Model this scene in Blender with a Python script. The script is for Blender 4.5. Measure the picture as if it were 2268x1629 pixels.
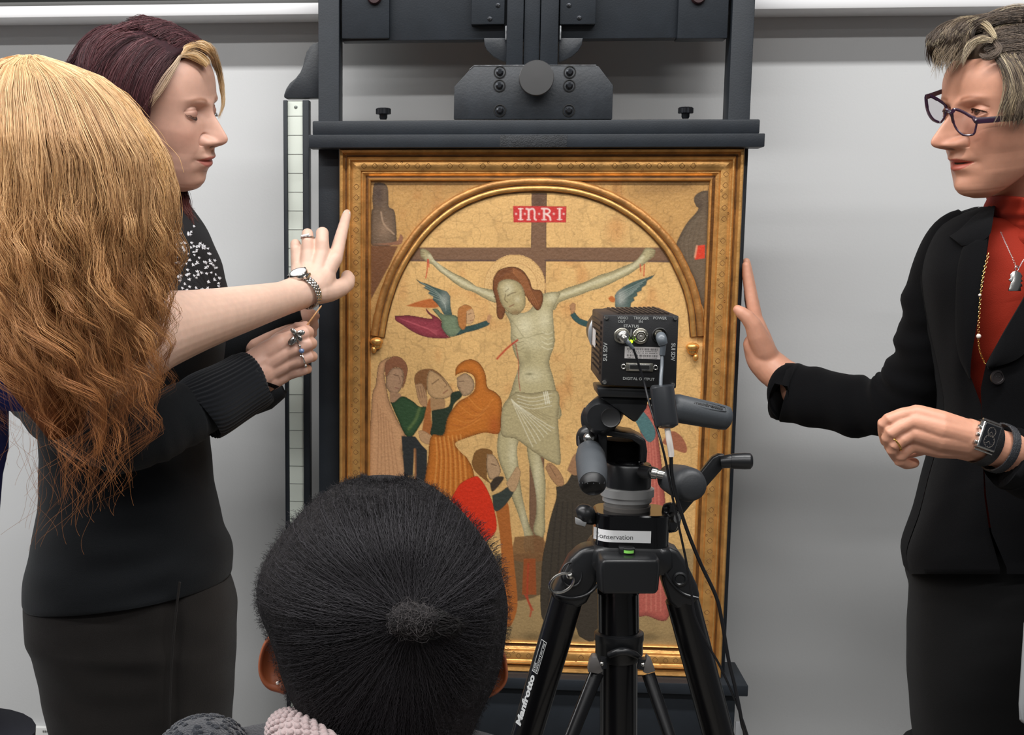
import bpy, bmesh, math, random
import numpy as np
from mathutils import Vector, Matrix

random.seed(7)
RNG = np.random.default_rng(7)
SC = bpy.context.scene
for o in list(bpy.data.objects):
    bpy.data.objects.remove(o)
COL = SC.collection

# ---------------------------------------------------------------- camera
CAMPOS = np.array([0.0, 0.0, 1.45])
FOC, PPX, PPY = 3000.0, 818.6, 992.5            # focal length and optical axis for a 2268x1629 frame (a crop, so shifted)
_yaw, _pit, _rol = (math.radians(v) for v in (-5.2385, -8.8032, 0.2224))
FW = np.array([math.sin(_yaw)*math.cos(_pit), math.cos(_yaw)*math.cos(_pit), math.sin(_pit)])
_r0 = np.array([math.cos(_yaw), -math.sin(_yaw), 0.0])
_u0 = np.cross(_r0, FW)
RT = _r0*math.cos(_rol) + _u0*math.sin(_rol)
UP = _u0*math.cos(_rol) - _r0*math.sin(_rol)
cd = bpy.data.cameras.new('camera')
cam = bpy.data.objects.new('camera', cd)
COL.objects.link(cam)
cd.sensor_width = 36.0
cd.lens = FOC/2268*36.0
cd.shift_x = (1134-PPX)/2268
cd.shift_y = (PPY-814.5)/2268
cd.clip_start, cd.clip_end = 0.05, 60
cam.matrix_world = Matrix(((RT[0], UP[0], -FW[0], CAMPOS[0]), (RT[1], UP[1], -FW[1], CAMPOS[1]),
                           (RT[2], UP[2], -FW[2], CAMPOS[2]), (0, 0, 0, 1)))
SC.camera = cam

# ---------------------------------------------------------------- world and lamps
SC.view_settings.view_transform = 'Standard'
SC.view_settings.look = 'None'
SC.view_settings.exposure = 0.0
SC.view_settings.gamma = 1.0
SC.view_settings.use_curve_mapping = False
w = bpy.data.worlds.new('room_light')
SC.world = w
w.use_nodes = True
w.node_tree.nodes['Background'].inputs[0].default_value = (0.93, 0.96, 1.0, 1)
w.node_tree.nodes['Background'].inputs[1].default_value = 0.10


def lamp(name, loc, sx, sy, power, color=(1, 0.99, 0.98), aim=None):
    l = bpy.data.lights.new(name, 'AREA')
    l.shape = 'RECTANGLE'
    l.size, l.size_y, l.energy, l.color = sx, sy, power, color
    o = bpy.data.objects.new(name, l)
    COL.objects.link(o)
    o.location = loc
    if aim is not None:
        o.rotation_euler = (Vector(aim)-Vector(loc)).to_track_quat('-Z', 'Y').to_euler()
    return o


# two rows of ceiling strip lights parallel to the wall, and the far end of the room behind the photographer
lamp('ceiling_strip_light', (-1.2, 1.13, 2.80), 5.4, 0.14, 104)
lamp('ceiling_strip_light', (-1.1, -0.20, 2.80), 5.4, 0.14, 84)
lamp('ceiling_strip_light', (-1.0, -1.9, 2.80), 5.0, 0.3, 26)


# ---------------------------------------------------------------- placing: where a photographed point lies at a given distance Y
def PN(px, py, Y):
    d = RT*((px-PPX)/FOC) - UP*((py-PPY)/FOC) + FW
    return CAMPOS + d*(Y/d[1])


def P(px, py, Y):
    return Vector(PN(px, py, Y))


def mpp(px, py, Y):                              # metres per photographed pixel there
    d = RT*((px-PPX)/FOC) - UP*((py-PPY)/FOC) + FW
    return Y/d[1]/FOC


def proj(pts):
    q = np.asarray(pts, float)-CAMPOS
    d = q@FW
    return PPX+FOC*(q@RT)/d, PPY-FOC*(q@UP)/d


VR, VU, VF = Vector(RT), Vector(UP), Vector(FW)
ZU = Vector((0, 0, 1))


# ---------------------------------------------------------------- materials
def lin(c):
    out = []
    for v in c[:3]:
        v = v/255.0
        out.append(v/12.92 if v <= 0.04045 else ((v+0.055)/1.055)**2.4)
    return tuple(out)


MATS = {}


def M(name, rgb, rough=0.5, metal=0.0, spec=0.5, bump=None, var=None, attr=False, sheen=0.0, coat=0.0, emit=None, aniso=0.0, sss=0.0, stretch=None):
    """rgb in 0..255 sRGB; bump=(noise scale, strength); var=(noise scale, amount); attr: multiply with the mesh colours."""
    if name in MATS:
        return MATS[name]
    m = bpy.data.materials.new(name)
    m.use_nodes = True
    nt = m.node_tree
    b = nt.nodes['Principled BSDF']
    base = lin(rgb)
    b.inputs['Base Color'].default_value = (*base, 1)
    b.inputs['Roughness'].default_value = rough
    b.inputs['Metallic'].default_value = metal
    b.inputs['Specular IOR Level'].default_value = spec
    b.inputs['Sheen Weight'].default_value = sheen
    b.inputs['Coat Weight'].default_value = coat
    if aniso:
        b.inputs['Anisotropic'].default_value = aniso
    if sss:
        b.inputs['Subsurface Weight'].default_value = sss
        b.inputs['Subsurface Radius'].default_value = (0.012, 0.004, 0.002)
        b.inputs['Subsurface Scale'].default_value = 1.0
    if emit:
        b.inputs['Emission Color'].default_value = (*lin(rgb), 1)
        b.inputs['Emission Strength'].default_value = emit
    tc = nt.nodes.new('ShaderNodeTexCoord')
    src = tc.outputs['Object']
    if stretch:
        mp = nt.nodes.new('ShaderNodeMapping')
        mp.inputs['Scale'].default_value = stretch
        nt.links.new(src, mp.inputs['Vector'])
        src = mp.outputs['Vector']
    cur = None
    if attr:
        at = nt.nodes.new('ShaderNodeAttribute')
        at.attribute_name = 'Col'
        mx = nt.nodes.new('ShaderNodeMix')
        mx.data_type = 'RGBA'
        mx.blend_type = 'MULTIPLY'
        mx.inputs[0].default_value = 1
        mx.inputs[6].default_value = (*base, 1)
        nt.links.new(at.outputs['Color'], mx.inputs[7])
        cur = mx.outputs[2]
    if var:
        n = nt.nodes.new('ShaderNodeTexNoise')
        n.inputs['Scale'].default_value = var[0]
        n.inputs['Detail'].default_value = 5
        nt.links.new(src, n.inputs['Vector'])
        mr = nt.nodes.new('ShaderNodeMapRange')
        mr.inputs[1].default_value, mr.inputs[2].default_value = 0.3, 0.7
        mr.inputs[3].default_value, mr.inputs[4].default_value = 1-var[1], 1+var[1]
        nt.links.new(n.outputs['Fac'], mr.inputs[0])
        mx = nt.nodes.new('ShaderNodeMix')
        mx.data_type = 'RGBA'
        mx.blend_type = 'MULTIPLY'
        mx.inputs[0].default_value = 1
        if cur is None:
            mx.inputs[6].default_value = (*base, 1)
        else:
            nt.links.new(cur, mx.inputs[6])
        nt.links.new(mr.outputs[0], mx.inputs[7])
        cur = mx.outputs[2]
    if cur is not None:
        nt.links.new(cur, b.inputs['Base Color'])
    if bump:
        n = nt.nodes.new('ShaderNodeTexNoise')
        n.inputs['Scale'].default_value = bump[0]
        n.inputs['Detail'].default_value = 4
        nt.links.new(src, n.inputs['Vector'])
        bp = nt.nodes.new('ShaderNodeBump')
        bp.inputs['Strength'].default_value = bump[1]
        bp.inputs['Distance'].default_value = 0.002
        nt.links.new(n.outputs['Fac'], bp.inputs['Height'])
        nt.links.new(bp.outputs['Normal'], b.inputs['Normal'])
    MATS[name] = m
    return m


# ---------------------------------------------------------------- objects
def link(o, parent=None):
    COL.objects.link(o)
    if parent is not None:
        o.parent = parent
        loc = parent.location if parent.type == 'EMPTY' else Vector((0, 0, 0))
        o.matrix_parent_inverse = Matrix.Translation(-Vector(loc))
    return o


def tag(o, label=None, cat=None, group=None, kind=None):
    if label: o['label'] = label
    if cat: o['category'] = cat
    if group: o['group'] = group
    if kind: o['kind'] = kind
    return o


def thing(name, label, cat, loc=(0, 0, 0), group=None):
    o = bpy.data.objects.new(name, None)
    o.empty_display_size = 0.05
    o.location = loc
    COL.objects.link(o)
    return tag(o, label, cat, group)


def mesh_np(name, V, F, mat, parent=None, col=None, smooth=True, label=None):
    """V (n,3); F list/array of quads or tris."""
    me = bpy.data.meshes.new(name)
    V = np.asarray(V, np.float32)
    if isinstance(F, np.ndarray):
        k = F.shape[1]
        me.vertices.add(len(V)); me.vertices.foreach_set('co', V.ravel())
        me.loops.add(F.size); me.loops.foreach_set('vertex_index', F.astype(np.int32).ravel())
        me.polygons.add(len(F))
        me.polygons.foreach_set('loop_start', np.arange(0, F.size, k, dtype=np.int32))
        me.polygons.foreach_set('loop_total', np.full(len(F), k, np.int32))
        me.update(calc_edges=True)
        me.validate()
    else:
        me.from_pydata([tuple(v) for v in V.tolist()], [], [tuple(f) for f in F])
        me.update()
    if smooth:
        me.polygons.foreach_set('use_smooth', np.ones(len(me.polygons), bool))
    if col is not None:
        a = me.attributes.new('Col', 'FLOAT_COLOR', 'POINT')
        c = np.ones((len(V), 4), np.float32); c[:, :3] = col
        a.data.foreach_set('color', c.ravel())
    if mat is not None:
        me.materials.append(mat)
    o = bpy.data.objects.new(name, me)
    link(o, parent)
    if label: o['label'] = label
    return o


class MB:
    """Collects shapes; build() links them as ONE mesh object."""

    def __init__(self):
        self.v, self.f = [], []

    def add(self, vs, fs):
        n = len(self.v)
        self.v += [tuple(p) for p in vs]
        self.f += [tuple(i+n for i in f) for f in fs]
        return self

    def box(self, c, ax, ay, az):
        c, ax, ay, az = (Vector(q) for q in (c, ax, ay, az))
        vs = [c+ax*i+ay*j+az*k for k in (-1, 1) for j in (-1, 1) for i in (-1, 1)]
        return self.add(vs, [(0, 2, 3, 1), (4, 5, 7, 6), (0, 1, 5, 4), (2, 6, 7, 3), (0, 4, 6, 2), (1, 3, 7, 5)])

    def hexa(self, a, b):
        """two quads of four points, front a and back b (same order)."""
        vs = [Vector(p) for p in list(a)+list(b)]
        return self.add(vs, [(0, 1, 2, 3), (7, 6, 5, 4), (0, 4, 5, 1), (1, 5, 6, 2), (2, 6, 7, 3), (3, 7, 4, 0)])

    def prism(self, pts, d):
        pts = [Vector(p) for p in pts]; d = Vector(d); n = len(pts)
        vs = pts+[p+d for p in pts]
        fs = [tuple(range(n)), tuple(range(2*n-1, n-1, -1))]
        fs += [(i, i+n, (i+1) % n+n, (i+1) % n) for i in range(n)]
        return self.add(vs, fs)

    def loft(self, rings, cap=True, closed=True):
        n = len(rings[0]); vs = [p for r in rings for p in r]; fs = []
        for i in range(len(rings)-1):
            for j in range(n if closed else n-1):
                k = (j+1) % n
                fs.append((i*n+j, i*n+k, (i+1)*n+k, (i+1)*n+j))
        if cap and closed:
            fs.append(tuple(range(n-1, -1, -1)))
            fs.append(tuple((len(rings)-1)*n+j for j in range(n)))
        return self.add(vs, fs)

    def tube(self, pts, rad, n=12, cap=True, ref=None, flat=1.0, closed=False):
        """sweep a circle (or an ellipse: flat = thickness along ref / width) along pts."""
        pts = [Vector(p) for p in pts]
        m = len(pts)
        if not hasattr(rad, '__len__'): rad = [rad]*m
        fl = flat if hasattr(flat, '__len__') else [flat]*m
        ref = Vector(ref) if ref is not None else Vector((0.13, -0.9, 0.41))
        rings = []
        for i, p in enumerate(pts):
            if closed:
                t = pts[(i+1) % m]-pts[i-1]
            else:
                t = pts[min(i+1, m-1)]-pts[max(i-1, 0)]
            if t.length < 1e-9: t = Vector((0, 0, 1))
            t.normalize()
            a = ref-t*ref.dot(t)
            if a.length < 1e-4: a = t.orthogonal()
            a.normalize(); b = t.cross(a)
            rings.append([p+(a*math.cos(2*math.pi*k/n)*fl[i]+b*math.sin(2*math.pi*k/n))*rad[i] for k in range(n)])
        if closed:
            rings.append(rings[0])
            return self.loft(rings, cap=False)
        return self.loft(rings, cap)

    def lathe(self, base, axis, prof, n=24, cap=True):
        """prof: (radius, height along axis)"""
        base, ax = Vector(base), Vector(axis).normalized()
        a = ax.orthogonal().normalized(); b = ax.cross(a)
        rings = [[base+ax*h+(a*math.cos(2*math.pi*k/n)+b*math.sin(2*math.pi*k/n))*max(r, 1e-5) for k in range(n)] for r, h in prof]
        return self.loft(rings, cap)

    def ball(self, c, ax, ay, az, n=16, m=10):
        c, ax, ay, az = Vector(c), Vector(ax), Vector(ay), Vector(az)
        rings = []
        for i in range(m+1):
            t = math.pi*(0.02+0.96*i/m)
            rings.append([c-az*math.cos(t)+(ax*math.cos(2*math.pi*k/n)+ay*math.sin(2*math.pi*k/n))*math.sin(t) for k in range(n)])
        return self.loft(rings, True)

    def sph(self, c, r, n=16, m=10):
        return self.ball(c, (r, 0, 0), (0, r, 0), (0, 0, r), n, m)

    def ring(self, c, ax, ay, r, n=28, k=8):
        c, ax, ay = Vector(c), Vector(ax), Vector(ay)
        return self.tube([c+ax*math.cos(2*math.pi*i/n)+ay*math.sin(2*math.pi*i/n) for i in range(n)], r, k, closed=True, ref=ax.cross(ay))

    def build(self, name, mat, parent=None, smooth=40, bevel=0, segs=2, label=None, kind=None):
        me = bpy.data.meshes.new(name)
        me.from_pydata(self.v, [], self.f)
        bm = bmesh.new(); bm.from_mesh(me)
        bmesh.ops.recalc_face_normals(bm, faces=bm.faces)
        if bevel:
            ed = [e for e in bm.edges if len(e.link_faces) == 2 and e.calc_face_angle(0) > 0.6]
            bmesh.ops.bevel(bm, geom=ed, offset=bevel, segments=segs, affect='EDGES', profile=0.5, clamp_overlap=True)
        if smooth:
            lim = math.radians(smooth)
            for f in bm.faces: f.smooth = True
            for e in bm.edges:
                if len(e.link_faces) == 2 and e.calc_face_angle(0) > lim: e.smooth = False
        bm.to_mesh(me); bm.free()
        me.materials.append(mat)
        o = bpy.data.objects.new(name, me)
        link(o, parent)
        if label: o['label'] = label
        if kind: o['kind'] = kind
        return o


def text(name, s, c, xdir, ydir, h, mat, parent, bold=0.0, ext=0.0001, align='CENTER', width=None, shear=0.0):
    """flat lettering of cap height h centred at c; xdir along the line, ydir up."""
    cu = bpy.data.curves.new(name, 'FONT')
    cu.body = s; cu.size = h/0.70; cu.align_x = align; cu.align_y = 'CENTER'
    cu.extrude = ext; cu.offset = bold; cu.resolution_u = 3; cu.shear = shear
    tmp = bpy.data.objects.new(name, cu)
    COL.objects.link(tmp)
    dg = bpy.context.evaluated_depsgraph_get()
    me = bpy.data.meshes.new_from_object(tmp.evaluated_get(dg))
    COL.objects.unlink(tmp); bpy.data.objects.remove(tmp)
    x, y = Vector(xdir).normalized(), Vector(ydir).normalized()
    if width:
        xs = [v.co.x for v in me.vertices]; k = width/(max(xs)-min(xs))
    else:
        k = 1.0
    z = x.cross(y)
    for v in me.vertices:
        v.co = Vector(c)+x*(v.co.x*k)+y*v.co.y+z*(v.co.z+ext)
    me.materials.clear(); me.materials.append(mat)
    o = bpy.data.objects.new(name, me)
    return link(o, parent)


def catmull(pts, n):
    p = np.asarray(pts, float)
    if len(p) == 2:
        t = np.linspace(0, 1, n)[:, None]
        return p[0]*(1-t)+p[1]*t
    q = np.vstack([2*p[0]-p[1], p, 2*p[-1]-p[-2]])
    t = np.linspace(0, len(p)-1-1e-9, n)
    i = np.floor(t).astype(int); u = (t-i)[:, None]
    a, b, c, d = q[i], q[i+1], q[i+2], q[i+3]
    return 0.5*(2*b+(c-a)*u+(2*a-5*b+4*c-d)*u*u+(3*b-a-3*c+d)*u**3)


def ppts(lst, Y=None):
    """list of (px,py[,Y]) -> world points"""
    return [P(*q) if len(q) > 2 else P(q[0], q[1], Y) for q in lst]


def ptube(mb, lst, n=12, steps=None, flat=1.0, ref=None, cap=True):
    """lst of (px,py,Y,r_px): a tube through photographed points at their distances."""
    a = np.array(lst, float)
    if steps: a = catmull(a, steps)
    pts = [P(q[0], q[1], q[2]) for q in a]
    rad = [q[3]*mpp(q[0], q[1], q[2]) for q in a]
    return mb.tube(pts, rad, n, flat=flat, ref=ref, cap=cap)
# ================================================================ the room
YW = 2.29                                       # wall
wallm = M('wall_paint', (204, 205, 205), 0.75, bump=(260, 0.08), var=(2.2, 0.02))
mb = MB(); mb.box((0, YW+0.05, 1.4), (3.2, 0, 0), (0, 0.05, 0), (0, 0, 1.42))
tag(mb.build('wall_back', wallm, smooth=0), kind='structure')
mb = MB(); mb.box((0, 0.3, -0.025), (3.2, 0, 0), (0, 2.6, 0), (0, 0, 0.025))
tag(mb.build('floor', M('floor_lino', (120, 116, 110), 0.5, bump=(60, 0.05), var=(5, 0.08)), smooth=0), kind='structure')
mb = MB(); mb.box((0, YW-0.008, 0.05), (3.2, 0, 0), (0, 0.008, 0), (0, 0, 0.05))
tag(mb.build('baseboard_back', M('white_gloss', (225, 225, 222), 0.35), smooth=0, bevel=0.003), kind='structure')

# wall board with its white ledge, only the lower edge in view
zt = PN(0, 42, YW-0.1)[2]
zt = (PN(300, 38.2, YW-0.080)[2]+PN(1900, 17.5, YW-0.080)[2])/2
brd = thing('wall_board', 'dark wall board with a white ledge along its lower edge', 'board', (0, YW, zt))
mb = MB(); mb.box((0, YW-0.040, zt+0.0095), (2.7, 0, 0), (0, 0.040, 0), (0, 0, 0.0095))
mb.build('ledge', M('white_aluminium', (232, 232, 233), 0.4), brd, bevel=0.004)
mb = MB(); mb.box((0, YW-0.012, zt+0.42), (2.7, 0, 0), (0, 0.012, 0), (0, 0, 0.40))
mb.build('board_panel', M('board_dark', (30, 32, 30), 0.4), brd, bevel=0.002)
mb = MB(); mb.box((0, YW-0.03, zt+0.026), (2.7, 0, 0), (0, 0.012, 0), (0, 0, 0.005))
mb.build('ledge_lip', M('board_grey', (70, 70, 68), 0.5), brd, bevel=0.001)

# white socket plate low on the wall, grey case by the trousers
pl = thing('wall_socket', 'small white socket plate low on the wall beside dark trousers', 'socket', P(100, 1640, YW))
mb = MB(); mb.box(P(108, 1650, YW-0.006), (0.034, 0, 0), (0, 0.006, 0), (0, 0, 0.034))
mb.build('plate', M('white_gloss', (225, 225, 222), 0.35), pl, bevel=0.003)
mb = MB()
for k in range(6):
    mb.box(P(96+k*4.6, 1621, YW-0.0125), (0.0012, 0, 0), (0, 0.0005, 0), (0, 0, 0.0016))
mb.build('switch_mark', M('print_grey', (120, 120, 118), 0.6), pl, smooth=0)
# ================================================================ the easel
YF = 2.10                                        # front plane of the picture frame
BLK = M('black_paint', (33, 38, 44), 0.5, spec=0.35, bump=(420, 0.10), var=(30, 0.12))
BLK2 = M('black_paint_worn', (39, 43, 48), 0.42, bump=(300, 0.12), var=(40, 0.2))
EDGE = M('worn_edge', (150, 152, 155), 0.4, metal=0.5, var=(160, 0.5))
BOLT = M('dark_bolt', (52, 54, 58), 0.3, metal=0.8)
easel = thing('easel', 'tall black painted studio easel clamping the gilt picture', 'easel', P(1180, 1900, YF+0.06))


def fbox(x0, y0, x1, y1, Y, depth, name, mat=BLK, bevel=0.0015, parent=None, label=None):
    """a board whose front face covers a photographed rectangle at distance Y; depth goes back."""
    yc = (y0+y1)/2; xc = (x0+x1)/2
    xa, xb = PN(x0, yc, Y)[0], PN(x1, yc, Y)[0]
    za, zb = PN(xc, y1, Y)[2], PN(xc, y0, Y)[2]
    mb = MB(); mb.box(((xa+xb)/2, Y+depth/2, (za+zb)/2), ((xb-xa)/2, 0, 0), (0, depth/2, 0), (0, 0, (zb-za)/2))
    return mb.build(name, mat, parent or easel, bevel=bevel, label=label)


def px_at(px, py, Y): return PN(px, py, Y)


# posts (world vertical)
def post(px0, px1, pyref, Y, depth, z0, z1, name='post'):
    xa, xb = PN(px0, pyref, Y)[0], PN(px1, pyref, Y)[0]
    mb = MB(); mb.box(((xa+xb)/2, Y+depth/2, (z0+z1)/2), ((xb-xa)/2, 0, 0), (0, depth/2, 0), (0, 0, (z1-z0)/2))
    return mb.build(name, BLK, easel, bevel=0.0015)


YP = YF+0.028
post(705, 751, 260, YP, 0.05, 0.02, 2.25)
post(1612, 1661, 262, YP, 0.05, 0.02, 2.25)
ztop = 2.2
# top crossbeam with its end blocks
fbox(757, -200, 1617, 87, YP+0.012, 0.03, 'crossbeam')
fbox(757, -200, 863, 85, YP+0.004, 0.036, 'end_block')
fbox(1505, -200, 1617, 85, YP+0.004, 0.036, 'end_block')
for px, py in ((830, -5), (1546, -6)):
    mb = MB(); mb.lathe(P(px, py, YP+0.006), (0, -1, 0), [(0.011, 0), (0.011, 0.006), (0.009, 0.009), (0.0, 0.009)], 20)
    mb.build('end_knob', M('oxblood_knob', (52, 30, 32), 0.4), easel)
# two screwed plates
for x0, x1, scr in ((1045, 1119, ((1103, 12), (1085, 42))), (1242, 1322, ((1260, 12), (1283, 40)))):
    pt = fbox(x0, -150, x1, 54, YP-0.006, 0.022, 'guide_plate')
    for sx, sy in scr:
        mb = MB(); c = P(sx, sy, YP-0.006)
        mb.lathe(c, (0, -1, 0), [(0.0036, -0.001), (0.0036, 0.0006), (0.003, 0.001), (0, 0.001)], 14)
        so = mb.build('screw', BOLT, pt)
        mb = MB(); d = Vector((0.7, 0, -0.7)) if sx < 1180 else Vector((0.8, 0, -0.5))
        n = d.cross(Vector((0, 1, 0))).normalized()
        mb.box(c+Vector((0, -0.0011, 0)), d.normalized()*0.003, n*0.0005, (0, 0.0003, 0))
        mb.build('screw_slot', M('slot_black', (12, 12, 12), 0.7), pt)
# sliding mast, three bars
fbox(1124, -200, 1161, 150, YP-0.010, 0.022, 'mast_bar')
fbox(1162.5, -200, 1198, 150, YP-0.006, 0.018, 'mast_bar')
fbox(1199.5, -200, 1239, 150, YP-0.010, 0.022, 'mast_bar')
fbox(1119, 57, 1122.5, 88, YP-0.004, 0.006, 'guide_edge', EDGE, 0.0004)
fbox(1239.5, 57, 1243, 88, YP-0.004, 0.006, 'guide_edge', EDGE, 0.0004)
# rounded ears behind the mast
for pts in ([(1072, 84), (1125, 84), (1125, 138), (1110, 134), (1092, 124), (1078, 110), (1073, 98)],
            [(1238, 84), (1291, 84), (1289, 98), (1281, 112), (1266, 125), (1250, 133), (1238, 138)]):
    mb = MB(); mb.prism(ppts(pts, YP+0.005), (0, 0.012, 0))
    mb.build('guide_ear', BLK2, easel, bevel=0.0008)
# mount plate, bolts, winding knob
YM = YF-0.002
plate_px = [(1005, 264), (1006, 192), (1047, 147), (1054, 144.5), (1318, 144.5), (1326, 147), (1358, 189), (1356, 264)]
mb = MB(); mb.prism(ppts(plate_px, YM), (0, 0.014, 0))
mp_ = mb.build('mount_plate', BLK2, easel, bevel=0.001)
mb = MB(); mb.tube(ppts([(1040, 154), (1050, 145.6), (1180, 144.6), (1320, 144.6)], YM-0.0003), 0.0007, 6)
mb.build('worn_edge', EDGE, mp_)
for bx, by in ((1107, 160), (1106, 190), (1107, 245), (1262, 160), (1261, 190), (1260, 245)):
    c = P(bx, by, YM)
    mb = MB(); mb.lathe(c, (0, -1, 0), [(0.0088, -0.002), (0.0092, 0.0012), (0.0080, 0.0014), (0.0074, -0.0004), (0.0, -0.0004)], 24)
    so = mb.build('bolt', M('slot_black', (12, 12, 12), 0.5), easel)
    mb = MB(); mb.lathe(c, (0, -1, 0), [(0.0055, -0.0006), (0.0055, 0.0012), (0.0042, 0.002), (0.0042, 0.0052), (0.003, 0.006), (0, 0.006)], 12)
    mb.build('bolt_nut', BOLT, so, smooth=25)
c = P(1187, 177, YM)
mb = MB(); mb.lathe(c, (0, -1, 0), [(0.010, 0), (0.010, 0.012), (0.0248, 0.013), (0.0256, 0.0145), (0.0256, 0.028), (0.0248, 0.029), (0.0, 0.0292)], 64)
mb.build('winding_knob', M('turned_steel', (112, 112, 112), 0.42, metal=0.85, aniso=0.7), easel, smooth=30)
# clamp bars above the picture
YB = YF-0.014
fbox(692, 266, 1683, 298, YB, 0.04, 'clamp_bar', BLK, 0.0022)
fbox(683, 297, 1694, 326.5, YB-0.006, 0.046, 'clamp_bar', BLK, 0.0012)
fbox(1107, 299, 1256, 326, YB-0.0065, 0.002, 'scuffed_patch', M('scuffed_black', (30, 33, 37), 0.6, bump=(500, 0.5), var=(120, 0.35)), 0.0004)
for kx, ky in ((849, 262), (1518, 260)):
    b = P(kx, ky+3, YB+0.02)
    k = mpp(kx, ky, YB)
    n = 40
    mb = MB(); mb.lathe(b, ZU, [(7*k, 0), (9*k, 4*k), (9*k, 9*k), (10*k, 12*k)], 18)
    kb = mb.build('thumb_screw', BOLT, easel)
    mb = MB()
    rings = []
    for h, rr in ((11, 14), (12, 16), (23, 16), (25, 13), (25.5, 0.1)):
        rings.append([b+ZU*(h*k)+Vector((math.cos(2*math.pi*i/n), math.sin(2*math.pi*i/n), 0))*(rr*k*(1+(0.06 if i % 4 < 2 else -0.04))) for i in range(n)])
    mb.loft(rings)
    mb.build('knurled_head', BOLT, kb, smooth=25)
# bracket and measuring strip on the left
br = [(708, 92), (696, 96), (686, 103), (679, 114), (675, 128), (671, 146), (665, 160), (655, 173), (642, 184), (634, 196), (629, 210), (629, 216), (634, 217.5), (708, 217)]
mb = MB(); mb.prism(ppts(br, YP+0.035), (0, 0.025, 0))
mb.build('scroll_bracket', BLK2, easel, bevel=0.0012)
ruler = thing('measuring_ruler', 'cream measuring ruler strip in black edging beside the easel post', 'ruler', P(655, 1800, YP+0.04))
YR = YP+0.036
xs = [PN(x, 600, YR)[0] for x in (629.5, 638.5, 671.5, 685.5)]
zr0, zr1 = 0.30, PN(650, 222, YR)[2]
for a, b in ((0, 1), (2, 3)):
    mb = MB(); mb.box(((xs[a]+xs[b])/2, YR+0.01, (zr0+zr1)/2), ((xs[b]-xs[a])/2, 0, 0), (0, 0.012, 0), (0, 0, (zr1-zr0)/2))
    mb.build('edge_strip', BLK, ruler, bevel=0.001)
mb = MB(); mb.box(((xs[1]+xs[2])/2, YR+0.012, (zr0+zr1)/2), ((xs[2]-xs[1])/2, 0, 0), (0, 0.008, 0), (0, 0, (zr1-zr0)/2))
face = mb.build('scale_face', M('cream_enamel', (226, 233, 222), 0.5, var=(40, 0.02)), ruler, smooth=0)
mb = MB(); yy = 257.0
ys = [257, 298.5, 341, 384, 426, 468, 510, 551, 591]
zt_ = [PN(655, y, YR+0.004)[2] for y in ys]
dz = (zt_[-1]-zt_[0])/8
zs_ = [zt_[0]+dz*i for i in range(42) if zt_[0]+dz*i > zr0]
for z in zs_:
    mb.box(((xs[1]+xs[2])/2, YR+0.0037, z), ((xs[2]-xs[1])/2*0.98, 0, 0), (0, 0.0003, 0), (0, 0, 0.00035))
mb.build('scale_lines', M('scale_print', (150, 155, 150), 0.7), face, smooth=0, kind='stuff')
mb = MB(); mb.lathe(P(655, 237, YR+0.004), (0, -1, 0), [(0.0028, 0), (0.0028, 0.0006), (0.0016, 0.001), (0, 0.001)], 14)
mb.build('pin', M('pin_grey', (140, 146, 140), 0.4, metal=0.6), face)
# bottom ledge and lower beams
zl = PN(1124, 1494, YF-0.012)[2]
YL0 = YF-0.03
xr_ = PN(1658, 1512, YL0)[0]; xl_ = PN(690, 1490, YL0)[0]
mb = MB(); mb.box(((xl_+xr_)/2, YL0+0.06, zl-0.009), ((xr_-xl_)/2, 0, 0), (0, 0.06, 0), (0, 0, 0.009))
mb.build('bottom_ledge', BLK, easel, bevel=0.0015)
mb = MB(); mb.box(((xl_+xr_)/2-0.004, YL0+0.045, zl-0.06), ((xr_-xl_)/2-0.012, 0, 0), (0, 0.03, 0), (0, 0, 0.042))
mb.build('lower_crossbeam', BLK, easel, bevel=0.0015)
mb = MB(); mb.box(((xl_+xr_)/2, YF+0.055, 0.05), ((xr_-xl_)/2+0.02, 0, 0), (0, 0.04, 0), (0, 0, 0.05))
mb.build('foot_beam', BLK, easel, bevel=0.002)
mb = MB(); mb.box(((xl_+xr_)/2, YF+0.06, zl-0.30), (0.20, 0, 0), (0, 0.03, 0), (0, 0, 0.21))
mb.build('lower_panel', BLK, easel, bevel=0.002)
fbox(1627, 1600, 1640, 1720, YL0-0.002, 0.004, 'metal_tag', M('bright_aluminium', (190, 192, 195), 0.35, metal=0.7), 0.0004)
# ================================================================ the gilt picture
YPAN = YF+0.016                                  # painted surface
pic = thing('framed_painting', 'gilt framed gold ground crucifixion panel standing on the black easel', 'painting', P(1180, 1490, YF))


def gold(name, rgb, rough, metal, bump, var, attr=False):
    return M(name, rgb, rough, metal, 0.5, bump=bump, var=var, attr=attr)


GOLD = gold('old_gilding', (208, 156, 90), 0.36, 0.6, (180, 0.25), (55, 0.22))
GOLD_W = gold('worn_gilding', (178, 126, 70), 0.42, 0.5, (140, 0.4), (38, 0.35))
GOLD_D = gold('dark_gilding', (112, 74, 36), 0.5, 0.4, (140, 0.4), (40, 0.4))
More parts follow.
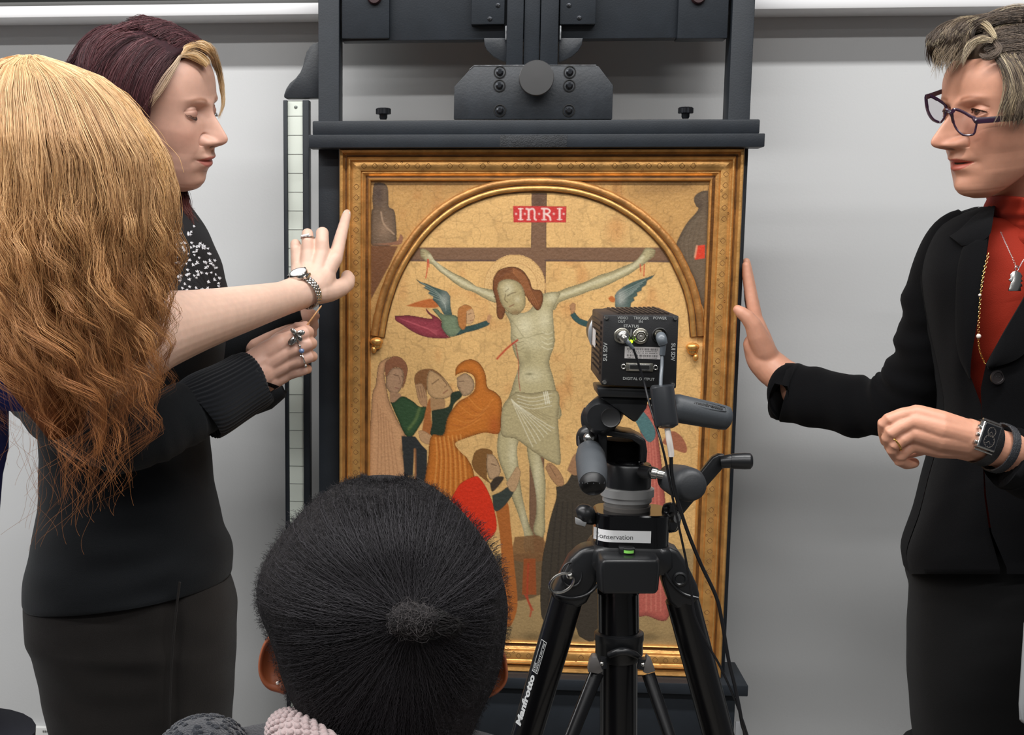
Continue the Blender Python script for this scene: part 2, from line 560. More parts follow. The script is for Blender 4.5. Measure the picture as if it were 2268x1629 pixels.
# frame as four mitred mouldings; profile: (distance from outer edge in m, height toward viewer, material)
X0, X1 = PN(751, 800, YF)[0], PN(1650.5, 330, YF)[0]
Z1, Z0 = PN(1180, 329, YF)[2], zl
S = 1.0/1490
PROF = [(0.0, -0.0272), (0.0, -0.004), (1.0, -0.001), (3.2, 0.0), (8, -0.001), (10, -0.0045), (13, -0.0065), (17, -0.006),
        (19, -0.003), (22, -0.0005), (25, -0.001), (27, -0.0045), (29, -0.0055), (31, -0.0048), (46, -0.0050), (49, -0.0062), (50.5, -0.009),
        (53, -0.0085), (56, -0.0105), (60, -0.014), (63, -0.0155), (65, -0.0145), (66, -0.011), (68, -0.0095), (70, -0.0105), (71.5, -0.013), (72, -0.020)]
PROF = [(d*0.00067, h) for d, h in PROF]


def corner(sx, sz, d, h):
    return (X0+d if sx < 0 else X1-d, YF-h, Z0+d if sz < 0 else Z1-d)


fr_mat = GOLD
frames = []
for (a, b) in (((-1, 1), (1, 1)), ((1, 1), (1, -1)), ((1, -1), (-1, -1)), ((-1, -1), (-1, 1))):
    mb = MB()
    n = 40
    rings = []
    for i in range(n+1):
        t = i/n
        rr = []
        for d, h in PROF:
            A = Vector(corner(*a, d, h)); B = Vector(corner(*b, d, h))
            wob = 0.0001*math.sin(i*1.7+d*900+a[0]*3)*math.sin(i*0.6+d*300)
            p = A.lerp(B, t); p.y += wob if 0 < i < n else 0
            rr.append(p)
        rr += [Vector(corner(*a, 0.048, -0.0272)).lerp(Vector(corner(*b, 0.048, -0.0272)), t)]
        rings.append(rr)
    mb.loft(rings)
    frames.append(mb.build('frame_moulding', fr_mat, pic, smooth=35))
# thin darker strips laid in the grooves, a sub-part of each moulding
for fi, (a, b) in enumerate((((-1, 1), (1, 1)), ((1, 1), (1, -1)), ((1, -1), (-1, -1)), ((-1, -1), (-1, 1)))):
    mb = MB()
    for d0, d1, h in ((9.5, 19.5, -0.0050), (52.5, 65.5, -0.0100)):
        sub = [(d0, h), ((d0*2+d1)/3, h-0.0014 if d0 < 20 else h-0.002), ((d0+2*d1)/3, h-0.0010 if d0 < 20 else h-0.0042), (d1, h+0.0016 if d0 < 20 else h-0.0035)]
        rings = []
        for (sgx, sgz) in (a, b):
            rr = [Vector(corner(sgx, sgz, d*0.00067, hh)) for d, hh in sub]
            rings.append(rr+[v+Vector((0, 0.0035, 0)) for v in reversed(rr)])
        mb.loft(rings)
    mb.build('dark_groove', GOLD_D, frames[fi], smooth=35)
# punched quatrefoils on the flat band (fine relief, one mesh per moulding)
PUNCH = M('punched_line', (122, 84, 44), 0.6, 0.2)


def quatrefoil(mb, c, ux, uz, r):
    pts = []
    for i in range(20):
        t = 2*math.pi*i/20
        rr = r*(0.72+0.30*abs(math.cos(2*t)))
        pts.append(c+ux*(rr*math.cos(t))+uz*(rr*math.sin(t)))
    mb.tube(pts, r*0.10, 4, closed=True, ref=(0, 1, 0))


dm = 38.5*0.00067; hb = -0.0049
for fi, (a, b) in enumerate((((-1, 1), (1, 1)), ((1, 1), (1, -1)), ((1, -1), (-1, -1)), ((-1, -1), (-1, 1)))):
    A, B = Vector(corner(*a, dm, hb)), Vector(corner(*b, dm, hb))
    t = (B-A).normalized(); s_ = Vector((t.z, 0, -t.x)); L = (B-A).length
    mb = MB(); k = int((L-0.02)/0.0165)
    for i in range(k):
        if RNG.random() < 0.12: continue
        c = A+t*(0.012+0.0165*i+RNG.normal()*0.0004)+s_*RNG.normal()*0.0003
        quatrefoil(mb, c, t, s_, 0.0039)
        if i % 2 and RNG.random() < 0.8:
            cc = c+t*0.008+s_*(0.0055*(1 if i % 4 == 1 else -1))
            mb.tube([cc+t*0.0015*math.cos(x)+s_*0.0015*math.sin(x) for x in np.linspace(0, 2*math.pi, 9)[:-1]], 0.0003, 4, closed=True, ref=(0, 1, 0))
    mb.build('punched_flowers', PUNCH, frames[fi], smooth=0, kind='stuff')

# ---- the painted panel: a fine grid whose vertex colours are the paint
XA, XB = X0+0.045, X1-0.045
ZA, ZB = Z0+0.045, Z1-0.045
NX, NZ = 500, 715
gx, gz = np.meshgrid(np.linspace(XA, XB, NX), np.linspace(ZB, ZA, NZ))
PV = np.stack([gx.ravel(), np.full(gx.size, YPAN), gz.ravel()], 1)
QX, QY = proj(PV)
PC = np.empty((len(PV), 3))


def smooth_noise(n, seed):
    r = np.random.default_rng(seed)
    g = r.random((n+2, n+2))
    fx = (QX-QX.min())/(QX.max()-QX.min())*n; fy = (QY-QY.min())/(QY.max()-QY.min())*n
    ix, iy = fx.astype(int).clip(0, n-1), fy.astype(int).clip(0, n-1)
    ux, uy = fx-ix, fy-iy
    ux, uy = ux*ux*(3-2*ux), uy*uy*(3-2*uy)
    return (g[iy, ix]*(1-ux)+g[iy, ix+1]*ux)*(1-uy)+(g[iy+1, ix]*(1-ux)+g[iy+1, ix+1]*ux)*uy


def L3(c): return np.array(lin(c))


PC[:] = L3((210, 168, 108))
n1 = smooth_noise(7, 1)*0.6+smooth_noise(23, 2)*0.4
PC *= (0.86+0.28*n1)[:, None]
red = np.clip((smooth_noise(11, 3)*smooth_noise(29, 4)-0.42)*3, 0, 1)
PC = PC*(1-0.35*red[:, None])+L3((186, 110, 52))*(0.35*red[:, None])
cr = np.abs(smooth_noise(60, 5)-0.5)
PC *= (1-0.22*np.clip(1-cr*14, 0, 1))[:, None]
MASK = np.ones(len(PV), bool)


def inside(pts):
    p = np.asarray(pts, float)
    m = np.zeros(len(QX), bool)
    idx = np.where((QX >= p[:, 0].min()) & (QX <= p[:, 0].max()) & (QY >= p[:, 1].min()) & (QY <= p[:, 1].max()))[0]
    x, y = QX[idx], QY[idx]
    c = np.zeros(len(idx), bool)
    for i in range(len(p)):
        x1, y1 = p[i]; x2, y2 = p[i-1]
        if y1 == y2: continue
        k = (y1 > y) != (y2 > y)
        c ^= k & (x < (x2-x1)*(y-y1)/(y2-y1)+x1)
    m[idx] = c
    return m


def TR(pts, ox=0, oy=0, s=1.0):
    return [(ox+x/s, oy+y/s) for x, y in pts]


def curve(pts, closed=True):
    p = np.asarray(pts, float)
    if closed:
        q = catmull(np.vstack([p, p[:1]]), len(p)*5)
        return q[:-1]
    return catmull(p, len(p)*6)


def dist_line(pts):
    p = np.asarray(pts, float); d = np.full(len(QX), 1e9)
    pad = 40
    idx = np.where((QX > p[:, 0].min()-pad) & (QX < p[:, 0].max()+pad) & (QY > p[:, 1].min()-pad) & (QY < p[:, 1].max()+pad))[0]
    x, y = QX[idx], QY[idx]; dd = np.full(len(idx), 1e9)
    for (x1, y1), (x2, y2) in zip(p[:-1], p[1:]):
        vx, vy = x2-x1, y2-y1; l = vx*vx+vy*vy+1e-9
        t = np.clip(((x-x1)*vx+(y-y1)*vy)/l, 0, 1)
        dd = np.minimum(dd, np.hypot(x-x1-t*vx, y-y1-t*vy))
    d[idx] = dd
    return d


def fill(pts, rgb, smoothed=True, a=1.0, edge=0.0, edge_rgb=None, volume=None):
    """a painted shape; edge: darker painted contour width in px; volume: painted modelling toward the contour."""
    q = curve(pts) if smoothed else np.asarray(pts, float)
    m = inside(q)
    de = dist_line(np.vstack([q, q[:1]]))
    k = np.clip(0.5+np.where(m, de, -de)/1.8, 0, 1)[:, None]*a
    PC[:] = PC*(1-k)+L3(rgb)*k
    if volume:
        d = dist_line(np.vstack([q, q[:1]]))[m]
        k = np.clip(1-d/volume, 0, 1)**1.5
        PC[m] *= (1-0.45*k)[:, None]
    if edge:
        d = dist_line(np.vstack([q, q[:1]]))
        k = np.clip(1.2-d/edge, 0, 1)*m
        PC[:] = PC*(1-0.6*k[:, None])+L3(edge_rgb or tuple(v*0.4 for v in rgb))*(0.6*k[:, None])
    return m


def stroke(pts, wd, rgb, a=0.8, m=None, smoothed=True):
    q = curve(pts, False) if smoothed else pts
    d = dist_line(q)
    k = np.clip(1.3-d/wd, 0, 1)*a
    if m is not None: k = k*m
    PC[:] = PC*(1-k[:, None])+L3(rgb)*k[:, None]


def blob(c, rx, ry, rgb, a, m=None, rot=0.0):
    cx, sx = math.cos(rot), math.sin(rot)
    dx, dy = QX-c[0], QY-c[1]
    k = np.exp(-(((dx*cx+dy*sx)/rx)**2+((-dx*sx+dy*cx)/ry)**2))*a
    if m is not None: k = k*m
    PC[:] = PC*(1-k[:, None])+L3(rgb)*k[:, None]


c5 = (740, 320, 4.524); c6 = (1160, 380, 4.524); c7 = (800, 680, 4.176); c8 = (1000, 840, 2.761)
# spandrels, toned and stained
arch_c = [(838, 745), (846, 700), (858, 655), (876, 607), (902, 560), (936, 514), (976, 476), (1022, 446), (1078, 424), (1130, 414), (1192, 411),
          (1250, 414), (1300, 424), (1352, 443), (1402, 472), (1446, 508), (1484, 552), (1508, 596), (1527, 642), (1538, 690), (1543, 745)]
spand = ~inside([(800, 1500)]+arch_c+[(1600, 1500)])
spand &= QY < 760
PC[spand] *= np.array([0.74, 0.68, 0.60])
for c, rx, ry, a in (((900, 395), 90, 28, .45), ((835, 480), 22, 60, .25), ((1500, 405), 60, 22, .5), ((1440, 420), 50, 20, .35), ((1005, 400), 40, 18, .3)):
    blob(c, rx, ry, (92, 62, 34), a, spand)
m = fill(TR([(392, 640), (385, 540), (398, 400), (430, 385), (490, 388), (535, 430), (545, 540), (548, 625), (600, 660), (618, 760), (625, 905), (600, 1005), (372, 1005), (372, 700)], *c5), (104, 84, 66), volume=9)
blob((838, 430), 12, 26, (62, 48, 44), .7, m); blob((850, 510), 14, 22, (150, 122, 98), .6, m)
stroke(TR([(470, 680), (500, 800), (600, 900)], *c5), 2.2, (176, 146, 118), .6, m)
m = fill(TR([(368, 1000), (640, 1010), (690, 950), (680, 910), (660, 905), (640, 960), (560, 985)], *c5), (138, 96, 72))
m = fill(TR([(368, 1015), (640, 1020), (560, 1200), (480, 1350), (400, 1500), (368, 1560)], *c5), (112, 74, 48), False)
m = fill(TR([(1845, 190), (1780, 200), (1720, 240), (1705, 290), (1730, 350), (1750, 370), (1720, 420), (1640, 510), (1570, 630), (1525, 760), (1580, 880), (1660, 1010), (1720, 1150), (1780, 1330), (1850, 1330), (1850, 200)], *c6), (104, 88, 70), volume=12)
blob((1551, 450), 12, 20, (70, 55, 44), .6, m)
for i in range(5):
    stroke(TR([(1780-40*i, 480+30*i), (1740-45*i, 700), (1720-30*i, 900)], *c6), 1.2, (84, 70, 56), .5, m)
fill(TR([(1740, 745), (1815, 735), (1815, 870), (1715, 885), (1712, 850)], *c6), (204, 62, 40), False)
stroke(TR([(1735, 748), (1715, 860)], *c6), 2.5, (214, 150, 118), .8)
# cross
CR = (118, 88, 66)
fill([(1177.5, 428), (1211, 428), (1207, 800), (1204, 1230), (1172, 1230), (1174, 800)], CR, False, edge=2.5, edge_rgb=(72, 54, 46))
blob((1193, 445), 18, 26, (72, 52, 42), .6, inside([(1177, 425), (1211, 425), (1210, 470), (1177, 470)]))
fill([(905, 548.5), (1480, 548.5), (1498, 580), (905, 579)], CR, False)
stroke([(912, 577), (1100, 577.5)], 2.2, (78, 60, 58), .8, smoothed=False); stroke([(1208, 577), (1490, 580)], 2.2, (78, 60, 58), .8, smoothed=False)
# title board
fill([(1136.5, 456.5), (1254.5, 457.5), (1253.5, 493), (1137.5, 493)], (190, 52, 50), False, edge=1.2, edge_rgb=(140, 40, 38))
LW = (226, 196, 186)


def serif_i(x):
    stroke([(x, 463), (x, 486)], 2.6, LW, 1, smoothed=False)
    for y in (462.5, 486.5): stroke([(x-5, y), (x+5, y)], 1.3, LW, 1, smoothed=False)


serif_i(1153); serif_i(1239.5)
stroke([(1166, 463), (1171, 464), (1171, 486)], 2.4, LW, 1, smoothed=False); stroke([(1167, 487), (1175, 487)], 1.2, LW, 1, smoothed=False)
stroke([(1171, 466), (1177, 463), (1182, 464), (1184, 470), (1184, 484), (1187, 487)], 2.2, LW, 1)
stroke([(1205, 463), (1205, 486)], 2.6, LW, 1, smoothed=False); stroke([(1200, 487), (1210, 487)], 1.2, LW, 1, smoothed=False)
stroke([(1200, 462.5), (1213, 463), (1218, 468), (1213, 473.5), (1206, 474)], 2.0, LW, 1); stroke([(1209, 474), (1217, 480), (1219, 487)], 2.4, LW, 1)
for x in (1143, 1162.5, 1194, 1226.5, 1248.5): blob((x, 474), 2.0, 2.0, LW, 1)
# halo
hal = inside([(1140+68*math.cos(t), 633+69*math.sin(t)) for t in np.linspace(0, 2*math.pi, 50)])
PC[hal] = L3((214, 174, 116))*(0.94+0.12*n1[hal])[:, None]
dh = np.hypot(QX-1140, QY-633)
for rr in (67, 50):
    k = np.clip(1.4-np.abs(dh-rr)/1.0, 0, 1)*0.45
    PC[:] = PC*(1-k[:, None])+L3((140, 92, 46))*k[:, None]
ang = np.arctan2(QY-633, QX-1140)
k = (np.abs(dh-58) < 6)*(np.sin(ang*34)*np.sin(dh*1.1) > 0.25)*0.3
PC[:] = PC*(1-k[:, None])+L3((150, 100, 50))*k[:, None]
# central figure, simply painted
SK = (176, 163, 122); SKD = (112, 104, 72); SKL = (212, 203, 168)
for pts, ax in ((TR([(865, 1050), (900, 1048), (945, 1072), (975, 1110), (1010, 1165), (1100, 1230), (1200, 1290), (1300, 1338), (1380, 1388), (1430, 1425), (1540, 1450), (1612, 1475), (1625, 1585), (1500, 1540), (1400, 1482), (1300, 1450), (1200, 1385), (1120, 1320), (1050, 1270), (985, 1205), (940, 1190), (905, 1160), (868, 1115)], *c5), 0),
                (TR([(190, 1225), (340, 1205), (430, 1168), (560, 1128), (660, 1088), (760, 1038), (860, 1010), (960, 968), (1080, 918), (1140, 880), (1180, 828), (1218, 772), (1270, 768), (1318, 792), (1300, 850), (1255, 885), (1210, 930), (1150, 968), (1060, 1030), (960, 1080), (860, 1130), (760, 1172), (660, 1200), (560, 1240), (440, 1280), (350, 1320), (300, 1390), (180, 1330)], *c6), 1)):
    m = fill(pts, SK, edge=2.0, edge_rgb=SKD, volume=11)
    if ax == 0: stroke(TR([(960, 1120), (1100, 1265), (1300, 1390), (1420, 1445), (1600, 1520)], *c5), 5, SKL, .55, m)
    else: stroke(TR([(1190, 860), (1100, 950), (900, 1050), (700, 1120), (500, 1200), (340, 1250)], *c6), 5, SKL, .55, m)
for i in range(4):
    stroke(TR([(905, 1085+22*i), (862, 1080+26*i)], *c5), 1.0, (120, 100, 70), .7, smoothed=False)
    stroke(TR([(1262, 800+20*i), (1312, 806+17*i)], *c6), 1.0, (120, 100, 70), .7, smoothed=False)
torso = [(1092, 655), (1108, 664), (1122, 690), (1150, 694), (1172, 688), (1190, 664), (1207, 650), (1240, 648), (1233, 668), (1225, 690), (1226.5, 720), (1228.5, 760), (1219, 790), (1217, 808), (1226, 840), (1234, 880), (1236, 930), (1122, 930), (1134, 860), (1145, 826), (1150, 806), (1140, 785), (1131, 750), (1128, 710)]
m = fill(torso, SK, edge=2.2, edge_rgb=SKD, volume=16)
for c, rx, ry, a in (((1163, 722), 22, 26, .75), ((1205, 710), 16, 26, .6), ((1180, 760), 30, 16, .35), ((1178, 832), 26, 16, .5), ((1222, 660), 12, 10, .6)):
    blob(c, rx, ry, SKL, a, m)
blob((1168, 790), 10, 20, SKD, .35, m); blob((1172, 829), 8, 3, SKD, .8, m)
for i in range(4):
    stroke([(1200, 735+11*i), (1213, 741+11*i), (1224, 736+12*i)], 1.1, SKL, .7, m)
    stroke([(1136, 742+9*i), (1148, 750+9*i), (1160, 748+8*i)], 1.1, SKD, .5, m)
stroke([(1128, 706), (1143, 722), (1162, 748), (1186, 742), (1206, 738)], 1.3, SKD, .4, m)
stroke([(1101, 795), (1115, 780), (1130, 766), (1146, 754)], 2.6, (176, 48, 34), .9)
stroke([(1142, 762), (1148, 800), (1149, 840), (1152, 866)], 1.3, (150, 50, 36), .7)
# legs then cloth
for pts in (TR([(310, 240), (290, 320), (278, 420), (295, 510), (330, 600), (368, 720), (405, 820), (432, 900), (445, 960), (440, 1020), (455, 1060), (480, 1045), (490, 1075), (505, 1070), (502, 960), (478, 900), (446, 780), (424, 660), (408, 520), (400, 430), (420, 330), (400, 250)], *c8),
            TR([(455, 330), (468, 480), (498, 600), (518, 720), (518, 830), (500, 920), (520, 960), (545, 985), (572, 930), (570, 800), (576, 650), (562, 540), (535, 440), (520, 330)], *c8)):
    m = fill(pts, SK, edge=2.0, edge_rgb=SKD, volume=10)
    blob((1135, 1010), 10, 40, SKL, .5, m); blob((1190, 1060), 9, 60, SKL, .5, m); blob((1160, 1160), 8, 50, SKL, .4, m)
for i in range(4):
    stroke(TR([(455+14*i, 985), (462+12*i, 1062-4*i)], *c8), 1.0, SKD, .7, smoothed=False)
cloth = [(1142, 868), (1180, 871), (1226, 864), (1239, 880), (1236, 930), (1240, 985), (1241, 1028), (1222, 1025), (1199, 1012), (1180, 1000), (1160, 985), (1140, 972), (1112, 965), (1108, 930), (1116, 895)]
m = fill(cloth, (170, 156, 116), edge=1.6, edge_rgb=(120, 106, 72), volume=10)
for i in range(7):
    stroke([(1132+2*i, 884+2*i), (1150+6*i, 925), (1168+9*i, 965-3*i), (1180+8*i, 990-7*i)], 1.2, (214, 206, 178), .65, m)
    stroke([(1136+3*i, 882), (1156+7*i, 915), (1176+9*i, 950-4*i)], 1.1, (120, 106, 74), .4, m)
for i in range(4):
    stroke([(1146, 876+7*i), (1180, 882+8*i), (1222, 872+9*i)], 1.1, (216, 208, 180), .6, m)
for x0, y0 in ((1208, 868), (1212, 868), (1204, 870)): stroke([(x0, y0), (x0+5, y0+26)], 1.3, (220, 214, 190), .8, m)
# hair, face
HR = (124, 76, 44)
m = fill([(1091, 640), (1094, 615), (1108, 597), (1136, 591), (1158, 600), (1173, 621), (1180, 640), (1198, 644), (1203, 662), (1198, 682), (1190, 688), (1180, 678), (1172, 668), (1160, 655), (1120, 660), (1119, 690), (1111, 708), (1101, 700), (1099, 670)], HR, edge=1.5, volume=7)
for i in range(6):
    stroke([(1136, 594+2*i), (1162-2*i, 612+2*i), (1174-3*i, 640), (1192-5*i, 676)], .9, (168, 108, 66), .55, m)
    stroke([(1130, 594+2*i), (1108+2*i, 606), (1096+3*i, 640), (1106+2*i, 700)], .9, (96, 56, 34), .5, m)
m = fill([(1101, 640), (1106, 625), (1122, 619), (1142, 622), (1156, 634), (1163, 655), (1163, 678), (1152, 694), (1138, 698), (1124, 690), (1110, 672)], (168, 152, 110), edge=1.2, edge_rgb=(104, 88, 58), volume=9)
blob((1126, 640), 12, 14, SKL, .6, m); blob((1146, 664), 7, 8, SKL, .4, m)
stroke([(1124, 655), (1134, 650), (1142, 648)], 1.4, (96, 80, 52), .8, m); stroke([(1119, 646), (1127, 640)], 1.1, (96, 80, 52), .7, m)
stroke([(1120, 652), (1118, 664), (1124, 670)], 1.3, (96, 80, 52), .7, m); stroke([(1128, 680), (1138, 675)], 1.4, (120, 72, 52), .8, m)
blob((1142, 692), 12, 6, (120, 84, 50), .6, m)
for q in ([(947, 575), (946, 600), (943, 616)], [(949, 575), (950, 592)], [(1427, 586), (1426, 612)], [(1418, 586), (1419, 602)]):
    stroke(q, 1.5, (186, 56, 40), .85)
# winged figures
m = fill(TR([(312, 85), (450, 80), (600, 105), (660, 105), (610, 50), (600, 15), (640, 60), (700, 95), (740, 130), (752, 190), (800, 268), (830, 283), (740, 293), (600, 280), (480, 232), (380, 165), (318, 125)], *c7), (140, 56, 66), edge=1.6, volume=12)
for i in range(4): stroke(TR([(360+30*i, 110+10*i), (520+30*i, 170+10*i), (700, 220+14*i)], *c7), 1.3, (178, 84, 92), .5, m)
fill([(899, 678), (930, 667), (960, 662), (975, 672), (965, 682), (930, 681)], (176, 98, 48))
m = fill([(921, 618.5), (932, 625), (946, 629), (958, 635), (975, 641), (990, 646), (997, 656), (998, 680), (1002, 700), (984, 698), (975, 682), (966, 671), (958, 664), (960, 658), (948, 650), (952, 645), (938, 638), (943, 634), (930, 628)], (66, 84, 78), False, edge=1.2)
for i in range(5): stroke([(932+5*i, 626+8*i), (965+4*i, 645+6*i), (988, 668+5*i)], 1.0, (148, 158, 146), .55, m)
blob((985, 665), 10, 18, (170, 172, 160), .5, m)
m = fill(TR([(655, 20), (700, 20), (760, 70), (880, 85), (905, 180), (950, 215), (960, 240), (840, 278), (790, 255), (745, 190), (742, 130), (690, 60)], *c7), (112, 126, 98), edge=1.4, volume=9)
m = fill(TR([(950, 185), (1060, 160), (1160, 128), (1183, 165), (1065, 215), (960, 240), (880, 262)], *c7), (52, 74, 70), edge=1.2)
fill(TR([(1160, 128), (1168, 90), (1185, 68), (1205, 85), (1198, 120), (1180, 150)], *c7), (178, 132, 92))
fill(TR([(890, 60), (905, 10), (960, -20), (1010, -5), (1025, 25), (985, 50), (975, 150), (955, 205), (925, 205), (898, 150)], *c7), (172, 112, 60), edge=1.2)
m = fill(TR([(975, 40), (1025, 20), (1045, 60), (1048, 110), (1020, 155), (975, 150)], *c7), (190, 150, 108), edge=1.0)
stroke(TR([(990, 70), (1015, 60)], *c7), 1.0, (90, 62, 42), .8); stroke(TR([(1010, 130), (1035, 122)], *c7), 1.0, (120, 64, 48), .8)
m = fill(TR([(915, 1360), (912, 1240), (940, 1200), (1000, 1155), (1090, 1110), (1150, 1088), (1230, 1065), (1315, 1035), (1280, 1075), (1238, 1092), (1225, 1140), (1185, 1165), (1180, 1195), (1135, 1215), (1140, 1245), (1100, 1265), (1110, 1295), (1075, 1320), (1070, 1370)], *c6), (70, 88, 82), False, edge=1.2)
for i in range(5): stroke(TR([(1220-30*i, 1090+30*i), (1080-20*i, 1160+30*i), (960, 1220+26*i)], *c6), 1.0, (160, 168, 158), .55, m)
blob((1375, 660), 12, 18, (178, 178, 168), .6, m)
fill(TR([(845, 1270), (880, 1248), (915, 1275), (905, 1312), (870, 1305)], *c6), (186, 106, 52))
fill(TR([(465, 1440), (505, 1410), (560, 1470), (640, 1500), (700, 1520), (700, 1590), (640, 1565), (560, 1535), (500, 1490)], *c6), (52, 78, 76), edge=1.2)
fill(TR([(460, 1345), (490, 1318), (518, 1335), (512, 1400), (478, 1425)], *c6), (168, 124, 86), edge=1.0)
# ground and rock
gr = inside([(815, 1235), (1580, 1215), (1580, 1500), (815, 1500)])
PC[gr] = L3((158, 132, 90))*(0.82+0.36*n1[gr])[:, None]
fill([(1080, 1238), (1205, 1230), (1210, 1310), (1100, 1330)], (88, 66, 46), a=.8)
fill([(1140, 1190), (1200, 1190), (1206, 1240), (1136, 1240)], (120, 84, 52), a=.9)
m = fill([(1160, 1238), (1186, 1238), (1188, 1318), (1156, 1318)], (150, 74, 36), False, a=.85)
for q in ([(1170, 1250), (1168, 1320), (1176, 1350), (1174, 1366)], [(1163, 1318), (1180, 1352)]): stroke(q, 2.4, (168, 62, 40), .8)
for i in range(9):
    blob((840+85*i, 1412), 30, 10, (100, 84, 56), .7, gr)
# mourners at the left
m = fill(TR([(135, 720), (160, 540), (230, 478), (300, 458), (250, 480), (222, 560), (215, 640), (240, 780), (262, 880), (330, 1040), (410, 1190), (380, 1330), (412, 1500), (412, 1800), (85, 1800), (95, 900)], *c7), (196, 148, 106), edge=1.8, volume=10)
for i in range(6): stroke(TR([(150+26*i, 900+40*i), (160+26*i, 1200), (140+45*i, 1700)], *c7), 1.5, (160, 112, 78), .5, m)
m = fill(TR([(222, 640), (225, 520), (300, 458), (380, 480), (428, 560), (412, 680), (378, 760), (395, 640), (370, 575), (300, 565), (242, 650)], *c7), (130, 84, 58), edge=1.2)
m = fill(TR([(232, 650), (285, 572), (370, 572), (395, 650), (372, 750), (325, 802), (275, 795), (232, 740)], *c7), (166, 130, 100), edge=1.3, volume=6)
stroke(TR([(300, 628), (345, 640)], *c7), 1.3, (88, 62, 46), .8); stroke(TR([(372, 640), (385, 650)], *c7), 1.2, (88, 62, 46), .8)
stroke(TR([(350, 650), (362, 705), (340, 715)], *c7), 1.0, (110, 78, 58), .8); stroke(TR([(315, 748), (345, 755)], *c7), 1.2, (120, 66, 56), .8)
fill(TR([(262, 790), (355, 800), (365, 850), (300, 900), (268, 880)], *c7), (160, 124, 94))
m = fill(TR([(272, 885), (310, 880), (380, 828), (470, 870), (540, 925), (600, 925), (590, 1010), (530, 1120), (470, 1200), (410, 1188), (335, 1030)], *c7), (48, 74, 46), edge=1.5, volume=8)
stroke(TR([(540, 940), (500, 1050), (440, 1130)], *c7), 4, (104, 122, 70), .5, m)
fill(TR([(372, 1195), (500, 1200), (560, 1280), (610, 1330), (610, 1800), (505, 1800), (492, 1310), (478, 1560), (400, 1570)], *c7), (44, 46, 46), False)
stroke(TR([(497, 1320), (500, 1620)], *c7), 3.0, (166, 108, 66), .7)
m = fill(TR([(560, 1160), (590, 990), (625, 860), (660, 860), (645, 1000), (662, 1165), (610, 1180)], *c7), (160, 96, 50))
m = fill(TR([(492, 690), (500, 630), (545, 588), (630, 573), (705, 602), (785, 690), (700, 700), (610, 760), (600, 880), (520, 790)], *c7), (124, 84, 50), edge=1.2)
fill(TR([(640, 830), (760, 845), (772, 930), (700, 966), (645, 940)], *c7), (160, 124, 86))
m = fill(TR([(606, 660), (640, 588), (735, 640), (795, 695), (850, 790), (825, 828), (745, 855), (660, 840), (612, 780)], *c7), (178, 142, 100), edge=1.3, volume=6)
stroke(TR([(655, 715), (690, 690), (715, 672)], *c7), 1.4, (92, 66, 44), .8); stroke(TR([(745, 660), (790, 720), (770, 745)], *c7), 1.1, (110, 78, 54), .8)
stroke(TR([(760, 800), (800, 770)], *c7), 1.3, (126, 68, 54), .8)
m = fill(TR([(500, 720), (560, 712), (600, 790), (612, 870), (600, 925), (550, 905), (520, 830)], *c7), (164, 126, 90), edge=1.2)
for i in range(3): stroke(TR([(520+26*i, 735), (545+22*i, 840)], *c7), .9, (112, 80, 56), .7)
m = fill(TR([(650, 960), (780, 935), (820, 900), (835, 800), (925, 780), (930, 830), (860, 900), (830, 1000), (770, 1190), (645, 1190), (655, 1080)], *c7), (40, 52, 38), edge=1.2)
fill(TR([(528, 1150), (570, 1145), (640, 1190), (650, 1260), (600, 1270), (545, 1230)], *c7), (176, 138, 100), edge=1.0)
m = fill(TR([(868, 640), (880, 560), (940, 505), (1020, 486), (1095, 525), (1148, 620), (1168, 745), (1240, 790), (1298, 870), (1292, 1040), (1272, 1172), (1140, 1165), (1000, 1205), (870, 1262), (925, 1350), (985, 1410), (1045, 1560), (1045, 1900), (600, 1900), (620, 1400), (650, 1195), (760, 1185), (800, 1030), (890, 890), (1000, 820), (1050, 760), (1045, 650), (970, 605), (900, 620)], *c7), (186, 108, 40), edge=1.6, volume=12)
for i in range(7):
    stroke(TR([(690+38*i, 1210-4*i), (700+42*i, 1400), (670+52*i, 1750)], *c7), 2.0, (216, 150, 76), .55, m)
    stroke(TR([(705+38*i, 1215), (725+42*i, 1420), (700+50*i, 1750)], *c7), 1.4, (140, 74, 28), .5, m)
    stroke(TR([(800+25*i, 1150-60*i), (930+30*i, 1130-30*i), (1100+20*i, 1040-30*i)], *c7), 1.5, (160, 86, 34) if i % 2 else (212, 136, 62), .45, m)
blob((1095, 945), 14, 26, (150, 60, 30), .5, m)
m = fill(TR([(885, 655), (960, 615), (1025, 660), (1048, 730), (1015, 800), (950, 828), (920, 790), (890, 740)], *c7), (166, 136, 104), edge=1.3, volume=6)
stroke(TR([(905, 690), (950, 688)], *c7), 1.2, (92, 66, 48), .8); stroke(TR([(895, 745), (920, 750)], *c7), 1.1, (110, 74, 56), .8)
# the same group's lower robes, kneeling figure in red
m = fill(TR([(268, 790), (340, 750), (362, 900), (380, 1100), (402, 1400), (330, 1500), (300, 1000)], *c8), (166, 96, 44))
m = fill(TR([(123, 510), (145, 445), (200, 424), (252, 450), (225, 530), (216, 600), (240, 640), (170, 590), (135, 550)], *c8), (122, 84, 44), edge=1.3)
m = fill(TR([(218, 460), (262, 470), (300, 550), (285, 600), (235, 612), (214, 540)], *c8), (172, 140, 106), edge=1.2, volume=5)
stroke(TR([(245, 520), (275, 530)], *c8), 1.4, (92, 68, 50), .8)
m = fill(TR([(5, 720), (55, 640), (140, 596), (175, 610), (225, 690), (262, 800), (272, 930), (180, 1000), (60, 900), (-10, 800)], *c8), (204, 50, 26), edge=1.2)
fill(TR([(248, 712), (300, 690), (355, 655), (382, 690), (320, 780), (265, 806)], *c8), (54, 60, 54), edge=1.0)
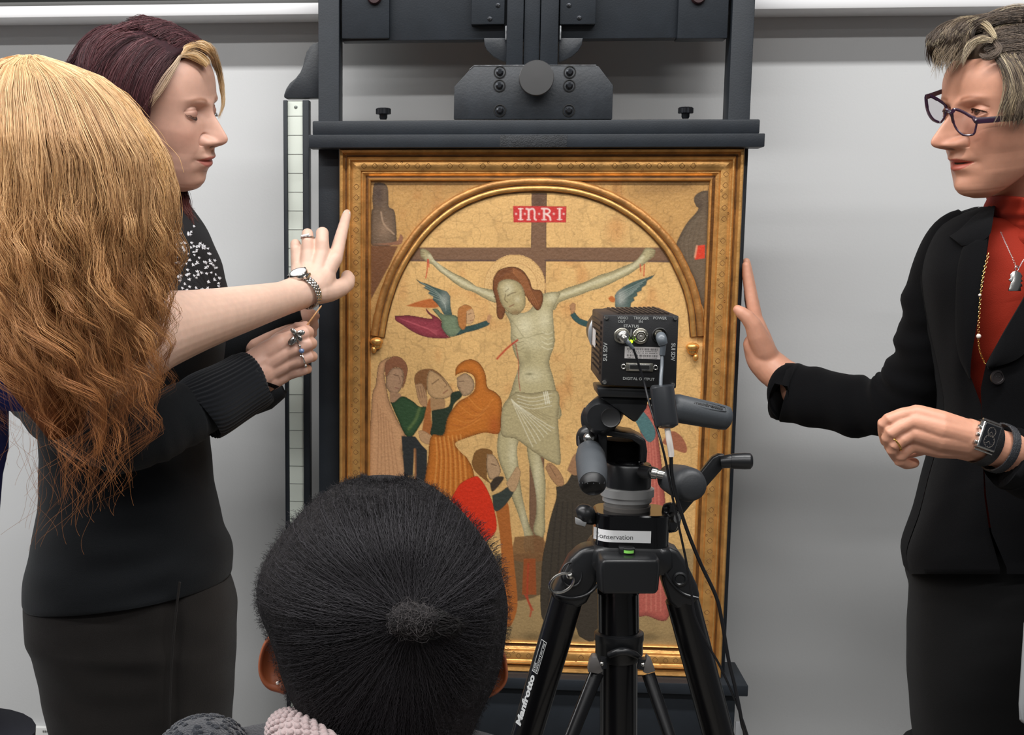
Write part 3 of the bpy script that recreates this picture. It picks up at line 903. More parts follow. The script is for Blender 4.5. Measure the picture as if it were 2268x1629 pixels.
fill(TR([(235, 640), (270, 600), (320, 600), (300, 640), (250, 690)], *c8), (60, 50, 40))
fill(TR([(335, 640), (370, 580), (402, 535), (422, 580), (392, 680), (360, 685)], *c8), (176, 142, 104), edge=1.2)
# dark robed and rose robed figures at the right
m = fill(TR([(640, 660), (700, 640), (760, 560), (860, 620), (1000, 720), (1000, 1050), (900, 1560), (790, 1580), (740, 1500), (560, 1480), (552, 1160), (575, 1000), (605, 850), (640, 730)], *c8), (62, 55, 46), edge=1.5)
for i in range(4): stroke(TR([(650+30*i, 760), (620+40*i, 1000), (590+50*i, 1400)], *c8), 2, (46, 41, 36), .6, m)
fill(TR([(574, 545), (590, 515), (620, 522), (665, 570), (690, 640), (650, 655), (605, 605)], *c8), (160, 120, 84), edge=1.2)
stroke(TR([(600, 530), (640, 600)], *c8), .9, (108, 78, 56), .8)
fill(TR([(706, 560), (745, 470), (800, 440), (830, 540), (760, 590)], *c8), (150, 112, 80))
m = fill(TR([(1130, 170), (1225, 170), (1270, 400), (1310, 780), (1330, 1200), (1325, 1465), (1200, 1450), (1120, 1400), (1150, 900), (1160, 400)], *c8), (176, 92, 80), edge=1.5, volume=14)
for i in range(4): stroke(TR([(1190+14*i, 260), (1200+22*i, 700), (1190+30*i, 1420)], *c8), 2, (206, 128, 108), .45, m)
fill(TR([(1105, 220), (1150, 185), (1200, 230), (1245, 310), (1238, 370), (1190, 375)], *c8), (78, 112, 112), edge=1.0)
fill(TR([(1285, 390), (1340, 320), (1400, 345), (1438, 410), (1430, 452), (1360, 430)], *c8), (156, 96, 70))
PC = np.clip(PC, 0, 1)
i0 = (np.arange(NZ-1)[:, None]*NX+np.arange(NX-1)[None]).ravel()
PF = np.stack([i0, i0+NX, i0+NX+1, i0+1], 1)
paint = M('tempera_and_gold', (255, 255, 255), 0.42, metal=0.0, spec=0.35, attr=True, bump=(230, 0.35), var=(400, 0.10))
pan = mesh_np('painted_panel', PV, PF, paint, pic, col=PC, smooth=False)
# raised arch: two gilt ropes of moulding, small capitals
arch = catmull(arch_c, 90)
for off, rr, nm in ((9.5, 8.5, 'arch_moulding'), (-6.5, 6.2, 'arch_moulding')):
    mb = MB(); pts, rad = [], []
    for i, (x, y) in enumerate(arch):
        t = arch[min(i+1, 89)]-arch[max(i-1, 0)]; nrm = np.array([t[1], -t[0]])/np.hypot(*t)
        q = np.array([x, y])+nrm*off
        pts.append(P(q[0], q[1], YPAN-0.002)); rad.append(rr/1460*(1+0.05*math.sin(i*2.1)))
    mb.tube(pts, rad, 12, flat=0.9, ref=(0, 1, 0))
    mb.build(nm, GOLD_W if off > 0 else GOLD, pic)
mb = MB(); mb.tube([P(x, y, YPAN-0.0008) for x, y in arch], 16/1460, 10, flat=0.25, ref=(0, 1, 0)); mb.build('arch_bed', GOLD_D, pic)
BR = M('bright_gilding', (226, 170, 96), 0.28, 0.7, bump=(120, 0.2))
for cx, cy, bx, by in ((834, 757, 828, 771), (1534, 769, 1541, 788)):
    k = 1/1460
    mb = MB(); mb.ball(P(cx, cy, YPAN-0.006), (15*k, 0, 0), (0, 12*k, 0), (0, 0, 10*k))
    mb.ball(P(cx, cy+8, YPAN-0.004), (12*k, 0, 0), (0, 9*k, 0), (0, 0, 10*k))
    b0 = mb.build('arch_capital', BR, pic)
    mb = MB(); mb.ball(P(bx, by+4, YPAN-0.006), (6*k, 0, 0), (0, 6*k, 0), (0, 0, 8*k)); mb.build('pendant_bead', BR, b0)
# dark backing behind the frame
mb = MB(); mb.box(((X0+X1)/2, YF+0.0258, (Z0+Z1)/2), ((X1-X0)/2-0.02, 0, 0), (0, 0.0012, 0), (0, 0, (Z1-Z0)/2-0.02))
mb.build('backing_board', M('backing_wood', (60, 46, 34), 0.7, var=(20, 0.2)), pic, smooth=0)
# ================================================================ scientific camera, tripod head, tripod, cables
YC = 1.28
CB = M('camera_black', (24, 24, 26), 0.45, bump=(700, 0.05))
CBR = M('camera_body_anodised', (58, 50, 46), 0.42, metal=0.35)
STEEL = M('polished_steel', (205, 203, 198), 0.22, metal=1.0)
STEEL2 = M('nickel', (176, 172, 160), 0.28, metal=1.0)
WTXT = M('white_print', (176, 178, 176), 0.6)
DARK = M('deep_black', (10, 10, 11), 0.6)
RUB = M('grey_rubber', (64, 68, 72), 0.5, bump=(500, 0.08))
PLB = M('black_plastic', (26, 27, 29), 0.34, spec=0.5, bump=(350, 0.04))
GLB = M('gloss_black', (14, 14, 16), 0.18, spec=0.6)
cam_t = thing('laboratory_camera', 'black cube shaped camera with printed back panel mounted on the tripod', 'camera', P(1400, 858, YC+0.05))
bk = ppts([(1336, 697), (1503, 699), (1497, 861), (1331, 853)], YC)
fk = ppts([(1312, 684), (1461, 681.5), (1457, 838), (1308, 821)], YC+0.115)
mb = MB(); mb.hexa(bk, fk)
mb.build('housing', CBR, cam_t, bevel=0.0018)
ctr = sum(bk, Vector())/4
nx = ((bk[1]-bk[0])+(bk[2]-bk[3])).normalized(); nz = ((bk[0]-bk[3])+(bk[1]-bk[2])).normalized(); nn = nx.cross(nz).normalized()
if nn.y > 0: nn = -nn
# back panel plate
mb = MB(); pl_ = [ctr+(p-ctr)*0.995+nn*0.0025 for p in bk]
mb.hexa(pl_, [p-nn*0.0028 for p in pl_])
panel = mb.build('back_panel', CB, cam_t, bevel=0.0012)
FP = nn*0.0027                                    # front of the panel


def on_panel(px, py, lift=0.0):
    o = Vector(CAMPOS); d = (P(px, py, 1.0)-o)
    t = (ctr+FP-o).dot(nn)/d.dot(nn)
    return o+d*t+nn*lift


k1 = mpp(1418, 780, YC)
for sx, sy in ((1343, 704), (1496, 705), (1339, 847), (1490, 853)):
    c = on_panel(sx, sy)
    mb = MB(); mb.lathe(c, nn, [(5*k1, -0.0005), (5*k1, 0.0012), (4.2*k1, 0.0018), (2.2*k1, 0.0018), (2.0*k1, 0.0008), (0, 0.0008)], 18)
    mb.build('panel_screw', STEEL, panel)
for s_, x, y, wd in (('VIDEO', 1379.5, 705, 23), ('OUT', 1377, 713, 16), ('TRIGGER', 1420, 705.5, 33), ('IN', 1419, 713, 8), ('STATUS', 1398, 723, 33), ('POWER', 1461.5, 705.5, 29), ('DIGITAL OUTPUT', 1414.5, 840, 69)):
    text('lettering', s_, on_panel(x, y), nx, nz, 5.9*k1, WTXT, panel, bold=0.00002, width=wd*k1)
text('lettering', 'SUI SDV', on_panel(1341, 780), nz, -nx, 8.5*k1, WTXT, panel, bold=0.00008, width=41*k1)
text('lettering', 'SUI SDV', on_panel(1490.5, 780), -nz, nx, 8.5*k1, WTXT, panel, bold=0.00008, width=39*k1)
mb = MB(); mb.box(on_panel(1397.5, 738), nx*(0.6*k1), nz*(8*k1), nn*0.0001); mb.build('panel_line', WTXT, panel, smooth=0)


def bnc(px, py, plug):
    c = on_panel(px, py)
    mb = MB(); mb.lathe(c, nn, [(17.5*k1, -0.0003), (17.5*k1, 0.0022), (16*k1, 0.003), (13.5*k1, 0.0032), (13*k1, 0.006), (12*k1, 0.007)] +
                        ([(0, 0.007)] if plug else [(11*k1, 0.0072), (10.2*k1, 0.0068), (9.8*k1, 0.002), (0, 0.002)]), 32)
    b = mb.build('bnc_socket', STEEL2, cam_t, smooth=30)
    if not plug:
        mb = MB(); mb.lathe(c+nn*0.002, nn, [(8*k1, 0), (8*k1, 0.0042), (6.6*k1, 0.0046), (6.2*k1, 0.0032), (0, 0.0032)], 24); mb.build('insulator', M('nylon_grey', (150, 146, 138), 0.4), b)
        mb = MB(); mb.lathe(c+nn*0.002, nn, [(2*k1, 0), (2*k1, 0.005), (0, 0.0055)], 12); mb.build('contact_pin', STEEL, b)
        for sg in (-1, 1):
            mb = MB(); mb.sph(c+nx*(sg*13*k1)+nn*0.0045, 2.2*k1, 10, 6); mb.build('bayonet_pin', STEEL, b)
    return c


bnc(1377, 744, True)
cb = bnc(1418, 744.5, False)
cp = on_panel(1461, 743)
mb = MB(); mb.lathe(cp, nn, [(17*k1, -0.0003), (17*k1, 0.0016), (15.5*k1, 0.0022), (14*k1, 0.0018), (12.5*k1, -0.0002), (0, -0.0002)], 32); mb.build('power_socket', DARK, cam_t)
mb = MB(); mb.sph(on_panel(1397.5, 757, 0.0004), 4.2*k1, 14, 8); mb.build('status_light', M('led_green', (176, 255, 30), 0.3, emit=2.6), cam_t, label='lit green status light')
# printed sticker with bars
sc_ = on_panel(1423, 782, 0.0002)
mb = MB(); mb.box(sc_, nx*(39*k1), nz*(13.2*k1), nn*0.0001); stk = mb.build('sticker', M('sticker_white', (205, 200, 198), 0.6), panel, smooth=0)
mb = MB()
for yy in (10.0, -6.5):
    x = -33.0
    while x < 32:
        wd = RNG.choice([0.5, 0.8, 1.3]); mb.box(sc_+nx*(x*k1)+nz*(yy*k1-2.0*k1*(yy > 0))+nn*0.00012, nx*(wd*0.5*k1), nz*(2.3*k1), nn*0.00004); x += wd+RNG.choice([0.6, 1.0, 1.5])
for yy in (3.2, -0.6, -11.2):
    x = -32.0
    while x < 31:
        wd = RNG.uniform(1.0, 2.4); mb.box(sc_+nx*((x+wd/2)*k1)+nz*(yy*k1)+nn*0.00012, nx*(wd*0.5*k1), nz*(0.7*k1), nn*0.00004); x += wd+RNG.choice([0.8, 1.0, 3.0])
mb.build('sticker_print', M('sticker_ink', (70, 66, 66), 0.7), stk, smooth=0, kind='stuff')
# data socket
dc = on_panel(1416, 813.5)
mb = MB(); mb.box(dc+nn*0.0008, nx*(30*k1), nz*(9*k1), nn*0.001); ds = mb.build('data_socket', STEEL2, cam_t, bevel=0.0006)
mb = MB(); mb.box(dc+nn*0.0018, nx*(24*k1), nz*(7.5*k1), nn*0.0008); mb.build('socket_shell', STEEL, ds, bevel=0.0005)
mb = MB(); mb.box(dc+nn*0.0027, nx*(21*k1), nz*(4.2*k1), nn*0.0002); mb.build('socket_slot', DARK, ds, smooth=0)
for sg in (-1, 1):
    mb = MB(); mb.ring(dc+nx*(sg*35*k1)+nn*0.0012, nx*(4.6*k1), nz*(4.6*k1), 1.6*k1, 16, 6); mb.build('jack_nut', STEEL, ds)
# cooling ribs on top and side
tl, tr, ftl, ftr = bk[0], bk[1], fk[0], fk[1]
mb = MB()
for i in range(11):
    a = 0.22+0.066*i
    p0 = tl.lerp(tr, a); p1 = ftl.lerp(ftr, a)
    s0 = p0.lerp(p1, 0.07); s1 = p0.lerp(p1, 0.93)
    mb.box((s0+s1)/2+ZU*0.0006, (s1-s0)/2, nx*0.0011, ZU*0.0011)
mb.build('cooling_ribs', CBR, cam_t, smooth=0, kind='stuff')
bl, fbl = bk[3], fk[3]
mb = MB()
for i in range(10):
    a = 0.12+0.08*i
    p0 = tl.lerp(bl, a); p1 = ftl.lerp(fbl, a)
    s0, s1 = p0.lerp(p1, 0.06), p0.lerp(p1, 0.80)
    mb.box((s0+s1)/2-nx*0.0006, (s1-s0)/2, nz*0.0012, nx*0.0012)
mb.build('side_ribs', CBR, cam_t, smooth=0, kind='stuff')
lab = [tl.lerp(ftl, .72).lerp(bl.lerp(fbl, .72), .27)-nx*0.0019, tl.lerp(ftl, .45).lerp(bl.lerp(fbl, .45), .28)-nx*0.0019, tl.lerp(ftl, .45).lerp(bl.lerp(fbl, .45), .54)-nx*0.0019, tl.lerp(ftl, .72).lerp(bl.lerp(fbl, .72), .53)-nx*0.0019]
mb = MB(); mb.hexa(lab, [p+nx*0.0006 for p in lab]); mb.build('side_sticker', M('sticker_white', (205, 200, 198), 0.6), cam_t, smooth=0)
# lens
lc = P(1360, 739, YC+0.118); ld = (sum(fk, Vector())/4-ctr).normalized(); kk = mpp(1358, 737, YC+0.12)
mb = MB(); mb.lathe(lc, ld, [(50*kk, 0), (56*kk, 0.002), (56*kk, 0.008)], 48, cap=True); lb = mb.build('lens_flange', M('bright_aluminium', (190, 192, 195), 0.35, metal=0.7), cam_t)
mb = MB(); mb.lathe(lc+ld*0.008, ld, [(50*kk, 0), (50*kk, 0.05), (44*kk, 0.06), (42*kk, 0.055), (0, 0.05)], 48); mb.build('lens_barrel', PLB, cam_t)

# ---------------------------------------------------------------- cables
YT = 1.34


def cable(name, label, pts, r, mat, steps=90):
    t = thing(name, label, 'cable', P(*pts[-1][:3]))
    q = catmull(np.array([PN(*p[:3]) for p in pts]), steps)
    mb = MB(); mb.tube([Vector(v) for v in q], r, 10); mb.build('cord', mat, t)
    return t


CORD = M('cable_black', (20, 20, 23), 0.35)
GREY = M('cable_grey', (84, 90, 96), 0.35)
pv = on_panel(1377, 744, 0.007)
vc = cable('video_cable', 'thin black cable from the nickel plug on the camera back', [(1384, 752, YC-0.02), (1400, 768, YC-0.022), (1413, 803, YC-0.02), (1427, 850, YC-0.02), (1440, 900, YC-0.03), (1463, 975, YC-0.05), (1476, 1030, YC-0.05), (1486, 1085, YC-0.045),
            (1503, 1165, YC-0.04), (1519, 1240, YC-0.035), (1532, 1320, YC-0.03), (1540, 1368, YC-0.03), (1566, 1426, YC-0.03), (1594, 1475, YC-0.03), (1627, 1549, YC-0.03), (1654, 1625, YC-0.03), (1680, 1720, YC), (1700, 2100, YC)], 0.0011, CORD, 140)
mb = MB(); ax_ = (P(1390, 757, YC-0.024)-pv).normalized()
mb.lathe(pv-nn*0.001, (nn*0.8+ax_*0.6).normalized(), [(13*k1, 0), (13*k1, 0.004), (11*k1, 0.0045), (9.5*k1, 0.005), (9.5*k1, 0.008), (6.5*k1, 0.0085), (6*k1, 0.013), (4*k1, 0.0138), (3.5*k1, 0.016), (0, 0.016)], 24)
mb.build('bnc_plug', STEEL, vc, smooth=30)
mb = MB(); q = catmull(np.array([PN(*p) for p in ((1385, 753, YC-0.0215), (1393, 761, YC-0.0225), (1402, 773, YC-0.022))]), 14)
mb.tube([Vector(v) for v in q], [0.0024, 0.0024]+[0.0022]*6+[0.0019]*4+[0.0016]*2, 10); mb.build('strain_relief', GREY, vc)
pc = cable('power_cable', 'thicker power cable with ferrite sleeve hanging from the camera back', [(1486, 1008, YC-0.05), (1488, 1050, YC-0.048), (1498, 1100, YC-0.045), (1520, 1170, YC-0.04), (1550, 1245, YC-0.03), (1586, 1322, YC-0.03), (1599, 1377, YC-0.03), (1613, 1459, YC-0.03), (1629, 1527, YC-0.03), (1643, 1601, YC-0.03), (1652, 1680, YC), (1660, 2100, YC)], 0.0017, CORD, 110)
mb = MB(); ptube(mb, [(1464, 745, YC-0.003, 9), (1464, 747, YC-0.010, 11.5), (1466, 754, YC-0.014, 11.5), (1469, 763, YC-0.014, 10)], 20, 14); mb.build('plug_elbow', GREY, pc)
mb = MB(); mb.lathe(on_panel(1458, 740, 0.0), nn, [(9.5*k1, 0), (9.5*k1, 0.006), (8*k1, 0.007), (0, 0.007)], 24); mb.build('plug_collar', STEEL2, pc)
mb = MB(); ptube(mb, [(1469, 757, YC-0.014, 7.2), (1468, 775, YC-0.014, 6.6), (1466.5, 787, YC-0.014, 6.4), (1466.5, 788, YC-0.014, 4.4), (1466.5, 791, YC-0.014, 4)], 16); mb.build('boot', GREY, pc)
mb = MB(); ptube(mb, [(1466.5, 789, YC-0.014, 4.0), (1466, 810, YC-0.018, 4.0), (1464, 835, YC-0.026, 4.2), (1463, 862, YC-0.034, 4.2)], 12, 20); mb.build('upper_lead', GREY, pc)
mb = MB(); ptube(mb, [(1465, 855, YC-0.038, 22), (1465, 857, YC-0.038, 25.5), (1466, 861, YC-0.038, 26.5), (1476, 938, YC-0.046, 26.5), (1477, 944, YC-0.0465, 24.5), (1477, 948, YC-0.047, 14)], 28)
mb.build('ferrite_core', M('ferrite_black', (40, 42, 45), 0.3), pc, smooth=50)
mb = MB(); ptube(mb, [(1478, 950, YC-0.047, 6.5), (1482, 975, YC-0.05, 6.8), (1486, 1000, YC-0.05, 6.8), (1486.5, 1012, YC-0.05, 6.6)], 14, 16); mb.build('white_sleeve', M('white_heatshrink', (216, 208, 200), 0.45), pc)

# ---------------------------------------------------------------- tripod head
hd = thing('three_way_mount', 'black three way tripod mount with rubber grips under the camera', 'tripod mount', P(1390, 1128, YT))


def part(mb, name, mat, parent=None, **kw): return mb.build(name, mat, parent or hd, **kw)


mb = MB(); mb.hexa(ppts([(1322, 858), (1462, 862), (1458, 884), (1326, 880)], YC+0.004), ppts([(1312, 846), (1440, 848), (1438, 866), (1316, 866)], YC+0.10)); part(mb, 'camera_plate', PLB, bevel=0.002)
mb = MB(); mb.hexa(ppts([(1326, 880), (1436, 882), (1432, 905), (1408, 938), (1385, 955), (1325, 955)], YC+0.012)[:4], ppts([(1322, 872), (1428, 874), (1424, 900), (1396, 930)], YC+0.075)); part(mb, 'tilt_block', PLB, bevel=0.003)
mb = MB(); a, b = P(1330, 925, YC+0.012), P(1345, 908, YC+0.085); mb.tube([a, a.lerp(b, .08), a.lerp(b, .9), b], [30*k1, 41*k1, 41*k1, 36*k1], 32); part(mb, 'tilt_drum', PLB, smooth=50)
mb = MB(); c = P(1353, 926, YC+0.006); fn = (Vector(CAMPOS)-c).normalized()
mb.lathe(c, fn, [(23*k1, -0.004), (23*k1, 0.002), (21*k1, 0.004), (18*k1, 0.0035), (0, 0.0035)], 36); dl = part(mb, 'tilt_dial', M('dial_black', (22, 22, 23), 0.4))
mb = MB(); ex = VR; ey = fn.cross(ex).normalized()
for i in range(9):
    t = -1.0+0.25*i; d = ex*math.cos(t)+ey*math.sin(t)
    mb.box(c+fn*0.0041+d*(19*k1), d*(1.6*k1), d.cross(fn)*(0.5*k1), fn*0.00008)
mb.build('dial_marks', M('dial_print', (120, 112, 104), 0.6), dl, smooth=0, kind='stuff')
mb = MB(); ptube(mb, [(1305, 905, YC+0.06, 12), (1303, 925, YC+0.06, 17), (1310, 950, YC+0.06, 17), (1330, 965, YC+0.06, 12)], 16, 14); part(mb, 'side_lobe', PLB)
# neck bracket and column
mb = MB(); a = [(1328, 952), (1365, 956), (1405, 962), (1430, 975), (1434, 1000), (1432, 1026), (1418, 1026), (1418, 988), (1398, 974), (1328, 964)]
mb.prism(ppts(a, YC+0.035), (0, 0.045, 0)); part(mb, 'neck_bracket', PLB, bevel=0.0015)
mb = MB(); mb.lathe(P(1378, 1030, YT+0.02), ZU, [(0.021, 0), (0.021, 0.022), (0.019, 0.026), (0, 0.026)], 32); part(mb, 'neck_column', M('matte_black', (13, 13, 14), 0.8, spec=0.15))
mb = MB(); mb.prism(ppts([(1324, 960), (1345, 964), (1345, 1022), (1326, 1022)], YC+0.035), (0, 0.04, 0)); part(mb, 'neck_cheek', PLB, bevel=0.002)
# pan base, locking grips
kt = mpp(1390, 1050, YT)
pb = P(1391, 1079, YT)
mb = MB(); mb.lathe(pb, ZU, [(48*kt, 0), (50*kt, 2*kt), (50*kt, 48*kt), (47*kt, 53*kt), (28*kt, 54*kt), (26*kt, 56*kt), (0, 56*kt)], 48); part(mb, 'pan_base', PLB, smooth=40)
mb = MB(); mb.lathe(pb+ZU*(54*kt), ZU, [(33*kt, 0), (31*kt, 3*kt), (24*kt, 3*kt), (22*kt, 5*kt), (0, 5*kt)], 40); part(mb, 'pan_collar', GLB)
mb = MB(); ptube(mb, [(1425, 1046, YT-0.03, 15), (1446, 1048, YT-0.05, 14)], 16); part(mb, 'grip_boss', PLB)
mb = MB(); ptube(mb, [(1444, 1048, YT-0.05, 9), (1446, 1048, YT-0.051, 13), (1455, 1050, YT-0.052, 13), (1456, 1050, YT-0.052, 10.5), (1474, 1054, YT-0.054, 10.5)], 18); part(mb, 'chrome_joint', STEEL)
g0, g1 = P(1481, 1058, YT-0.022), P(1534, 1077, YT-0.10)
mb = MB(); mb.tube([g0.lerp(g1, t) for t in (-.05, 0.0, .12, .5, .85, .97, 1.0)], [10*kt, 24*kt, 31*kt, 36*kt, 36*kt, 31*kt, 22*kt], 28); part(mb, 'pan_grip', M('grip_rubber', (42, 44, 47), 0.5, bump=(450, 0.06)), smooth=60)
gl = [(1304, 992, YT-0.03, 15), (1305, 998, YT-0.032, 27), (1308, 1014, YT-0.045, 33), (1311, 1040, YT-0.065, 34), (1313, 1066, YT-0.085, 32), (1313, 1072, YT-0.09, 30)]
mb = MB(); ptube(mb, gl, 32); lg = part(mb, 'tilt_grip', RUB, smooth=60, label='ribbed grey rubber grip')
mb = MB(); ptube(mb, [(1313, 1072, YT-0.0902, 29), (1313, 1076, YT-0.0935, 26.5), (1313, 1079, YT-0.0945, 22)], 32); mb.build('grip_end', M('grip_end_black', (16, 16, 17), 0.5), lg, smooth=60)
mb = MB()
for i in range(7):
    t = -1.9+0.45*i
    pp = [P(x, y, Y)+(VR*math.sin(t)-VF*math.cos(t))*(r*0.985*mpp(x, y, Y)) for x, y, Y, r in gl[1:]]
    mb.tube(pp, 0.0005, 5)
mb.build('grip_grooves', M('groove_dark', (30, 32, 34), 0.6), lg, kind='stuff')
mb = MB(); mb.sph(P(1305, 971, YT-0.03), 14*k1, 20, 12); ptube(mb, [(1305, 974, YT-0.03, 8), (1306, 992, YT-0.034, 8.5)], 16); part(mb, 'ball_joint', STEEL)
mb = MB(); ptube(mb, [(1322, 962, YT-0.012, 18), (1308, 962, YT-0.016, 22), (1296, 966, YT-0.014, 20), (1290, 985, YT-0.008, 14)], 18, 12); part(mb, 'grip_socket', PLB)
mb = MB(); ptube(mb, [(1282.5, 966, YT-0.02, 2.2), (1282, 980, YT-0.02, 2.6), (1283, 998, YT-0.02, 2.2)], 8); part(mb, 'lever_edge', STEEL)
# long side handle
h0, h1 = P(1440, 893, YC+0.02), P(1614, 928, YC+0.04)
hax = (h1-h0).normalized()
mb = MB(); mb.tube([h0.lerp(h1, t) for t in (0.24, 0.28, 0.34, 0.6, 0.9, 0.975, 1.0)], [22*k1, 30*k1, 32.5*k1, 31*k1, 29*k1, 27*k1, 21*k1], 32)
hh = part(mb, 'side_handle', RUB, smooth=60, label='grey rubber handle pointing sideways')
mb = MB(); mb.tube([h0, h0.lerp(h1, .3)], 9*k1, 14); part(mb, 'handle_rod', STEEL)
side = (-VF - hax*(-VF).dot(hax)).normalized(); upv = side.cross(hax).normalized()
if upv.z < 0: upv = -upv
fdir = (side*0.80+upv*0.60).normalized(); tdir = hax.cross(fdir); tdir = -tdir if tdir.z < 0 else tdir
mc = h0.lerp(h1, .66)+fdir*(29.5*k1)
loop = []
for i in range(32):
    t = 2*math.pi*i/32; xx = 44*max(-1, min(1, 1.35*math.cos(t))); yy = 8.5*math.sin(t)
    loop.append(mc+hax*(xx*k1)+tdir*(yy*k1)+fdir*((-0.002*k1*yy*yy*8)+0.9*k1))
mb = MB(); mb.tube(loop, 0.9*k1, 6, closed=True, ref=fdir); mb.build('badge_border', RUB, hh)
text('lettering', 'manfrotto', mc+fdir*(1.6*k1), hax, tdir, 7.5*k1, DARK, hh, bold=0.00016, width=72*k1)

# ---------------------------------------------------------------- tripod
tp = thing('tripod', 'black geared column tripod carrying the camera', 'tripod', P(1380, 2200, YT))


def tpart(mb, name, mat, parent=None, **kw): return mb.build(name, mat, parent or tp, **kw)


b0 = P(1388, 1125, YT)
mb = MB(); mb.lathe(b0, ZU, [(44*kt, 0), (51*kt, 14*kt), (54*kt, 16*kt), (54*kt, 27*kt), (58.5*kt, 28*kt), (58.5*kt, 45*kt), (55*kt, 47*kt), (0, 47*kt)], 56)
tpart(mb, 'levelling_plate', M('spun_aluminium', (188, 188, 187), 0.42, metal=0.6), smooth=30, label='bright spun aluminium ring')
mb = MB(); mb.lathe(P(1388, 1139, YT), ZU, [(50*kt, 0), (52*kt, 20*kt), (46*kt, 22*kt), (0, 22*kt)], 48); tpart(mb, 'plate_seat', M('cast_grey', (112, 108, 104), 0.5, metal=0.3), smooth=30)
# gear housing: rounded rectangle in plan
zc0, zc1 = P(1396, 1216, YT-0.03).z, P(1396, 1142, YT-0.03).z
cx_, cy_ = P(1396, 1170, YT).x, YT


def rrect(hx, hy, rr, z, n=8, cx=None, cy=None):
    out = []
    for qx, qy, a0 in ((1, 1, 0), (-1, 1, 90), (-1, -1, 180), (1, -1, 270)):
        for i in range(n):
            a = math.radians(a0+90*i/(n-1))
            out.append(Vector(((cx_ if cx is None else cx)+qx*(hx-rr)+rr*math.cos(a), (cy_ if cy is None else cy)+qy*(hy-rr)+rr*math.sin(a), z)))
    return out


hw = 80*kt
mb = MB(); mb.loft([rrect(hw-.001, .033-.001, .016, zc0), rrect(hw, .033, .017, zc0+.001), rrect(hw, .033, .017, zc1-.0015), rrect(hw-.0015, .0315, .016, zc1)])
gh = tpart(mb, 'gear_housing', GLB, smooth=35)
# label band following the housing's front
def front_pt(px, z, lift=0.0002):
    x = PN(px, 1185, YT-0.033)[0]; dx = abs(x-cx_)
    yy = YT-0.033
    if dx > hw-.017:
        q = min(dx-(hw-.017), .0169); yy = YT-0.033+.017-math.sqrt(.017**2-q*q)
    return Vector((x, yy-lift, z))


zl0, zl1 = P(1380, 1202.5, YT-0.033).z, P(1380, 1176, YT-0.033).z
xs_ = np.linspace(1317, 1442, 26)
V = [front_pt(x, z) for x in xs_ for z in (zl0, zl1)]+[front_pt(x, z, -0.0004) for x in xs_ for z in (zl0, zl1)]
n2 = 52
F = [(2*i, 2*i+2, 2*i+3, 2*i+1) for i in range(25)]+[(n2+2*i+1, n2+2*i+3, n2+2*i+2, n2+2*i) for i in range(25)]
mb = MB(); mb.add(V, F); lb = mb.build('paper_label', M('label_paper', (244, 244, 244), 0.55), gh, smooth=0, label='white paper label reading Conservation')
tx = text('lettering', 'Conservation', Vector((0, 0, 0)), (1, 0, 0), (0, 1, 0), 1.0, M('label_ink', (58, 58, 60), 0.6), lb, ext=0.0)
xs0 = [v.co.x for v in tx.data.vertices]; lo, hi = min(xs0), max(xs0)
for v in tx.data.vertices:
    px = 1318+(v.co.x-lo)/(hi-lo)*84
    v.co = front_pt(px, (zl0+zl1)/2-0.0008+v.co.y*0.0050, 0.00032)
# spider casting
mb = MB(); mb.loft([rrect(.040, .030, .014, zc0-.026), rrect(.044, .034, .018, zc0-.018), rrect(.041, .036, .018, zc0-.004), rrect(.038, .034, .017, zc0+.001)]); tpart(mb, 'spider', PLB, smooth=60)
# level bubble
mb = MB(); mb.prism(ppts([(1372, 1216), (1408, 1218), (1406, 1232), (1398, 1242), (1382, 1242), (1374, 1232)], YT-0.048), (0, 0.018, 0)); lv = tpart(mb, 'level_cup', PLB, bevel=0.001)
bc = P(1392, 1224, YT-0.045)
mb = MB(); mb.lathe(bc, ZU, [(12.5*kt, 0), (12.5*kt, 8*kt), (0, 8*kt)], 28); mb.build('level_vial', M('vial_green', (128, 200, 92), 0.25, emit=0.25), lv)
mb = MB(); mb.lathe(bc+ZU*(7*kt), ZU, [(13.5*kt, 0), (13.5*kt, 2.5*kt), (10.5*kt, 2.5*kt), (10.5*kt, 0)], 28, cap=False); mb.build('level_rim', PLB, lv)
# front leg shoulder (short front leg boss) and the two shoulders
mb = MB(); c = P(1392, 1272, YT-0.055)
mb.loft([[c+VR*(x*s*kt)+ZU*(z)+Vector((0, y, 0)) for x, y in ((-64, -.004), (-58, -.014), (58, -.014), (64, -.004), (64, .03), (-64, .03))] for s, z in ((0.96, -.0165), (1.0, -.014), (1.04, .008), (1.02, .014), (0.95, .0172))])
tpart(mb, 'front_shoulder', PLB, smooth=60, bevel=0.003, segs=3)


def shoulder(pts, Y):
    mb = MB(); mb.prism(ppts(pts, Y), (0, 0.034, 0)); return tpart(mb, 'leg_shoulder', PLB, bevel=0.006, segs=4, smooth=60)


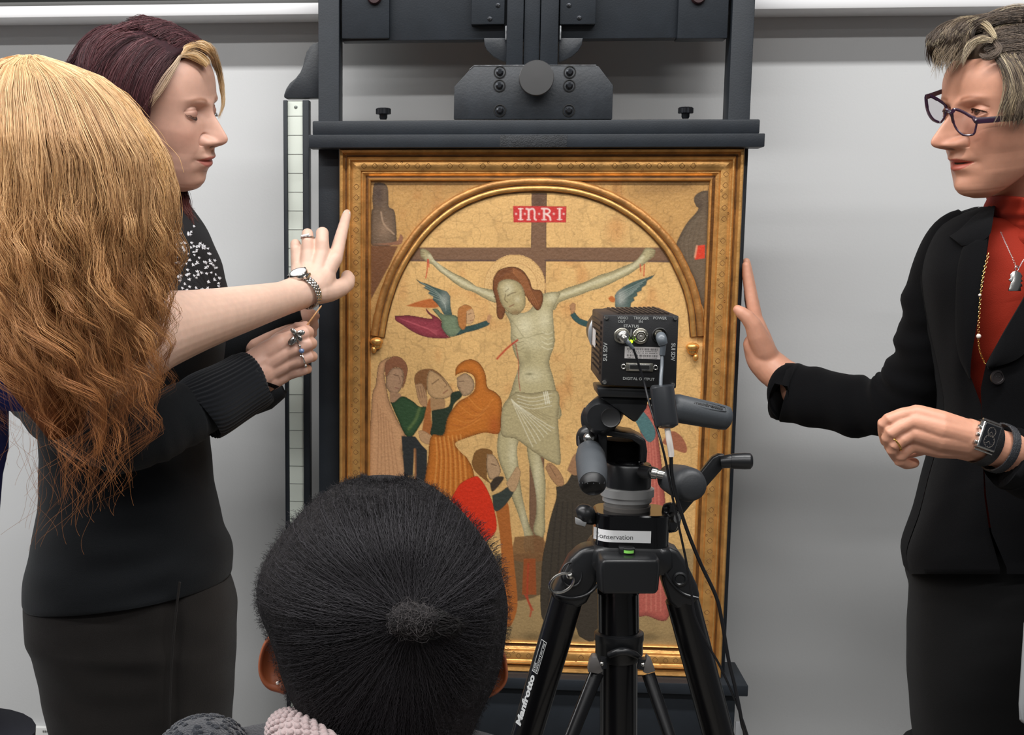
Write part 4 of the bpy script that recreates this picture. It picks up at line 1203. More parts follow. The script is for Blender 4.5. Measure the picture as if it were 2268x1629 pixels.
sl = shoulder([(1318, 1212), (1342, 1222), (1334, 1262), (1320, 1300), (1300, 1338), (1278, 1352), (1240, 1340), (1222, 1322), (1238, 1288), (1262, 1240), (1288, 1216)], YT-0.028)
sr = shoulder([(1462, 1222), (1478, 1212), (1502, 1222), (1522, 1250), (1545, 1298), (1552, 1326), (1532, 1344), (1500, 1352), (1482, 1336), (1470, 1300), (1462, 1262)], YT-0.028)
for q in ([(1330, 1228), (1338, 1250), (1326, 1292), (1300, 1318), (1266, 1326), (1230, 1320)], [(1470, 1226), (1468, 1250), (1480, 1282), (1510, 1314), (1546, 1326)]):
    mb = MB(); ptube(mb, [(x, y, YT-0.029, 3.4) for x, y in q], 8, 24); mb.build('shoulder_rib', PLB, sl if q[0][0] < 1400 else sr)
mb = MB(); mb.ring(P(1266, 1273, YT-0.0285), VR*(26*kt)*0.85+VU*(6*kt), VU*(26*kt)-VR*(5*kt), 2.2*kt, 30, 6); mb.build('boss_ring', PLB, sl)
mb = MB(); mb.lathe(P(1506, 1283, YT-0.029), (0, -1, 0), [(16*kt, -.002), (16*kt, .0012), (12*kt, .002), (9*kt, .0005), (0, .0005)], 24); mb.build('boss_cap', PLB, sr)
# legs
LEGM = M('leg_black_enamel', (12, 12, 14), 0.26, spec=0.55)


def to_floor(a, b, r):
    A, B = P(*a), P(*b); d = B-A; t = (A.z-0.03)/(-d.z)
    F_ = A+d*t
    return [A, B, A.lerp(F_, 0.5), A.lerp(F_, 0.505), F_], [r, r*.97, r*.95, r*.8, r*.78]


legl = [(1256, 1326, YT-0.012), (1160, 1650, YT+0.004)]
legr = [(1510, 1326, YT-0.012), (1594, 1640, YT+0.004)]
for q in (legl, legr):
    pts_, rad_ = to_floor(q[0], q[1], 36.5*kt); mb = MB(); mb.tube(pts_, rad_, 28); lgo = tpart(mb, 'leg', LEGM, smooth=60)
    mb = MB(); mb.sph(pts_[-1], 0.022, 16, 10); mb.build('rubber_foot', RUB, lgo)
    if q is legl: legL = lgo
pts_, rad_ = to_floor((1385, 1300, YT+0.04), (1385, 1500, YT+0.09), 30*kt); mb = MB(); mb.tube(pts_, rad_, 20); tpart(mb, 'leg', LEGM, smooth=60)
# lettering down the left leg
A, B = P(1250.5, 1345, YT-0.011), P(1160, 1650, YT+0.004); la = (A-B).normalized()
lu = (-VF-la*(-VF).dot(la)).normalized(); ls = la.cross(lu).normalized()
if ls.x > 0: ls = -ls                             # toward the left edge of the leg
tilt = math.radians(52)
nrm = lu*math.cos(tilt)+ls*math.sin(tilt); tdn = -ls*math.cos(tilt)+lu*math.sin(tilt)


def on_leg(t_px):                                 # t_px: photographed y along the leg
    t = (t_px-1345)/(1650-1345); p = A.lerp(B, t); return p+nrm*(35.9*kt)


text('lettering', 'Manfrotto', on_leg(1547)+nrm*0.0002, la, ls*math.cos(tilt)-lu*math.sin(tilt), 16*kt, M('leg_print', (214, 216, 216), 0.5), legL, bold=0.00045, width=127*kt)
cc = on_leg(1450)+nrm*0.0002; tv = ls*math.cos(tilt)-lu*math.sin(tilt)
cc = cc-tv*(3*kt)
mb = MB(); rect = []
for sx, sy in ((-1, -1), (1, -1), (1, 1), (-1, 1)):
    rect.append(cc+la*(sx*39*kt)+tv*(sy*8.5*kt))
for i in range(4): mb.tube([rect[i], rect[(i+1) % 4]], 0.6*kt, 5)
mb.tube([cc-la*(39*kt), cc+la*(39*kt)], 0.5*kt, 5); mb.tube([cc+la*(2*kt)-tv*(8.5*kt), cc+la*(2*kt)], 0.5*kt, 5)
mb.build('print_frame', M('leg_print', (214, 216, 216), 0.5), legL, smooth=0)
text('lettering', 'MADE IN ITALY', cc-la*(19*kt)-tv*(4.2*kt), la, tv, 3.4*kt, M('leg_print', (214, 216, 216), 0.5), legL, width=34*kt)
text('lettering', '# 475B', cc-la*(27*kt)+tv*(4*kt), la, tv, 4*kt, M('leg_print', (214, 216, 216), 0.5), legL, width=19*kt)
text('lettering', 'ART. 475B', cc+la*(20*kt)-tv*(4.2*kt), la, tv, 3.4*kt, M('leg_print', (214, 216, 216), 0.5), legL, width=30*kt)
# centre column, collar, braces
mb = MB(); ptube(mb, [(1369, 1292, YT, 48), (1369, 1312, YT, 48), (1369, 1313, YT, 45), (1370, 1420, YT, 45)], 32, cap=True); tpart(mb, 'centre_column', GLB, smooth=40)
mb = MB(); ptube(mb, [(1371, 1398, YT, 48), (1371, 1402, YT, 54), (1371, 1416, YT, 54), (1371, 1420, YT, 52), (1371, 1448, YT, 52), (1371, 1462, YT, 44)], 32); tpart(mb, 'column_collar', PLB, smooth=40)
mb = MB(); ptube(mb, [(1350, 1452, YT-0.026, 8), (1366, 1446, YT-0.03, 9), (1384, 1444, YT-0.03, 9), (1404, 1450, YT-0.026, 8), (1416, 1458, YT-0.02, 6)], 12, 16); tpart(mb, 'collar_lever', PLB)
mb = MB(); ptube(mb, [(1369, 1455, YT, 40), (1369, 1700, YT, 40), (1369, 2000, YT, 40)], 28); tpart(mb, 'lower_column', LEGM, smooth=60)
for q, rv, bkt in (([(1322, 1490, YT-0.024, 16), (1262, 1640, YT-0.05, 15), (1160, 1900, YT-0.09, 15)], (1333, 1471), [(1312, 1456), (1322, 1455), (1336, 1488), (1326, 1494), (1302, 1490), (1306, 1470)]),
                   ([(1436, 1494, YT-0.024, 15), (1486, 1640, YT-0.05, 14), (1560, 1880, YT-0.09, 14)], (1424, 1473), [(1434, 1456), (1444, 1466), (1452, 1488), (1434, 1494), (1424, 1490), (1428, 1474)])):
    mb = MB(); ptube(mb, q, 18, flat=0.6); br_ = tpart(mb, 'leg_brace', LEGM, smooth=60)
    mb = MB(); mb.prism(ppts(bkt, YT-0.036), (0, 0.014, 0)); mb.build('brace_bracket', M('bracket_metal', (128, 124, 122), 0.4, metal=0.6), br_, bevel=0.001)
    mb = MB(); mb.sph(P(rv[0], rv[1], YT-0.042), 5*kt, 12, 8); mb.build('rivet', STEEL, br_)
    mb = MB(); ptube(mb, [(rv[0], rv[1]-14, YT-0.03, 10), (rv[0], rv[1]+8, YT-0.03, 13)], 14); mb.build('brace_hinge', PLB, br_)
# locking knobs, crank, strap ring
mb = MB(); ptube(mb, [(1322, 1150, YT-0.01, 9), (1312, 1150, YT-0.012, 14), (1300, 1142, YT-0.014, 22), (1288, 1136, YT-0.014, 20), (1277, 1138, YT-0.014, 10)], 18, 14); kn = tpart(mb, 'side_knob', PLB)
mb = MB(); mb.prism(ppts([(1274, 1148), (1300, 1158), (1296, 1168), (1275, 1162)], YT-0.022), (0, 0.006, 0)); mb.build('knob_tip', M('grey_nylon', (150, 150, 150), 0.5), kn, bevel=0.0008)
mb = MB(); ptube(mb, [(1472, 1148, YT-0.002, 20), (1478, 1148, YT-0.002, 34), (1490, 1146, YT-0.006, 34), (1493, 1146, YT-0.007, 31)], 28, flat=0.9); cd_ = tpart(mb, 'crank_disc', GLB, smooth=40)
mb = MB(); mb.ring(P(1490, 1146, YT-0.0085), VU*(31*kt), VR*(9*kt)+VF*(-20*kt), 1.4*kt, 32, 6); mb.build('disc_rim', STEEL, cd_)
mb = MB(); ptube(mb, [(1492, 1146, YT-0.008, 12), (1500, 1148, YT-0.012, 11)], 14); mb.build('crank_nut', STEEL, cd_)
e0 = [(1494, 1128), (1512, 1142), (1530, 1120), (1604, 1036), (1612, 1020), (1606, 1008), (1592, 1007), (1578, 1014), (1504, 1106)]
mb = MB(); mb.prism(ppts(e0, YT-0.018), (0, 0.010, 0)); tpart(mb, 'crank_arm', PLB, bevel=0.002, segs=3)
mb = MB(); ptube(mb, [(1598, 1024, YT-0.022, 14), (1618, 1022, YT-0.024, 15.5), (1619.5, 1022, YT-0.024, 14.6), (1621, 1022, YT-0.024, 17), (1650, 1022, YT-0.027, 18.5), (1662, 1022, YT-0.028, 18), (1666, 1022, YT-0.028, 13)], 24); tpart(mb, 'crank_handle', PLB, smooth=40)
mb = MB(); mb.sph(P(1262, 1276, YT-0.034), 8.5*kt, 16, 10); rb = tpart(mb, 'ring_stud', STEEL)
mb = MB(); mb.ring(P(1244, 1292, YT-0.036), VR*(26*kt)+VU*(6*kt), VU*(21*kt)-VF*(6*kt), 3.0*kt, 36, 8); mb.build('strap_ring', STEEL, rb, label='chrome strap ring')
# ================================================================ helpers for figures
def strand_mesh(paths, rad, cols, sides=3):
    """paths (S,K,3), rad (S,K), cols (S,K,3) -> one mesh's arrays."""
    S_, K, _ = paths.shape
    t = np.empty_like(paths); t[:, 1:-1] = paths[:, 2:]-paths[:, :-2]; t[:, 0] = paths[:, 1]-paths[:, 0]; t[:, -1] = paths[:, -1]-paths[:, -2]
    t /= np.linalg.norm(t, axis=2, keepdims=True)+1e-9
    ref = np.array([0.31, -0.80, 0.52])
    n1 = np.cross(t, ref); n1 /= np.linalg.norm(n1, axis=2, keepdims=True)+1e-9
    n2 = np.cross(t, n1)
    V = np.empty((S_, K, sides, 3))
    ph = RNG.random((S_, 1, 1))*6.28
    for s in range(sides):
        a = ph+2*math.pi*s/sides
        V[:, :, s] = paths+rad[:, :, None]*(np.cos(a)*n1+np.sin(a)*n2)
    base = (np.arange(S_)[:, None, None]*K+np.arange(K-1)[None, :, None])*sides
    s = np.arange(sides)[None, None]
    s2 = (s+1) % sides
    F = np.stack([base+s, base+s2, base+sides+s2, base+sides+s], -1).reshape(-1, 4)
    C = np.repeat(cols[:, :, None, :], sides, 2).reshape(-1, 3)
    return V.reshape(-1, 3), F, C


class Hair:
    def __init__(self): self.V, self.F, self.C, self.n = [], [], [], 0

    def add(self, paths, rad, cols, sides=3):
        V, F, C = strand_mesh(np.asarray(paths), np.asarray(rad), np.asarray(cols), sides)
        self.V.append(V); self.F.append(F+self.n); self.C.append(C); self.n += len(V)

    def build(self, name, mat, parent, label=None):
        return mesh_np(name, np.vstack(self.V), np.vstack(self.F), mat, parent, col=np.clip(np.vstack(self.C), 0, 1), label=label)


def ramp(c0, c1, K):
    t = np.linspace(0, 1, K)[:, None]
    return np.array(c0)*(1-t)+np.array(c1)*t


def lock(H, guide, n, R, col0, col1, K=14, thick=0.00035, taper=(1.0, 1.0, 0.25), wave=0.0, freq=2.0, frizz=0.0, cut=0.25, cvar=0.16, flat=0.6, seed=None):
    """a lock of hair: n strands around a guide curve (world points); R = lock radius in m."""
    r = RNG if seed is None else np.random.default_rng(seed)
    g = catmull(np.asarray(guide, float), 40)
    tt = np.linspace(0, 1, K)
    ln = 1-r.random(n)*cut
    u = tt[None]*ln[:, None]                               # (n,K)
    f = u*39; i = np.clip(np.floor(f).astype(int), 0, 38); fr = (f-i)[..., None]
    base = g[i]*(1-fr)+g[i+1]*fr
    tg = g[i+1]-g[i]; tg /= np.linalg.norm(tg, axis=2, keepdims=True)+1e-9
    toc = np.array(CAMPOS)-g.mean(0); toc /= np.linalg.norm(toc)
    a = np.cross(tg, toc); a /= np.linalg.norm(a, axis=2, keepdims=True)+1e-9
    b = np.cross(tg, a)
    rad = np.interp(u, [0, 0.5, 1], taper)*R
    th = r.random(n)*6.283; rr = np.sqrt(r.random(n))
    ox, oy = (rr*np.cos(th))[:, None], (rr*np.sin(th))[:, None]
    p = base+a*(rad*ox)[..., None]+b*(rad*oy*flat)[..., None]
    if wave:
        ph = r.random()*6.28; ph2 = r.random(n)[:, None]*0.9
        p = p+a*(wave*u*np.sin(freq*6.283*u+ph+ph2))[..., None]+b*(wave*0.7*u*np.cos(freq*6.283*u+ph+ph2))[..., None]
    if frizz:
        q = r.normal(size=(n, 4, 3))*frizz
        for k in range(4):
            p = p+q[:, k][:, None, :]*(u*np.sin((k+1)*2.3*u+k))[..., None]
    w_ = np.full((n, K), thick)*(0.75+0.5*r.random((n, 1)))
    w_[:, -1] *= 0.25; w_[:, -2] *= 0.7
    c = np.array(col0)[None, None]*(1-u[..., None])+np.array(col1)[None, None]*u[..., None]
    c = c*(1+r.normal(size=(n, 1, 1))*cvar)
    H.add(p, w_, c)


def fuse(islands, voxel, smooth=4):
    """voxel-fuse overlapping closed shapes (list of MB) into one smooth skin; returns verts, quads."""
    mb = MB()
    for m in islands: mb.add(m.v, m.f)
    me = bpy.data.meshes.new('tmp'); me.from_pydata(mb.v, [], mb.f)
    bm = bmesh.new(); bm.from_mesh(me); bmesh.ops.recalc_face_normals(bm, faces=bm.faces); bm.to_mesh(me); bm.free()
    o = bpy.data.objects.new('tmp', me); COL.objects.link(o)
    md = o.modifiers.new('r', 'REMESH'); md.mode = 'VOXEL'; md.voxel_size = voxel
    if smooth:
        sm = o.modifiers.new('s', 'SMOOTH'); sm.factor = 0.5; sm.iterations = smooth
    dg = bpy.context.evaluated_depsgraph_get()
    m2 = bpy.data.meshes.new_from_object(o.evaluated_get(dg))
    V = np.empty(len(m2.vertices)*3, np.float32); m2.vertices.foreach_get('co', V)
    F = np.empty(len(m2.loops), np.int32); m2.loops.foreach_get('vertex_index', F)
    F = F.reshape(-1, 4)
    COL.objects.unlink(o); bpy.data.objects.remove(o); bpy.data.meshes.remove(m2); bpy.data.meshes.remove(me)
    return V.reshape(-1, 3).astype(float), F


def chain(lst, n=14, steps=None, flat=1.0, ref=None, ball=True):
    """closed tapered limb through photographed joints (px,py,Y,r_px) with rounded ends."""
    a = np.array(lst, float)
    if steps: a = catmull(a, steps)
    mb = MB()
    pts = [P(*q[:3]) for q in a]; rad = [q[3]*mpp(*q[:3]) for q in a]
    if ball:
        d0 = (pts[0]-pts[1]).normalized(); d1 = (pts[-1]-pts[-2]).normalized()
        P0, R0, P1, R1 = [], [], [], []
        for k in (0.97, 0.8, 0.5):
            P0.append(pts[0]+d0*rad[0]*k); R0.append(rad[0]*math.sqrt(1-k*k))
        for k in (0.5, 0.8, 0.97):
            P1.append(pts[-1]+d1*rad[-1]*k); R1.append(rad[-1]*math.sqrt(1-k*k))
        pts = P0+pts+P1; rad = R0+rad+R1
    mb.tube(pts, rad, n, flat=flat, ref=ref)
    return mb


def rowloft(rows, n=40, Yc=2.0, th=0.10, power=2.2, nrow=None, bulge=None, fold=0.0, seed=0):
    """a garment or trunk: rows (y_px, x_left, x_right[, Yc, half thickness]) lofted as super-ellipses."""
    a = np.array([list(r)+[Yc, th][len(r)-3:] if len(r) < 5 else list(r) for r in rows], float)
    if nrow: a = catmull(a, nrow)
    r = np.random.default_rng(seed)
    ph = r.random(8)*6.28
    rings = []
    for i, (y, xl, xr, yc, h) in enumerate(a):
        A, B = PN(xl, y, yc), PN(xr, y, yc)
        c = (A+B)/2; hx = (B[0]-A[0])/2
        ring = []
        for k in range(n):
            t = 2*math.pi*k/n
            cx, sx = math.cos(t), math.sin(t)
            ex = math.copysign(abs(cx)**(2/power), cx); ey = math.copysign(abs(sx)**(2/power), sx)
            f = 1.0
            if fold:
                f += fold*(math.sin(y*0.045+3*t+ph[0])*math.sin(2*t+y*0.013+ph[1])+0.6*math.sin(y*0.09-2*t+ph[2])*math.sin(t*3+ph[3]))
            ring.append(Vector((c[0]+hx*ex*(1 if not fold else 1+(f-1)*0.35), c[1]-h*ey*f, c[2])))
        rings.append(ring)
    mb = MB(); mb.loft(rings)
    return mb


def head_basis(yaw, pitch, roll):
    yaw, pitch, roll = (math.radians(v) for v in (yaw, pitch, roll))
    F0 = np.array([math.cos(yaw), math.sin(yaw), 0]); L0 = np.array([-math.sin(yaw), math.cos(yaw), 0]); U0 = np.array([0, 0, 1.0])
    Fv = F0*math.cos(pitch)+U0*math.sin(pitch); Uv = U0*math.cos(pitch)-F0*math.sin(pitch)
    Lv = L0*math.cos(roll)+Uv*math.sin(roll); U2 = Uv*math.cos(roll)-L0*math.sin(roll)
    return np.stack([Fv, Lv, U2], 1)


def g_(x, s): return np.exp(-(x/s)**2)


class Head:
    """a face in centimetres: f forward, s to the figure's left, z up from the chin."""
    FRONT = [(0, 6.3), (0.5, 8.0), (1.2, 8.9), (2.0, 9.2), (2.9, 8.9), (3.4, 8.65), (4.2, 8.9), (5.0, 9.0), (6.0, 9.1), (7.2, 9.0), (9, 8.75), (11, 8.6), (12.2, 8.75),
             (13, 9.25), (14, 9.45), (15.5, 9.2), (17, 8.5), (18.5, 7.2), (20, 5.0), (21.2, 2.4), (22, -0.6)]
    BACK = [(0, 4.2), (0.6, 3.0), (1.4, 1.6), (2.4, 0.3), (3.4, -0.7), (4.6, -2.0), (6, -5.2), (8, -7.0), (10, -8.4), (12, -9.2), (14.5, -9.7), (17, -9.1), (19, -7.4), (20.5, -5.2), (21.4, -3.4), (22, -1.2)]
    WID = [(0, 1.4), (0.5, 2.4), (1.2, 3.2), (2.2, 4.0), (3.5, 4.85), (5, 5.5), (7, 6.2), (9, 6.75), (11, 6.95), (13, 7.2), (15, 7.4), (17, 7.0), (18.5, 6.2), (20, 4.7), (21.2, 2.8), (22, 0.4)]
    NOSE = [(6.9, 0), (7.2, 0.35), (7.5, 1.25), (7.9, 2.1), (8.3, 2.55), (8.8, 2.4), (9.6, 1.85), (10.6, 1.2), (11.6, 0.75), (12.4, 0.45), (13.2, 0.1), (13.8, 0)]
    NSIG = [(7, 1.05), (7.8, 1.0), (8.4, 0.95), (9.5, 0.78), (11, 0.68), (12.5, 0.75), (13.5, 1.0)]

    def __init__(self, O, basis, scale=1.0, eye='open', gaze=(0.0, 0.0), front=None, nose=None, wing=0.95, lip=(0.62, 0.30, 0.30)):
        self.O, self.B, self.sc, self.eye = np.asarray(O, float), basis, scale, eye
        self.front = front or Head.FRONT; self.nose = nose or Head.NOSE
        self.wing = wing; self.lip = np.array(lip); self.gaze = gaze

    def w(self, f, s, z):
        return self.O+self.sc/100*(np.stack(np.broadcast_arrays(f, s, z), -1).astype(float)@self.B.T)

    def mesh(self, NS=220, NZ=190):
        z = np.concatenate([np.linspace(0, 1, 14)[:-1]**1.4*1.2, np.linspace(1.2, 14, int(NZ*0.72))[:-1], 14+8*np.sin(np.linspace(0, 1, NZ-int(NZ*0.72))*math.pi/2)])
        ip = lambda tb: np.interp(z, *np.array(tb).T)
        def sm(a):                                          # light smoothing of the tables
            k = np.ones(7)/7; p = np.pad(a, 3, mode='edge'); return np.convolve(p, k, 'valid')
        fr, bk, wd, no, ns = sm(ip(self.front)), sm(ip(Head.BACK)), sm(ip(Head.WID)), sm(ip(self.nose)), ip(Head.NSIG)
        kk_ = np.exp(-((z[:, None]-z[None])/1.7)**2)*np.gradient(z)[None]      # broad shape for the cheeks, fine profile kept near the midline
        frs = (kk_@fr)/kk_.sum(1); lowz = np.clip((z-0.6)/1.6, 0, 1)*np.clip((20-z)/2, 0, 1); frs = fr*(1-lowz)+frs*lowz
        dev = fr-frs; fr = frs
        x = np.linspace(0, 2*math.pi, NS, endpoint=False)
        ph = x-0.72*np.sin(x)                               # dense at the front
        c, s_ = np.cos(ph), np.sin(ph)
        zz = z[:, None]
        mid = np.minimum(-1.0, fr-0.4); mid = np.maximum(mid, bk+0.2); mid = np.where(z < 6, (np.interp(z, [0, 2, 4, 6], [5.0, 2.6, 0.4, -1.0])), mid)
        pf, pb = 2.5, 2.05
        fpos = np.where(c >= 0, mid[:, None]+(fr-mid)[:, None]*np.abs(c)**(2/pf), mid[:, None]-(mid-bk)[:, None]*np.abs(c)**(2/pb))
        S = wd[:, None]*np.sign(s_)*np.where(c >= 0, np.abs(s_)**(2/pf), np.abs(s_)**(2/pb))
        fa = np.clip(c, 0, 1)**0.5*(c > 0)                  # face weight
        d = np.zeros_like(S)
        aS = np.abs(S)
        d += dev[:, None]*np.exp(-(aS/2.1)**2.2)
        d += no[:, None]*np.exp(-(aS/ns[:, None])**2.0)
        rw = np.sqrt(((zz-7.72)/0.80)**2+((aS-1.32)/0.74)**2)  # wings of the nose and the crease round them
        d += self.wing*np.exp(-(rw/0.92)**3.2)-0.34*g_(rw-1.32, 0.24)*np.clip((aS-1.0)*3, 0, 1)*(zz > 7.1)
        d -= 0.35*g_(zz-7.15, 0.22)*g_(aS-0.75, 0.4)        # nostrils
        d += 0.42*g_(zz-5.62, 0.42)*np.exp(-(S/1.9)**4)     # lips
        d += 0.45*g_(zz-4.45, 0.45)*np.exp(-(S/1.75)**4)
        d -= 0.50*g_(zz-5.03-0.03*S*S*0.6, 0.15)*np.exp(-(S/2.3)**6)
        d -= 0.22*g_(zz-3.4, 0.45)*g_(S, 2.0)
        d -= 0.18*g_(zz-6.4, 0.5)*g_(S, 0.35)
        d -= 0.22*g_(aS-2.75, 0.5)*g_(zz-5.0, 0.55)         # mouth corners
        d -= 0.07*g_((aS-2.3-0.35*(7.5-zz)), 0.40)*g_(zz-6.6, 1.1)
        d += 0.28*g_(zz-8.7, 1.5)*g_(aS-4.6, 1.5)           # cheekbones
        d -= 0.20*g_(zz-5.5, 1.6)*g_(aS-4.9, 1.0)
        d += 0.32*g_(zz-13.1-0.06*aS, 0.55)*g_(aS-2.9, 1.9)  # brow
        d -= 1.05*g_(zz-11.65, 1.0)*g_(aS-2.9, 1.45)        # sockets
        d -= 0.30*g_(zz-11.9, 0.8)*g_(aS-1.5, 0.55)
        d *= (c > -0.05)
        F_ = fpos+d*np.where(c > 0, 1, 0)*np.clip(c*6, 0, 1)
        S = S+np.sign(S)*0.25*g_(zz-7.7, 0.55)*g_(aS-1.5, 0.5)*(c > 0.3)
        # eyelids over the ball
        ec = np.array([6.78, 3.15, 11.55]); r2 = (aS-ec[1])**2+(zz-ec[2])**2
        col = np.ones(S.shape+(3,))
        ball = ec[0]+np.sqrt(np.clip(1.30**2-r2, 0, None))
        on = (r2 < 1.28**2) & (c > 0.2)
        F_ = np.where(on, np.maximum(F_, ball), F_)
        sx, sz = (aS-ec[1])/1.32, (zz-ec[2])
        up = (0.50 if self.eye == 'open' else -0.30)*(1-sx**2)-0.10; lo = -0.46*(1-sx**2)-0.04
        if self.eye == 'open':
            op = (sz < up) & (sz > lo) & (np.abs(sx) < 1) & (c > 0.2)
            eyeb = ec[0]+np.sqrt(np.clip(1.19**2-r2, 0, None))
            F_ = np.where(op, eyeb, F_)
            col[op] = (1.05, 1.12, 1.2)
            gx, gz = self.gaze
            ir = (S-np.sign(S)*ec[1]-gx)**2+(zz-ec[2]-gz)**2
            col[op & (ir < 0.56**2)] = (0.18, 0.16, 0.14)
            col[op & (ir < 0.24**2)] = (0.02, 0.02, 0.02)
        lash = (np.abs(sz-up) < 0.10) & (np.abs(sx) < 0.92) & (c > 0.2)
        if self.eye != 'open':
            lash = (np.abs(sz-lo-0.02) < 0.07) & (np.abs(sx) < 0.86) & (c > 0.2)
            crease = g_(sz-0.55*(1-0.5*sx**2), 0.14)*(np.abs(sx) < 1.1)*(c > 0.2); F_ = F_-0.10*crease
        else:
            crease = g_(sz-0.82*(1-0.3*sx**2), 0.12)*(np.abs(sx) < 1.1)*(c > 0.2); F_ = F_-0.10*crease
        col[lash] = (0.14, 0.10, 0.08)
        # lips and brows as the skin's own colour, dark of the nostrils painted in
        ul = (zz < 5.05+0.80*(1-(S/2.45)**2)-0.16*g_(S, 0.35)) & (zz >= 4.98)
        ll = (zz > 5.03-0.95*(1-(S/2.3)**2)) & (zz < 5.03)
        lp = (ul | ll) & (aS < 2.5) & (c > 0.3)
        col[lp] = col[lp]*self.lip/0.62
        nst = g_(zz-7.12, 0.2)*g_(aS-0.72, 0.36)*(c > 0.3)
        col *= (1-0.75*nst)[..., None]
        bz = 13.35+0.28*np.sin((aS-1.3)*1.05)
        br = np.exp(-((zz-bz)/0.26)**2)*np.clip((aS-1.0)/0.5, 0, 1)*np.clip((5.0-aS)/1.2, 0, 1)*(c > 0.15)
        self.brow = br
        col *= 1-br[..., None]*np.array([0.44, 0.52, 0.58])
        sh = 0.34*g_(zz-11.75, 0.95)*g_(aS-2.9, 1.5)*(c > 0.1)   # eye socket shadow painted into the skin colour
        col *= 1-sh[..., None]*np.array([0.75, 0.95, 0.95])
        rosy = (0.55*g_(zz-8.3, 1.8)*g_(aS-4.2, 1.9)+0.5*g_(zz-8.2, 0.8)*g_(S, 1.2))*(c > 0)
        col *= 1-rosy[..., None]*np.array([0.02, 0.16, 0.18])
        V = self.w(F_, S, np.broadcast_to(zz, S.shape)).reshape(-1, 3)
        nz = len(z); i = np.arange(nz-1)[:, None]*NS; j = np.arange(NS)[None]
        F = np.stack([i+j, i+(j+1) % NS, i+NS+(j+1) % NS, i+NS+j], -1).reshape(-1, 4)
        a0, a1 = len(V), len(V)+1                            # close chin and crown
        V = np.vstack([V, V[:NS].mean(0), V[-NS:].mean(0)])
        j = np.arange(NS); fan0 = np.stack([(j+1) % NS, j, np.full(NS, a0), np.full(NS, a0)], 1); fan1 = np.stack([(nz-1)*NS+j, (nz-1)*NS+(j+1) % NS, np.full(NS, a1), np.full(NS, a1)], 1)
        col = np.vstack([col.reshape(-1, 3), [[1, 1, 1]]*2])
        tri = [tuple(t[:3]) for t in np.vstack([fan0, fan1]).tolist()]
        return V, F, tri, col


def ear(Hd, side):
    """outer ear as a shell with a rim."""
    mb = MB(); rings = []
    for i in range(13):
        t = i/12*2*math.pi
        pass
    outl = [(-0.6, 8.0), (-0.1, 7.9), (0.2, 8.6), (0.3, 10), (0.4, 11.6), (0.1, 12.9), (-0.8, 13.6), (-2.0, 13.4), (-2.9, 12.4), (-3.1, 11.2), (-2.7, 9.9), (-1.9, 9.0), (-1.4, 8.2)]
    q = catmull(np.array(outl+outl[:1]), 40)[:-1]
    sg = side
    cen = np.array([-0.9, 10.8])
    for k, (sc, off) in enumerate(((1.0, 0.2), (1.02, 0.8), (0.97, 1.15), (0.86, 1.05), (0.70, 0.75), (0.35, 0.35), (0.02, 0.3))):
        ring = []
        for f, z in q:
            f2, z2 = cen[0]+(f-cen[0])*sc, cen[1]+(z-cen[1])*sc
            back = np.clip((0.2-f2)/3.0, 0, 1)
            ring.append(Vector(Hd.w(f2-0.3, sg*(6.75+off*(0.35+1.0*back)+0.25*back), z2)))
        rings.append(ring)
    mb.loft(rings)
    return mb


def body_mesh(name, parts, mat, parent, label=None):
    """join skin arrays [(V,F,tri,col)] in ONE mesh."""
    Vs, Fs, Cs, n = [], [], [], 0
    for V, F, tri, col in parts:
        Vs.append(np.asarray(V)); Cs.append(np.broadcast_to(np.asarray(col, float), (len(V), 3)))
        Fs += [tuple(i+n for i in f) for f in (F.tolist() if isinstance(F, np.ndarray) else F)]
        Fs += [tuple(i+n for i in f) for f in tri]
        n += len(V)
    return mesh_np(name, np.vstack(Vs), Fs, mat, parent, col=np.vstack(Cs), label=label)


def skin_of(mb): return (np.array([tuple(v) for v in mb.v]), mb.f, [], (1, 1, 1))


def px_limb(mb_list): return mb_list
# ================================================================ people
def PNv(px, py, Y):
    px, py, Y = np.broadcast_arrays(np.asarray(px, float), np.asarray(py, float), np.asarray(Y, float))
    d = RT*((px-PPX)/FOC)[..., None]-UP*((py-PPY)/FOC)[..., None]+FW
    return CAMPOS+d*(Y/d[..., 1])[..., None]


def skinmat(name, rgb): return M(name, rgb, 0.46, spec=0.45, attr=True, bump=(900, 0.06), var=(90, 0.05), sss=0.12)


SK1 = skinmat('skin_fair', (222, 186, 166))
SK2 = skinmat('skin_rosy', (210, 166, 146))
SK3 = skinmat('skin_warm', (206, 150, 124))
SK4 = skinmat('skin_brown', (146, 80, 48))
HAIRM = M('hair_fibre', (255, 255, 255), 0.40, spec=0.42, attr=True)
HAIRD = M('hair_fibre_dark', (255, 255, 255), 0.46, spec=0.4, attr=True)
UNDER = M('hair_under', (255, 255, 255), 0.7, spec=0.2, attr=True, var=(150, 0.35))
KNIT = M('black_knit', (13, 17, 21), 0.75, spec=0.25, bump=(1300, 0.5), sheen=0.08)
KNITR = M('black_rib', (18, 21, 26), 0.85, spec=0.2, bump=(1500, 0.4), sheen=0.15)
DENIM = M('black_denim', (34, 31, 29), 0.85, spec=0.2, bump=(1600, 0.5), sheen=0.08, var=(9, 0.25), stretch=(1, 1, 0.4))
WOOL = M('black_suiting', (11, 11, 13), 0.9, spec=0.1, bump=(1700, 0.45), sheen=0.03)
SHOE = M('shoe_leather', (20, 19, 19), 0.35)
NAIL = M('nail_pale', (226, 200, 190), 0.25, spec=0.6)
SILV = M('silver', (208, 206, 202), 0.2, metal=1.0)
SILVD = M('oxidised_silver', (120, 118, 112), 0.35, metal=1.0)
GOLDJ = M('yellow_gold', (232, 190, 110), 0.2, metal=1.0)
